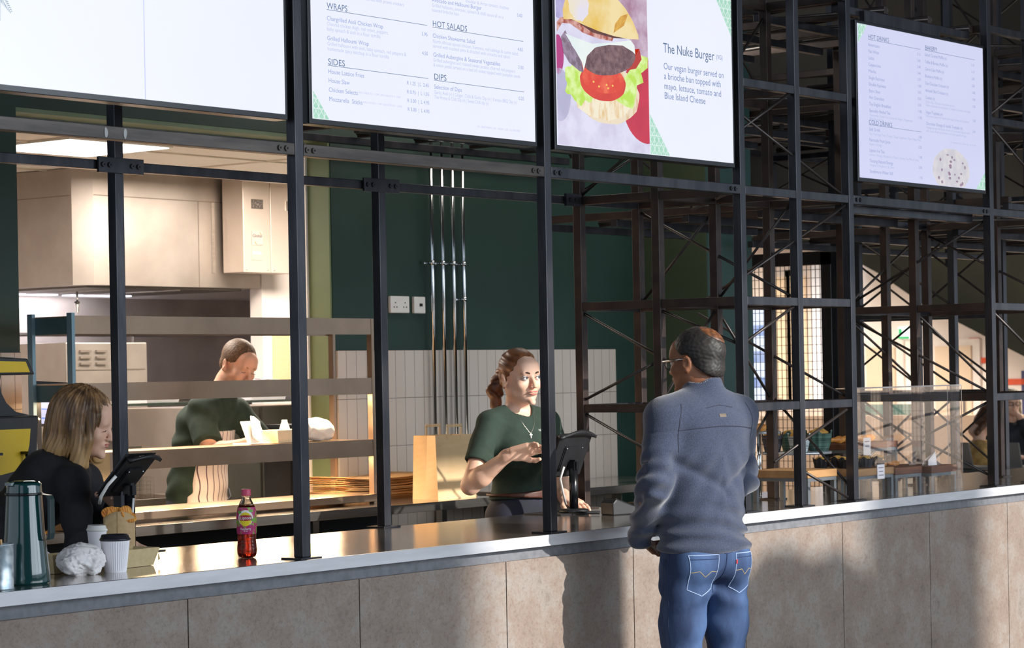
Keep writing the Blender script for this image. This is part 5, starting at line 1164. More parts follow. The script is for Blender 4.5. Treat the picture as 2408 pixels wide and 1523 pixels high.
def hand_parts(curl=.3, spread=.10, side=1, thumb=.5, curls=None):
    """palm along +y, back of the hand +z; side=1 has the thumb at -x"""
    D = dict; P = [('b', (0, .0, 0), (.040, .048, .0125), D(rd=.012, k=.012)), ('c', (0, -.045, 0), (0, -.075, 0), .022, .024, D(k=.02)), ('e', (-side*.022, -.02, -.006), (.020, .032, .015), D(k=.014))]
    for i, (x, L, r) in enumerate(((-.029, .070, .0088), (-.0095, .079, .0092), (.0105, .073, .0088), (.029, .058, .0078))):
        cu_ = curls[i] if curls else curl; p = Vector((x*side, .044, 0)); a = (x/.03)*spread*side; th = -cu_*.4
        for (f_, c_, r0, r1) in ((.45, 1., r, r*.96), (.30, 1.3, r*.96, r*.88), (.25, .9, r*.88, r*.74)):
            d = Vector((math.sin(a)*math.cos(th), math.cos(a)*math.cos(th), math.sin(th))); q = p+d*L*f_; P.append(('c', tuple(p), tuple(q), r0, r1, D(k=.004))); p = q; th -= cu_*c_
    b = [(-side*.030, -.022, -.004), (-side*.050, .012, -.010-.01*thumb), (-side*(.060-.015*thumb), .038, -.016-.016*thumb), (-side*(.060-.030*thumb), .060, -.018-.022*thumb)]
    for k in range(3): P.append(('c', b[k], b[k+1], (.0135, .0112, .0100)[k], (.0112, .0100, .0078)[k], D(k=.006)))
    return P
def hand_frame(wrist, direction, up, roll=0):
    y_ = Vector(direction).normalized(); z_ = (Vector(up)-y_*Vector(up).dot(y_)).normalized(); x_ = y_.cross(z_)
    M = Matrix((x_, y_, z_)).transposed().to_4x4(); M.translation = Vector(wrist)+y_*.062; return M
def arm(S, sh, el, wr, r=(.050, .040, .043, .027), k=.02):
    sh, el, wr = Vector(sh), Vector(el), Vector(wr); S.cap(sh, el, r[0], r[1], k); m = el.lerp(wr, .3); S.cap(el, m, r[1], r[2], k); S.cap(m, wr, r[2], r[3], k)
def skin(name, base='', warm=None):
    return mat(name, base, rough=.52, col2=warm, nscale=11, sss=.12, bump=.03, bscale=160)
def eyes(T, M, iris, shut=False, look=(0, 0)):
    for s in (-1, 1):
        c_ = M @ Vector((s*.0305, .0785, -.003)); sc_ = M.to_scale().x
        if not shut:
            e = MB().sphere(c_, .0118*sc_, 12, 16).build('eye', mat('eye_white', '#e6e0da', rough=.15), T)
            g = (M.to_3x3().normalized() @ Vector((look[0], 1, look[1]))).normalized()
            q = g.to_track_quat('Z', 'Y').to_matrix().to_4x4(); q.translation = c_+g*.0108*sc_
            ir = MB(); ir.lathe([(.0001, .0016), (.003, .0014), (.0054, .0004), (.0054, -.001)], (0, 0, 0), 18)
            for v in ir.bm.verts: v.co = q @ v.co
            ir.build('iris', mat('iris_'+iris, '#4a5a66' if iris == 'blue' else '#3a2a1e', rough=.1), e)
            pu = MB(); pu.lathe([(.0001, .0021), (.0024, .0018), (.0024, .0)], (0, 0, 0), 12)
            for v in pu.bm.verts: v.co = q @ v.co
            pu.build('pupil', black, e)
        lm = MB(); pts = [M @ Vector((s*(.0305+.0135*math.cos(a)), .0895-.0035*abs(math.cos(a))**2+(.001 if shut else .0), -.003+(.0068*math.sin(a) if not shut else -.004-.002*math.sin(a)))) for a in [PI*i/8 for i in range(9)]]
        lm.tube(pts, .0013*sc_, 6).build('eyelashes', mat('lash_dark', '#3b2a22', rough=.6), T)
def brows(T, M, m, thick=.0042):
    for s in (-1, 1):
        pts = [M @ Vector((s*x, y_, z_)) for x, y_, z_ in ((.014, .0905, .0165), (.024, .0895, .0205), (.036, .083, .0205), (.047, .071, .0145))]
        MB().tube(pts, [thick*.8, thick, thick*.85, thick*.35], 8).build('eyebrow', m, T)
def lips(T, M, m, open_=.0):
    up = SDF(.0016); up.ell((.0085, .0955, -.0585), (.0115, .0065, .0036), k=.003); up.ell((-.0085, .0955, -.0585), (.0115, .0065, .0036), k=.004)
    lo = SDF(.0016); lo.ell((0, .0950, -.0665-open_), (.0165, .0072, .0046), k=0)
    for a, n_ in ((up, 'upper_lip'), (lo, 'lower_lip')): link(n_, xform(a.mesh(n_), M), m, T)
    if open_: MB().sphere((0, 0, 0), 1, 8, 12).build('x', black, T) if False else None
def seam(T, me_obj, pts, inward, m, name, r=.0016, off=.0):
    """a stitched line laid on the cloth: points are dropped onto the mesh along 'inward'"""
    me = me_obj.data; o = Vector(me_obj.location) if me_obj.parent is None else wloc(me_obj)
    bv = BVHTree.FromPolygons([v.co+o for v in me.vertices], [tuple(p.vertices) for p in me.polygons]); out = []
    pts = [Vector(p) for p in pts]; fine = []
    for a, b_ in zip(pts, pts[1:]): fine += [a.lerp(b_, i/8) for i in range(8)]
    fine.append(pts[-1]); inward = Vector(inward).normalized()
    for p in fine:
        h = bv.ray_cast(p-inward*.5, inward)
        if h[0] is not None: out.append(h[0]+h[1]*off)
    if len(out) > 3: return MB().tube(out, r, 5).build(name, m, T)
def patch(T, me_obj, c, u, v, w_, h_, inward, m, name, off=.0012):
    me = me_obj.data; o = wloc(me_obj); bv = BVHTree.FromPolygons([q.co+o for q in me.vertices], [tuple(p.vertices) for p in me.polygons]); P = []; inward = Vector(inward).normalized(); c = Vector(c); u = Vector(u).normalized(); v = Vector(v).normalized()
    for j in range(5):
        row = []
        for i in range(7):
            p = c+u*w_*(i/6-.5)+v*h_*(j/4-.5); h = bv.ray_cast(p-inward*.5, inward); row.append((h[0]+h[1]*off) if h[0] is not None else p)
        P.append(row)
    return MB().quadgrid(P).build(name, m, T)
def to_w(M): return lambda x, y, z: M @ Vector((x, y, z))

# ---------------------------------------------------------------- the customer (seen from behind)
def customer():
    T = thing('person', (1.64, -.45, 0), 'man in grey-blue sweatshirt and jeans standing at the counter with his back turned', 'person')
    B_ = FR((1.64, -.45, 0), 72); Wd = to_w(B_); Hm = FR(Wd(-.005, .015, 1.632), 92, -4, 0, 1.0)
    sk = skin('brown_skin', '#7d4f36', '#8d5b3e')
    def torso(S, inf=0.):
        sub(S, B_, [('e', (0, .0, 1.30), (.188+inf, .118+inf, .20), dict(k=.02)), ('e', (0, -.018, 1.40), (.175+inf, .100+inf, .10), dict(k=.05)), ('e', (0, .015, 1.10), (.165+inf, .128+inf, .18), dict(k=.05)), ('e', (0, -.005, .94), (.168+inf, .125+inf, .13), dict(k=.05)),
                    ('c', (-.05, -.02, 1.47), (-.165, -.01, 1.425), .052+inf, .060+inf, dict(k=.04)), ('c', (.05, -.02, 1.47), (.165, -.01, 1.425), .052+inf, .060+inf, dict(k=.04))])
    LA = [Wd(-.172, -.005, 1.42), Wd(-.238, -.03, 1.19), Wd(-.175, .15, .985)]; RA = [Wd(.172, -.005, 1.42), Wd(.232, .06, 1.18), Wd(.12, .27, 1.06)]
    S = SDF(.005); torso(S, -.014); sub(S, Hm, head_parts()); arm(S, *LA); arm(S, *RA)
    for wr, d, up, sd in ((LA[2], Wd(-.08, .20, .965)-Wd(-.175, .15, .985)+Vector((0, 0, -.03)), B_.to_3x3() @ Vector((-.9, -.3, .3)), -1), (RA[2], Wd(.04, .36, 1.03)-Wd(.12, .27, 1.06), (0, 0, 1), 1)):
        sub(S, hand_frame(wr, d, up), hand_parts(.35, .08, sd))
    for s in (-1, 1): S.chain([Wd(s*.09, 0, .90), Wd(s*.105, .01, .50), Wd(s*.115, -.025, .10)], [.085, .055, .04]); S.box(Wd(s*.12, .05, .05), (.04, .12, .04), rd=.03, k=.02)
    link('body', S.mesh('body'), sk, T)
    # sweatshirt
    J = SDF(.0045); torso(J, .016)
    for A in (LA, RA):
        J.cap(A[0], A[1], .070, .060, .035); J.cap(A[1], A[2], .060, .046, .03)
    sub(J, B_, [('c', (0, -.022, 1.475), (0, -.018, 1.545), .074, .070, dict(k=.03)), ('c', (0, .06, 1.51), (0, .10, 1.60), .05, .06, dict(k=.01, op='s')),
                ('c', (0, -.018, 1.568), (0, -.018, 1.70), .063, .09, dict(k=.014, op='s')), ('p', (0, 0, .935), (0, .06, -1), dict(k=.012))])
    for A in (LA, RA): d = (A[2]-A[1]).normalized(); c_ = A[2]-d*.012; J.cap(c_+d*.05, c_+d*.12, .05, .06, .006, 's')
    iB = np.array(B_.inverted())
    def folds(P):
        L = P@iB[:3, :3].T+iB[:3, 3]; x, y, z = L[:, 0], L[:, 1], L[:, 2]; low = np.clip((1.16-z)/.2, 0, 1); ar = np.clip((np.abs(x)-.19)/.05, 0, 1)
        d1 = np.sin((z*92+x*16+1.5*np.sin(x*13+z*5)))*.0055*low*(1-ar)*np.clip((z-.93)/.05, 0, 1)
        d2 = -.010*np.exp(-((z-(1.16+.55*np.abs(x-.02)))/.022)**2)*(1-ar)
        d3 = np.sin(z*98+y*34+x*22+1.2*np.sin(y*30))*.0042*ar*np.clip((1.34-z)/.1, 0, 1)
        hem = .012*np.exp(-((z-.952)/.016)**2)-.008*np.exp(-((z-.985)/.012)**2)
        yoke = -.0022*np.exp(-((z-(1.385-.35*x*x*4*.15))/.004)**2)
        return -(d1*1.7+d2*1.1+d3*1.7)-hem*.7-yoke*(y < 0)+.003*nz(L, 22)-.0025*np.sin(z*42+np.abs(x)*75)*np.clip((1.36-z)/.1, 0, 1)*(1-low)
    sw = mat('heathered_blue_fleece', '#1f2534', rough=.95, col2='#3f4963', nscale=230, nrough=.8, contrast=(.3, .7), sheen=.35, bump=.25, bscale=320)
    jo = link('sweatshirt', J.mesh('sweatshirt', disp=folds), sw, T)
    dk = mat('navy_seam_thread', '#26283a', rough=.8); inw = B_.to_3x3() @ Vector((0, 1, 0)); inl = B_.to_3x3() @ Vector((.86, .5, 0))
    seam(T, jo, [Wd(x, 0, 1.392-.10*abs(x)**1.5*2) for x in (-.17, -.12, -.06, 0, .06, .12, .17)], inw, dk, 'yoke_seam', .0018)
    for s in (-1, 1): seam(T, jo, [Wd(s*.15, 0, 1.475), Wd(s*.168, 0, 1.42), Wd(s*.172, 0, 1.36), Wd(s*.168, 0, 1.30)], inw, dk, 'sleeve_seam', .0018)
    seam(T, jo, [Wd(x, 0, 1.468-.02*abs(x)*8) for x in (-.062, -.03, 0, .03, .062)], inw, dk, 'collar_seam', .0016)
    patch(T, jo, Wd(.0, 0, 1.43), B_.to_3x3() @ Vector((1, 0, 0)), (0, 0, 1), .03, .012, inw, mat('brown_label', '#54483a', rough=.6), 'neck_label')
    patch(T, jo, Wd(-.24, -.0, 1.245), B_.to_3x3() @ Vector((-.5, .86, 0)), (0, 0, 1), .028, .034, inl, mat('dark_patch', '#3e3f4e', rough=.8), 'sleeve_patch'); seam(T, jo, [Wd(-.25, -.03, 1.268), Wd(-.25, .02, 1.262)], inl, dk, 'sleeve_zip', .002)
    # jeans
    K = SDF(.005); sub(K, B_, [('e', (0, -.008, .93), (.172, .132, .11), dict(k=.02)), ('e', (-.078, -.052, .885), (.088, .082, .085), dict(k=.04)), ('e', (.078, -.052, .885), (.088, .082, .085), dict(k=.04))])
    for s in (-1, 1): K.chain([Wd(s*.088, -.008, .86), Wd(s*.10, .0, .66), Wd(s*.110, .008, .50), Wd(s*.118, -.02, .12)], [.098, .083, .066, .058], .022)
    K.plane(Wd(0, 0, 1.0), (0, 0, 1)); K.plane(Wd(0, 0, .07), (0, 0, -1)); sub(K, B_, [('c', (0, -.17, .90), (0, -.15, .80), .006, .010, dict(k=.03, op='s'))])
    def jf(P):
        L = P@iB[:3, :3].T+iB[:3, 3]; x, y, z = L[:, 0], L[:, 1], L[:, 2]
        return -.006*np.sin(z*58+np.abs(x)*26+1.5*np.sin(x*20))*np.clip((.84-z)/.06, 0, 1)*np.clip((z-.70)/.05, .25, 1)-.005*np.sin(z*40+y*30)*np.clip((.62-z)/.1, 0, 1)-.003*nz(L, 24)
    den = mat('blue_denim', '#1e3052', rough=.85, col2='#48648f', nscale=7, contrast=(.40, .72), bump=.12, bscale=420, stretch=(1, 1, .45))
    ko = link('jeans', K.mesh('jeans', disp=jf), den, T); st = mat('denim_light_edge', '#8fa2c0', rough=.8); yl = mat('tan_stitching', '#a99465', rough=.8); dkd = mat('denim_dark_seam', '#1d2f52', rough=.85)
    for x0, x1 in ((-.145, -.035), (.045, .145)):
        out = [(x0, .925), (x0+.004, .80), ((x0+x1)/2, .775), (x1-.004, .80), (x1, .925), (x0, .925)]
        seam(T, ko, [Wd(x, 0, z) for x, z in out], inw, st, 'pocket_seam', .0018); seam(T, ko, [Wd(x, 0, .910) for x in (x0, (x0+x1)/2, x1)], inw, dkd, 'pocket_hem', .0016)
        seam(T, ko, [Wd(x0+.004, 0, .862), Wd(x0+.03, 0, .866), Wd((x0+x1)/2, 0, .845), Wd(x1-.03, 0, .866), Wd(x1-.004, 0, .862)], inw, yl, 'pocket_arc_stitch', .0011)
    seam(T, ko, [Wd(.003, 0, .95), Wd(.002, 0, .88), Wd(0, 0, .80), Wd(0, 0, .78)], inw, dkd, 'seat_seam', .0026); seam(T, ko, [Wd(-.16, 0, .955), Wd(-.03, 0, .935), Wd(.003, 0, .925), Wd(.04, 0, .935), Wd(.16, 0, .955)], inw, dkd, 'yoke_seam', .0016)
    seam(T, ko, [Wd(-.2, -.03, z) for z in (.95, .8, .65, .5)], B_.to_3x3() @ Vector((1, .35, 0)), dkd, 'side_seam', .0022)
    patch(T, ko, Wd(.047, 0, .895), B_.to_3x3() @ Vector((1, 0, 0)), (0, 0, 1), .006, .015, inw, mat('red_tab', '#b02a2a', rough=.7), 'red_tab', .003)
    for s in (-1, 1): a = SDF(.006); a.cap(Wd(s*.118, -.05, .045), Wd(s*.13, .15, .035), .045, .038); a.plane((0, 0, .001), (0, 0, -1)); link('shoe', a.mesh('shoe'), blackm, T)
    # hair with the thinning crown, glasses
    Hs = SDF(.0035); sub(Hs, Hm, [('e', (0, -.020, .034), (.083, .103, .092), dict(k=0)), ('e', (0, -.055, -.035), (.070, .055, .055), dict(k=.02)), ('p', (0, .052, .05), (0, .75, -.9), dict(k=.006)), ('e', (0, .10, -.02), (.10, .085, .075), dict(k=.01, op='s')),
                          ('e', (-.085, .0, -.02), (.03, .032, .045), dict(k=.008, op='s')), ('e', (.085, .0, -.02), (.03, .032, .045), dict(k=.008, op='s')), ('p', (0, -.03, -.085), (0, -.15, -1), dict(k=.01)),
                          ('e', (.018, -.085, .108), (.055, .056, .052), dict(k=.016, op='s'))])
    iH = np.array(Hm.inverted())
    def hn(P): L = P@iH[:3, :3].T+iH[:3, 3]; return -.0007*np.sin(L[:, 0]*420+L[:, 1]*160+8*np.sin(L[:, 2]*70))-.0010*nz(L, 200)
    link('hair', Hs.mesh('hair', disp=hn), mat('black_hair', '#120f0d', rough=.6, col2='#241e1a', nscale=60, stretch=(1, 1, .2)), T)
    cr = SDF(.0035); sub(cr, Hm, [('e', (.002, -.024, .037), (.0775, .098, .0865), dict(k=0)), ('e', (.018, -.083, .106), (.064, .066, .062), dict(k=.01, op='i'))]); link('bald_crown', cr.mesh('bald_crown'), mat('crown_skin', '#44291a', rough=.5, col2='#7b4c2c', nscale=70), T)
    G = Hm; silver = mat('silver_temple', '#b9b3ac', rough=.2, metal=.9); gm = thing('x', (0, 0, 0), None, None) if False else None
    for s in (-1, 1):
        MB().tube([G @ Vector((s*.078, -.008, .006)), G @ Vector((s*.080, .03, .006)), G @ Vector((s*.072, .096, .004))], [.0022, .0035, .0045], 8).build('glasses_temple', silver, T)
        pts = [G @ Vector((s*(.036+.029*math.cos(a)), .104-.010*abs(math.cos(a)), -.004+.019*math.sin(a))) for a in [2*PI*i/24 for i in range(25)]]
        MB().tube(pts, .0018, 6).build('glasses_rim', mat('dark_rim', '#2a2422', rough=.3), T)
        MB().quadgrid([[G @ Vector((s*(.036+r_*.029*math.cos(a)), .104-.010*abs(math.cos(a))*r_, -.004+r_*.019*math.sin(a))) for a in [2*PI*i/24 for i in range(25)]] for r_ in (1, .5, .02)]).build('lens', mat('lens_glass', '#e8eef2', rough=.03, alpha=.25), T)
    MB().tube([G @ Vector((-.008, .104, .0)), G @ Vector((0, .108, .002)), G @ Vector((.008, .104, .0))], .0018, 6).build('glasses_bridge', silver, T)
    eyes(T, Hm, 'brown'); lips(T, Hm, mat('brown_lips', '#6e3f33', rough=.5)); brows(T, Hm, mat('black_brow', '#1c1613', rough=.7))
customer()

# ---------------------------------------------------------------- the dark-haired cashier
def cashier():
    T = thing('person', (2.46, 1.04, 0), 'woman in dark green t-shirt with brown ponytail, gesturing behind the right till', 'person')
    B_ = FR((2.46, 1.04, 0), 250); Wd = to_w(B_); Hm = FR((2.458, 1.022, 1.583), 251, -3, 2, 1.04)
    sk = skin('fair_skin', '#dfb096', '#e8bda4')
    RA = [Vector((2.310, 1.085, 1.375)), Vector((2.145, 1.06, 1.125)), Vector((2.150, .855, 1.255))]; LA = [Vector((2.61, .99, 1.375)), Vector((2.70, .99, 1.12)), Vector((2.565, .875, 1.055))]
    def torso(S, inf=0.):
        sub(S, B_, [('e', (0, 0, 1.25), (.150+inf, .092+inf, .17), dict(k=.02)), ('e', (0, -.005, 1.35), (.150+inf, .080+inf, .08), dict(k=.04)), ('e', (0, .0, 1.08), (.120+inf, .092+inf, .12), dict(k=.05)), ('e', (0, -.005, .93), (.155+inf, .11+inf, .13), dict(k=.07)),
                    ('e', (-.058, .070, 1.24), (.058+inf, .052+inf, .058+inf), dict(k=.03)), ('e', (.058, .070, 1.24), (.058+inf, .052+inf, .058+inf), dict(k=.03)),
                    ('c', (-.04, -.015, 1.42), (-.14, -.005, 1.385), .036+inf, .045+inf, dict(k=.04)), ('c', (.04, -.015, 1.42), (.14, -.005, 1.385), .036+inf, .045+inf, dict(k=.04))])
    S = SDF(.004); torso(S, -.010); sub(S, Hm, head_parts(True)); arm(S, *RA, r=(.046, .038, .041, .024)); arm(S, *LA, r=(.046, .038, .040, .024))
    sub(S, hand_frame(RA[2], (.045, -.13, .035), (.55, .25, .8)), hand_parts(.30, .16, 1, .4, [.12, .25, .38, .42])); sub(S, hand_frame(LA[2], (-.05, -.12, -.03), (0, .1, 1)), hand_parts(.25, .1, -1, .3))
    for s in (-1, 1): S.chain([Wd(s*.08, 0, .88), Wd(s*.085, .01, .48), Wd(s*.09, -.02, .10)], [.082, .052, .038])
    link('body', S.mesh('body'), sk, T)
    J = SDF(.0045); torso(J, .011); J.cap(RA[0], RA[0].lerp(RA[1], .62), .056, .060, .025); J.cap(LA[0], LA[0].lerp(LA[1], .62), .056, .060, .025)
    for A in (RA, LA): d = (A[1]-A[0]).normalized(); c_ = A[0].lerp(A[1], .60); J.cap(c_+d*.035, c_+d*.09, .05, .05, .004, 's'); J.plane(c_+d*.02, d, k=.004) if False else J.box(c_+d*.075, (.09, .09, .06), rot=d.to_track_quat('Z', 'Y').to_euler(), rd=.002, k=.004, op='s')
    sub(J, B_, [('c', (0, .004, 1.432), (0, .02, 1.56), .056, .072, dict(k=.008, op='s')), ('p', (0, 0, 1.060), (0, 0, -1), dict(k=.01))])
    iB = np.array(B_.inverted())
    def folds(P):
        L = P@iB[:3, :3].T+iB[:3, 3]; x, y, z = L[:, 0], L[:, 1], L[:, 2]
        return -.0075*np.sin(z*44+x*32+1.6*np.sin(x*17+y*9))*np.clip((1.30-z)/.12, .15, 1)-.003*nz(L, 26, 2)-.004*np.exp(-((z-1.12)/.02)**2)
    gr = mat('dark_green_jersey', '#26352c', rough=.9, col2='#2c3c32', nscale=30, bump=.06, bscale=200)
    jo = link('t_shirt', J.mesh('t_shirt', disp=folds), gr, T)
    K = SDF(.005); sub(K, B_, [('e', (0, -.004, .97), (.160, .118, .14), dict(k=.02)), ('e', (0, -.055, .90), (.13, .085, .09), dict(k=.04))])
    for s in (-1, 1): K.chain([Wd(s*.082, 0, .86), Wd(s*.088, .01, .5), Wd(s*.09, -.02, .12)], [.092, .066, .05])
    K.plane(Wd(0, 0, 1.075), (0, 0, 1)); K.plane((0, 0, .05), (0, 0, -1)); nv = mat('navy_apron_cloth', '#1b1c28', rough=.85, col2='#232535', nscale=12)
    link('apron_and_trousers', K.mesh('apron_and_trousers', disp=lambda P: -.004*nz(P, 25)), nv, T)
    W_ = SDF(.004); sub(W_, B_, [('e', (0, -.002, 1.070), (.154, .117, .3), dict(k=0)), ('p', (0, 0, 1.088), (.06, 0, 1), dict(k=.002)), ('p', (0, 0, 1.060), (.06, 0, -1), dict(k=.002))])
    link('waist_strap', W_.mesh('waist_strap'), mat('brown_leather_strap', '#4a2412', rough=.5), T)
    for s in (-1, 1): a = SDF(.006); a.cap(Wd(s*.09, -.05, .045), Wd(s*.10, .13, .032), .04, .034); a.plane((0, 0, .001), (0, 0, -1)); link('shoe', a.mesh('shoe'), blackm, T)
    hairm = mat('chestnut_hair', '#5c3422', rough=.42, col2='#9a6238', nscale=38, stretch=(1, .35, .5), contrast=(.35, .7))
    Hs = SDF(.0032); D = dict
    sub(Hs, Hm, [('e', (0, -.022, .036), (.0815, .102, .090), D(k=0)), ('e', (0, -.06, -.01), (.066, .05, .06), D(k=.02)), ('e', (0, .10, -.025), (.095, .072, .088), D(k=.012, op='s')), ('p', (0, .063, .06), (0, .85, -.75), D(k=.012)),
                 ('e', (-.088, .008, -.025), (.03, .030, .045), D(k=.008, op='s')), ('e', (.088, .008, -.025), (.03, .030, .045), D(k=.008, op='s')), ('p', (0, -.03, -.075), (0, .35, -1), D(k=.01)),
                 ('e', (0, -.125, .012), (.026, .026, .026), D(k=.02)), ('c', (.0, -.145, .0), (.02, -.165, -.055), .030, .034, D(k=.015)), ('c', (.02, -.165, -.055), (.03, -.150, -.115), .034, .026, D(k=.015)), ('c', (.03, -.150, -.115), (.02, -.125, -.150), .026, .010, D(k=.015)), ('e', (.045, -.165, -.07), (.018, .018, .03), D(k=.012))])
    iH = np.array(Hm.inverted())
    def hn(P): L = P@iH[:3, :3].T+iH[:3, 3]; x, y, z = L.T; f_ = np.clip((-y-.09)/.03, 0, 1); return -.0018*np.sin(z*210+6*np.sin(x*30)+y*60)*(1-f_)-.004*np.sin(x*130+z*60+5*np.sin(z*40))*f_
    link('hair', Hs.mesh('hair', disp=hn), hairm, T)
    MB().lathe([(.018, -.006), (.022, 0), (.018, .006)], Hm @ Vector((0, -.133, .008)), 14).build('hair_tie', blackm, T)
    eyes(T, Hm, 'blue', look=(-.25, .12)); brows(T, Hm, mat('brown_brow', '#4a2c1c', rough=.7), .0042); lips(T, Hm, mat('pink_lips', '#b9695f', rough=.4), .003)
    # pendant chain and logo
    ch = [Wd(x, 0, z) for x, z in ((-.050, 1.428), (-.042, 1.405), (-.026, 1.372), (-.005, 1.342), (0, 1.338), (.005, 1.342), (.026, 1.372), (.042, 1.405), (.050, 1.428))]
    inw = B_.to_3x3() @ Vector((0, -1, 0)); seam(T, jo, ch, inw, mat('dull_silver', '#8b857c', rough=.4, metal=.7), 'necklace_chain', .0007, .0006)
    pd = patch(T, jo, Wd(0, 0, 1.327), B_.to_3x3() @ Vector((1, 0, 0)), (0, 0, 1), .004, .022, inw, MATS['dull_silver'], 'pendant', .003); patch(T, jo, Wd(0, 0, 1.331), B_.to_3x3() @ Vector((1, 0, 0)), (0, 0, 1), .014, .004, inw, MATS['dull_silver'], 'pendant', .0032)
    bv = BVHTree.FromPolygons([q.co+wloc(jo) for q in jo.data.vertices], [tuple(p.vertices) for p in jo.data.polygons])
    for s_, x0, z0, hgt, wd in (('NUCO', -.042, 1.345, .014, .050), ('N', -.058, 1.318, .014, .010)):
        me = text_mesh(s_, 'LEFT'); xs = [v.co.x for v in me.vertices]; k = wd/(max(xs)-min(xs)); mb = MB(); mb.addmesh(me, Matrix.Identity(4)); iv = Vector(inw).normalized()
        for v in mb.bm.verts:
            p = Wd(x0-v.co.x*k, 0, z0+v.co.y*hgt); h = bv.ray_cast(p-iv*.5, iv); v.co = h[0]+h[1]*.0015 if h[0] is not None else p
        mb.build('shirt_lettering', mat('shirt_print', '#c9ccc6', rough=.7), T, recalc=False)
cashier()

# ---------------------------------------------------------------- the cook
def cook():
    T = thing('person', (2.68, 3.2, 0), 'cook with short brown hair in green shirt and striped apron, bending over behind the pass', 'person')
    Hm = FR((2.790, 3.05, 1.665), 262, -24, -8, 1.02); B_ = FR((2.68, 3.22, 0), 285); Wd = to_w(B_)
    pel = Vector((2.66, 3.25, .95)); che = Vector((2.69, 3.21, 1.28)); nk = Vector((2.735, 3.135, 1.50))
    RA = [Vector((2.575, 3.10, 1.435)), Vector((2.50, 2.97, 1.235)), Vector((2.54, 2.74, 1.285))]; LA = [Vector((2.875, 3.165, 1.435)), Vector((2.945, 3.0, 1.22)), Vector((2.80, 2.83, 1.27))]
    Ch = FR(che, 285, -14); Pv = FR(pel, 285, -4); sk = skin('ruddy_skin', '#dba78f', '#e3b096')
    def torso(S, inf=0.):
        sub(S, Ch, [('e', (0, 0, 0), (.178+inf, .118+inf, .19), dict(k=.02)), ('e', (0, -.01, .11), (.172+inf, .098+inf, .09), dict(k=.05))]); sub(S, Pv, [('e', (0, .01, .12), (.158+inf, .125+inf, .17), dict(k=.06)), ('e', (0, 0, -.02), (.165+inf, .12+inf, .13), dict(k=.05))])
        for A in (RA, LA): S.cap(nk+(A[0]-nk)*.3+Vector((0, 0, -.03)), A[0], .05+inf, .056+inf, .04)
    S = SDF(.005); torso(S, -.014); sub(S, Hm, head_parts()); S.cap(nk+Vector((0, 0, -.05)), Hm @ Vector((0, -.03, -.10)), .062, .055, .03); arm(S, *RA); arm(S, *LA)
    sub(S, hand_frame(RA[2], (.08, -.13, .0), (.3, 0, .9)), hand_parts(.4, .08, 1)); sub(S, hand_frame(LA[2], (-.1, -.12, .0), (-.3, 0, .9)), hand_parts(.4, .08, -1))
    for s in (-1, 1): S.chain([Wd(s*.09, 0, .88), Wd(s*.10, .01, .48), Wd(s*.11, -.02, .10)], [.085, .055, .04])
    link('body', S.mesh('body'), sk, T)
    J = SDF(.005); torso(J, .014)
    for A in (RA, LA):
        J.cap(A[0], A[0].lerp(A[1], .72), .068, .070, .03); d = (A[1]-A[0]).normalized(); c_ = A[0].lerp(A[1], .70); J.box(c_+d*.075, (.095, .095, .06), rot=d.to_track_quat('Z', 'Y').to_euler(), rd=.002, k=.004, op='s')
    J.cap(nk+Vector((0, 0, -.06)), (nk+Vector((0, 0, -.05))).lerp(Hm @ Vector((0, -.03, -.10)), .45), .072, .066, .03); J.cap(nk+Vector((-.01, .01, -.02)), nk+Vector((.01, -.01, .035)), .070, .064, .02); J.cap(nk+Vector((.01, -.0, .065)), nk+Vector((.03, -.03, .17)), .058, .08, .006, 's')
    link('t_shirt', J.mesh('t_shirt', disp=lambda P: -.004*np.sin(P[:, 2]*44+P[:, 0]*25+nz(P, 12)*3)-.002*nz(P, 30)), MATS['dark_green_jersey'], T)
    A_ = SDF(.005); torso(A_, .021); ap = FR((2.68, 3.22, 0), 285)
    for s in (-1, 1): A_.chain([Wd(s*.07, .04, .88), Wd(s*.08, .07, .5)], [.12, .12], .05)
    sub(A_, ap, [('p', (0, .02, 0), (0, -1, 0), dict(k=.004)), ('p', (0, 0, 1.375), (0, .25, 1), dict(k=.004)), ('p', (0, 0, .48), (0, 0, -1), dict(k=.004)), ('p', (.145, 0, 1.2), (1, 0, .12), dict(k=.004)), ('p', (-.145, 0, 1.2), (-1, 0, .12), dict(k=.004))])
    m = bpy.data.materials.new('pinstripe_apron'); m.use_nodes = True; nt = m.node_tree; bs = nt.nodes['Principled BSDF']; bs.inputs['Roughness'].default_value = .9
    tc = nt.nodes.new('ShaderNodeTexCoord'); mp = nt.nodes.new('ShaderNodeMapping'); mp.inputs['Rotation'].default_value = (0, 0, -math.radians(195)); wv = nt.nodes.new('ShaderNodeTexWave'); wv.wave_type = 'BANDS'; wv.bands_direction = 'X'; wv.inputs['Scale'].default_value = 9.0; wv.inputs['Distortion'].default_value = .3; wv.inputs['Detail'].default_value = 0
    r = nt.nodes.new('ShaderNodeValToRGB'); r.color_ramp.elements[0].position = .02; r.color_ramp.elements[0].color = lin('#5a3a44'); r.color_ramp.elements[1].position = .07; r.color_ramp.elements[1].color = lin('#ead9d0')
    for a, b_ in ((tc.outputs['Object'], mp.inputs[0]), (mp.outputs[0], wv.inputs[0]), (wv.outputs['Fac'], r.inputs[0]), (r.outputs[0], bs.inputs['Base Color'])): nt.links.new(a, b_)
    link('striped_apron', A_.mesh('striped_apron', disp=lambda P: -.003*nz(P, 22)), m, T)
    st = [Ch @ Vector((s*.10, .10, .10)) for s in (-1, 1)]; tp = [Ch @ Vector((s*.065, .0, .235)) for s in (-1, 1)]
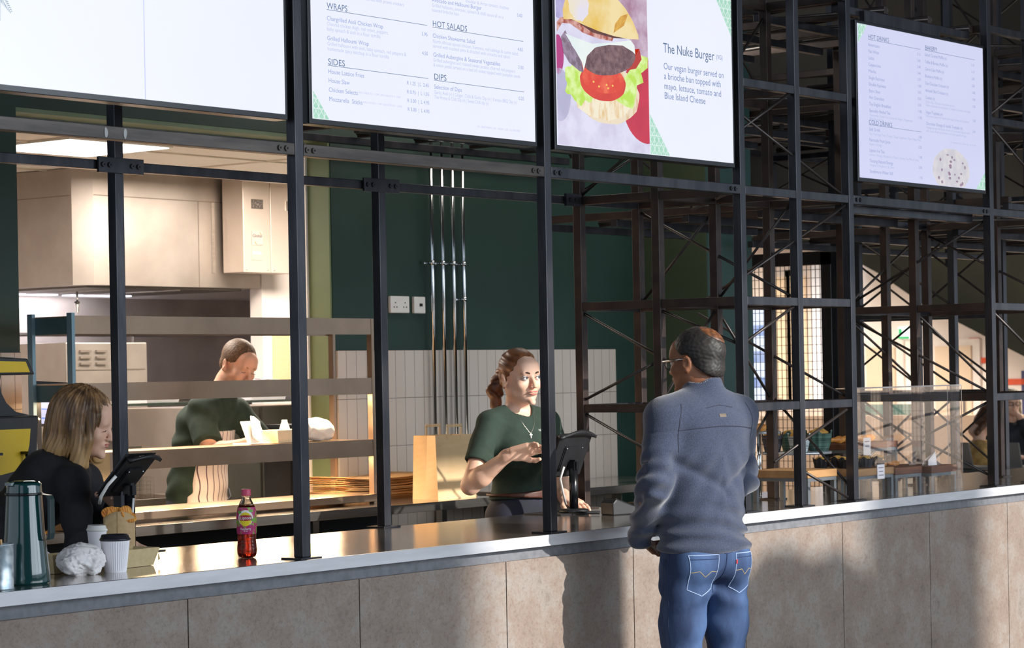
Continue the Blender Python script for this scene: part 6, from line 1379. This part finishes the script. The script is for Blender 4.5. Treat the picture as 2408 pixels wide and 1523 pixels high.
    for a, b_ in zip(st, tp): MB().tube([a, a.lerp(b_, .5)+Ch.to_3x3() @ Vector((0, .035, .02)), b_], .006, 6).build('neck_strap', mat('dark_strap', '#2b2a30', rough=.8), T)
    MB().tube([Pv @ Vector((-.175, -.02, .12)), Pv @ Vector((-.16, .10, .10)), Pv @ Vector((-.07, .165, .07)), Pv @ Vector((.03, .178, .03)), Pv @ Vector((.06, .172, -.06))], .006, 6).build('waist_tie', MATS['dark_strap'], T)
    K = SDF(.006); sub(K, Pv, [('e', (0, 0, 0), (.172, .13, .14), dict(k=.02))])
    for s in (-1, 1): K.chain([Wd(s*.088, 0, .88), Wd(s*.10, .01, .5), Wd(s*.11, -.02, .12)], [.10, .075, .06])
    K.plane((0, 0, .06), (0, 0, -1)); link('trousers', K.mesh('trousers'), MATS['navy_apron_cloth'], T)
    for s in (-1, 1): a = SDF(.006); a.cap(Wd(s*.11, -.05, .045), Wd(s*.12, .14, .035), .045, .038); a.plane((0, 0, .001), (0, 0, -1)); link('shoe', a.mesh('shoe'), blackm, T)
    Hs = SDF(.0035); D = dict
    sub(Hs, Hm, [('e', (0, -.020, .036), (.0805, .100, .089), D(k=0)), ('e', (0, -.05, -.02), (.068, .053, .05), D(k=.02)), ('e', (0, .152, -.052), (.10, .088, .115), D(k=.008, op='s')), ('e', (0, .075, -.062), (.10, .068, .062), D(k=.008, op='s')), ('e', (-.086, .005, -.03), (.03, .032, .045), D(k=.008, op='s')), ('e', (.086, .005, -.03), (.03, .032, .045), D(k=.008, op='s')), ('p', (0, -.03, -.068), (0, .1, -1), D(k=.012))])
    iH = np.array(Hm.inverted()); link('hair', Hs.mesh('hair', disp=lambda P: -.0015*nz(P@iH[:3, :3].T+iH[:3, 3], 330)), mat('short_brown_hair', '#4a3628', rough=.6, col2='#75593f', nscale=120), T)
    eyes(T, Hm, 'brown', shut=True); brows(T, Hm, mat('light_brow', '#8a6349', rough=.7)); lips(T, Hm, mat('pink_lips', ''))
cook()

# ---------------------------------------------------------------- the blonde woman at the left till
def blonde():
    T = thing('person', (.0, 1.25, 0), 'blonde woman in a black long sleeved top leaning over the left till', 'person')
    Hm = FR((.066, 1.142, 1.452), 299, -16, 6, 1.0); pel = Vector((-.17, 1.46, .93)); wa = Vector((-.13, 1.39, 1.06)); che = Vector((-.035, 1.27, 1.19)); nk = Vector((.035, 1.185, 1.315)); sk = skin('fair_skin', '')
    RA = [Vector((-.055, 1.085, 1.238)), Vector((-.085, 1.01, 1.035)), Vector((-.06, .90, 1.045))]; LA = [Vector((.155, 1.26, 1.24)), Vector((.20, 1.16, 1.05)), Vector((.09, 1.02, 1.16))]
    Ch = FR(che, 296, -38); Pv = FR(pel, 296, -22)
    def torso(S, inf=0.):
        sub(S, Ch, [('e', (0, -.01, 0), (.152+inf, .100+inf, .165), dict(k=.02)), ('e', (0, -.015, .09), (.15+inf, .078+inf, .07), dict(k=.05)), ('e', (0, .065, .01), (.115+inf, .05+inf, .06+inf), dict(k=.04))]); sub(S, Pv, [('e', (0, 0, .12), (.130+inf, .10+inf, .15), dict(k=.06)), ('e', (0, 0, -.01), (.16+inf, .115+inf, .12), dict(k=.05))])
        for A in (RA, LA): S.cap(nk+(A[0]-nk)*.3+Vector((0, 0, -.025)), A[0], .04+inf, .046+inf, .04)
    S = SDF(.005); torso(S, -.014); sub(S, Hm, head_parts(True)); S.cap(nk+Vector((-.01, .02, -.05)), Hm @ Vector((0, -.03, -.09)), .052, .048, .03); arm(S, *RA, r=(.042, .036, .038, .024)); arm(S, *LA, r=(.042, .036, .038, .024))
    sub(S, hand_frame(RA[2], (.03, -.12, -.035), (-.3, 0, .9)), hand_parts(.35, .1, 1)); sub(S, hand_frame(LA[2], (-.1, -.10, .05), (0, -.5, .8)), hand_parts(.35, .1, -1))
    lg = FR((-.17, 1.46, 0), 296); L_ = to_w(lg)
    for s in (-1, 1): S.chain([L_(s*.085, 0, .88), L_(s*.09, .03, .48), L_(s*.09, .0, .10)], [.082, .052, .038])
    link('body', S.mesh('body'), sk, T)
    J = SDF(.0045); torso(J, .012)
    for A in (RA, LA): J.cap(A[0], A[1], .060, .052, .03); J.cap(A[1], A[1].lerp(A[2], .92), .052, .036, .025)
    J.cap(nk+Vector((.0, 0, .03)), nk+Vector((.02, -.02, .12)), .058, .07, .008, 's')
    link('black_top', J.mesh('black_top', disp=lambda P: -.004*np.sin(P[:, 2]*60+P[:, 1]*45+nz(P, 14)*3)*np.clip((1.26-P[:, 2])/.1, .1, 1)-.002*nz(P, 30)), mat('black_jersey', '#1c1b1f', rough=.9, col2='#242328', nscale=20, bump=.05, bscale=160), T)
    K = SDF(.006); sub(K, Pv, [('e', (0, 0, -.01), (.170, .122, .13), dict(k=.02))])
    for s in (-1, 1): K.chain([L_(s*.085, 0, .88), L_(s*.09, .03, .48), L_(s*.09, 0, .12)], [.095, .068, .052])
    K.plane((0, 0, .06), (0, 0, -1)); link('trousers', K.mesh('trousers'), blackm, T)
    for s in (-1, 1): a = SDF(.006); a.cap(L_(s*.09, -.05, .045), L_(s*.10, .13, .032), .04, .034); a.plane((0, 0, .001), (0, 0, -1)); link('shoe', a.mesh('shoe'), blackm, T)
    Hs = SDF(.0035); D = dict
    sub(Hs, Hm, [('e', (0, -.026, .034), (.092, .112, .096), D(k=0)), ('e', (0, -.065, -.055), (.088, .075, .10), D(k=.05)), ('c', (.076, .005, -.02), (.086, .036, -.135), .026, .030, D(k=.03)), ('c', (-.076, .005, -.02), (-.086, .036, -.135), .026, .030, D(k=.03)),
                 ('c', (.055, -.06, -.11), (-.055, -.06, -.11), .050, .050, D(k=.03)), ('e', (0, .126, -.035), (.068, .080, .125), D(k=.010, op='s')), ('c', (-.062, .052, .045), (-.080, .040, -.045), .014, .016, D(k=.02)), ('c', (-.080, .040, -.045), (-.080, .0, -.12), .016, .018, D(k=.02)), ('c', (.062, .052, .045), (.080, .050, -.045), .014, .016, D(k=.02)), ('c', (.080, .050, -.045), (.082, .046, -.14), .016, .018, D(k=.02)), ('p', (0, 0, -.165), (0, .22, -1), D(k=.008)), ('c', (0, -.02, -.10), (0, -.05, -.26), .062, .062, D(k=.01, op='s'))])
    iH = np.array(Hm.inverted())
    def hn(P): L = P@iH[:3, :3].T+iH[:3, 3]; x, y, z = L.T; a = np.arctan2(x, -y-.02); return -.0022*np.sin(a*46+3*np.sin(z*22))-.0025*np.sin(a*17+z*20)
    hm = bpy.data.materials.new('streaked_blonde_hair'); hm.use_nodes = True; nt = hm.node_tree; bs = nt.nodes['Principled BSDF']; bs.inputs['Roughness'].default_value = .42
    tc = nt.nodes.new('ShaderNodeTexCoord'); mp = nt.nodes.new('ShaderNodeMapping'); mp.inputs['Scale'].default_value = (1, 1, .12); n1 = nt.nodes.new('ShaderNodeTexNoise'); n1.inputs['Scale'].default_value = 42; n1.inputs['Detail'].default_value = 4
    r1 = nt.nodes.new('ShaderNodeValToRGB'); r1.color_ramp.elements[0].position = .36; r1.color_ramp.elements[1].position = .66; r1.color_ramp.elements[0].color = lin('#5e4632'); r1.color_ramp.elements[1].color = lin('#a87f55')
    sp = nt.nodes.new('ShaderNodeSeparateXYZ'); mr = nt.nodes.new('ShaderNodeMapRange'); mr.inputs['From Min'].default_value = 1.42; mr.inputs['From Max'].default_value = 1.30; mx = nt.nodes.new('ShaderNodeMix'); mx.data_type = 'RGBA'; mx.inputs[7].default_value = lin('#c9a06a')
    ge = nt.nodes.new('ShaderNodeNewGeometry')
    for a, b_ in ((tc.outputs['Object'], mp.inputs[0]), (mp.outputs[0], n1.inputs['Vector']), (n1.outputs['Fac'], r1.inputs[0]), (ge.outputs['Position'], sp.inputs[0]), (sp.outputs['Z'], mr.inputs['Value']), (mr.outputs[0], mx.inputs[0]), (r1.outputs[0], mx.inputs[6]), (mx.outputs[2], bs.inputs['Base Color'])): nt.links.new(a, b_)
    link('hair', Hs.mesh('hair', disp=hn), hm, T)
    eyes(T, Hm, 'blue', shut=True); brows(T, Hm, mat('light_brow', ''), .0024); lips(T, Hm, mat('pink_lips', ''))
blonde()

# ---------------------------------------------------------------- two guests sitting in the hall behind
def guest(x, y, z0, face, label, coat, hairc, long_=False, pitch=-10, glasses=False, hand=False):
    T = thing('person', (x, y, 0), label, 'person'); B_ = FR((x, y, 0), face); Wd = to_w(B_); Hm = FR(Wd(0, .10 if pitch < -20 else .02, z0), face, pitch); S = SDF(.010); h = z0-.26
    sub(S, B_, [('e', (0, 0, h-.16), (.17, .12, .22), dict(k=.02)), ('e', (0, 0, .55), (.17, .15, .14), dict(k=.05))]); sub(S, Hm, head_parts(True)); S.cap(Wd(0, 0, h-.02), Hm @ Vector((0, -.03, -.1)), .06, .05, .04)
    A = [[Wd(s*.17, 0, h-.05), Wd(s*.24, .10, h-.28), Wd(s*.12, .30, h-.25)] for s in (-1, 1)]
    if hand: A[0] = [Wd(-.17, 0, h-.05), Wd(-.20, .22, h-.22), Hm @ Vector((-.05, .10, -.13))]
    for a, sd in zip(A, (-1, 1)): arm(S, *a); sub(S, hand_frame(a[2], a[2]-a[1], (0, 0, 1)), hand_parts(.4, .1, sd))
    for s in (-1, 1): S.chain([Wd(s*.09, 0, .52), Wd(s*.10, .42, .50), Wd(s*.10, .44, .06)], [.085, .06, .045])
    link('body', S.mesh('body'), MATS['fair_skin'], T); J = SDF(.009); sub(J, B_, [('e', (0, 0, h-.16), (.20, .15, .24), dict(k=.02)), ('e', (0, 0, h-.02), (.18, .12, .08), dict(k=.05)), ('e', (0, 0, .55), (.20, .17, .16), dict(k=.05))])
    for a in A: J.cap(a[0], a[1], .075, .065, .03); J.cap(a[1], a[1].lerp(a[2], .85), .065, .045, .03)
    link('coat', J.mesh('coat', disp=lambda P: -.010*nz(P, 30)), coat, T)
    K = SDF(.01); [K.chain([Wd(s*.09, 0, .52), Wd(s*.10, .42, .50), Wd(s*.10, .44, .06)], [.10, .075, .06]) for s in (-1, 1)]; link('trousers', K.mesh('trousers'), MATS['navy_apron_cloth'], T)
    Hs = SDF(.006); sub(Hs, Hm, [('e', (0, -.026, .036), (.090, .108, .096), dict(k=0)), ('e', (0, -.06, -.04), (.08, .06, .09), dict(k=.03))]+([('c', (.07, -.01, -.02), (.08, -.01, -.16), .03, .03, dict(k=.03)), ('c', (-.07, -.01, -.02), (-.08, -.01, -.16), .03, .03, dict(k=.03))] if long_ else [])+[('e', (0, .10, -.035), (.075, .075, .10), dict(k=.01, op='s'))])
    link('hair', Hs.mesh('hair', disp=lambda P: -.003*nz(P, 90)), hairc, T)
    if glasses:
        for s in (-1, 1): MB().tube([Hm @ Vector((s*(.034+.026*math.cos(a)), .102, -.004+.018*math.sin(a))) for a in [2*PI*i/16 for i in range(17)]], .003, 6).build('glasses_rim', blackm, T)
    eyes(T, Hm, 'brown', shut=True); lips(T, Hm, MATS['pink_lips'])
    st = thing('hall_seat', (x, y, 0), 'dark seat under the '+label.split(',')[0], 'seat'); B(x-.25, x+.25, y-.25, y+.25, .36, .40).build('seat', blackm, st)
    for dx_ in (-.2, .2):
        for dy_ in (-.2, .2): MB().tube([(x+dx_, y+dy_, 0), (x+dx_, y+dy_, .359)], .015, 8).build('leg', blackm, st)
guest(14.05, 4.78, 1.10, 298, 'guest in a tan fleece coat with brown hair, bent over the far table', mat('tan_fleece', '#b08a4e', rough=.95, col2='#d0ab6c', nscale=18), mat('dark_brown_hair', '#4a2f1e', rough=.5, col2='#6e472c', nscale=30), True, -42)
guest(15.1, 4.98, 1.24, 225, 'guest with grey-blond hair and glasses, resting the head on one hand', mat('dark_jacket', '#23262f', rough=.8), mat('ash_blond_hair', '#8a7450', rough=.5, col2='#b09a6e', nscale=30), True, -8, True, True)
# ================================================================ far background on the right
beige = mat('beige_door', '#c5a98c', rough=.6, col2='#cdb296', nscale=2)
def far_door(y0, y1, z1, n, m=beige):
    fr = MB(); fr.box(25.93, 25.998, y0-.12, y1+.12, 0, z1+.1); o = fr.build('door_%d' % n, mat('door_frame_cream', '#cfc0b4', rough=.6), **S); B(25.88, 25.929, y0, y1, 0, z1).build('door_leaf', m, o); B(25.84, 25.879, y0+.08, y0+.12, .9, 1.15).build('door_handle', inox, o)
far_door(12.20, 12.68, 1.88, 1); far_door(10.95, 11.53, 1.88, 2)
far_door(13.72, 13.98, 3.0, 3, mat('pale_beige_panel', '#d9bf9f', rough=.6)); far_door(14.08, 14.30, 3.0, 4, MATS['pale_beige_panel'])
B(25.9, 25.99, 12.80, 12.93, 0, 3.45).build('window_1', emat('window_daylight', '#f2f6ff', 1.3), **S)
B(25.9, 25.99, 13.20, 13.61, 0, 3.4).build('trim_6', mat('white_panel', '#e6e3e6', rough=.6), **S)
w_ = B(25.9, 25.99, 14.43, 14.78, 0, 2.55).build('window_2', emat('window_bright_sky', '#dfeaff', 1.25), **S)
for k in range(6): B(25.87, 25.899, 14.43, 14.78, .1+.4*k, .27+.4*k).build('blue_band', emat('window_blue_band', '#7f9fdc', 1.0, '#b7c8ee', 3), w_)
# dark underside of the far staircase
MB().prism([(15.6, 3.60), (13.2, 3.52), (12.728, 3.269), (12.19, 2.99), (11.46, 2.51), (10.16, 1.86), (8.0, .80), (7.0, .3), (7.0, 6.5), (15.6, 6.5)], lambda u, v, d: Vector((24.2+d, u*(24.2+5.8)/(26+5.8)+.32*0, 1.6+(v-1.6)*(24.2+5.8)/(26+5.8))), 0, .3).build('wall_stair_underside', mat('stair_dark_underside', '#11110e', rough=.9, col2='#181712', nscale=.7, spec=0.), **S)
red = mat('orange_red_stripe', '#c9481f', rough=.6)
g = MB(); X_ = lambda y0, y1, z0, z1: g.box(25.97, 25.998, y0, y1, z0, z1)
X_(10.62, 11.0, 1.62, 1.70); X_(10.62, 10.70, 1.36, 1.70); X_(9.9, 10.70, 1.30, 1.385); X_(10.86, 11.02, 1.93, 1.99)
g.build('trim_7', red, **S)
T = thing('exit_sign', (25.9, 12.05, 2.0), 'lit white and green exit sign on the far wall', 'sign'); B(25.9, 25.96, 11.96, 12.14, 2.0, 2.18).build('lit_panel', emat('exit_white', '#f4fff6', 1.6), T); B(25.893, 25.899, 11.96, 12.14, 2.0, 2.035).build('green_band', emat('exit_green', '#2fbf6b', 1.3), T); B(25.893, 25.899, 12.08, 12.13, 2.06, 2.15).build('green_pictogram', MATS['exit_green'], T)
panel2 = mat('brown_partition', '#a98c74', rough=.7, col2='#b2967d', nscale=1)
T = thing('partition', (18, 8, 0), 'low beige panelled partition in the far hall', 'partition')
B(18.0, 18.1, 6.0, 9.6, 0, 1.05).build('panel', panel2, T)
for y_ in (6.8, 7.4, 8.0, 8.6): B(17.99, 17.999, y_, y_+.02, 0, 1.05).build('joint', mat('partition_joint', '#6e5848', rough=.7), T)
def table(x, y, sx, sy, h, label, m):
    T = thing('table', (x, y, 0), label, 'table'); B(x-sx, x+sx, y-sy, y+sy, h-.03, h).build('table_top', m, T, bevel=.004)
    for a in (-1, 1):
        for b_ in (-1, 1): B(x+a*(sx-.06)-.02, x+a*(sx-.06)+.02, y+b_*(sy-.06)-.02, y+b_*(sy-.06)+.02, 0, h-.031).build('leg', blackm, T)
table(13.4, 4.1, .45, .5, .70, 'dark hall table with laptops behind the second tower', mat('dark_table_top', '#2a2c24', rough=.4))
table(10.6, 2.75, .35, .45, .72, 'pale table edge at the far right of the hall', mat('pale_pink_table', '#d9c5bd', rough=.4)) if False else None
for i, (x, y, a, lab) in enumerate(((13.2, 4.40, 2.6, 'open laptop left on the dark hall table'), (13.2, 4.0, 2.9, 'second open laptop on the dark hall table'))):
    T = thing('laptop', (x, y, .70), lab, 'laptop'); R = Matrix.Rotation(a, 3, 'Z')
    MB().obox(Vector((x, y, .71)), (.22, .32, .015), R, .003).build('keyboard_half', mat('laptop_grey', '#8f8a84', rough=.4), T); MB().obox(Vector((x, y, .82))+R @ Vector((.12, 0, 0)), (.012, .32, .22), R @ Matrix.Rotation(.2, 3, 'Y'), .003).build('screen_half', MATS['laptop_grey'], T)
T = thing('sofa', (20.5, 9.9, 0), 'dark green high-backed seat in front of the far panels', 'sofa')
B(20.3, 21.0, 9.3, 10.1, 0, .45).build('seat', mat('dark_green_fabric', '#1f3a30', rough=.8), T); B(21.0, 21.15, 9.3, 10.1, 0, 1.12).build('backrest', MATS['dark_green_fabric'], T)
B(25.3, 25.9, 13.0, 16.0, 0, 1.05).build('low_cabinet', mat('far_cabinet', '#b7a292', rough=.7), label='low beige cabinet along the far wall behind the mesh door', cat='cabinet')
for i, (yy, zz) in enumerate(((9.2, 1.55), (9.9, 1.55))): B(25.97, 25.999, yy, yy+.30, .75, 1.5).build('notice', mat('navy_poster', '#2c2c4c', rough=.6, col2='#3c3c60'), label=['navy poster on the far wall right of the door', 'navy poster on the far wall at the right edge'][1-i], cat='poster')
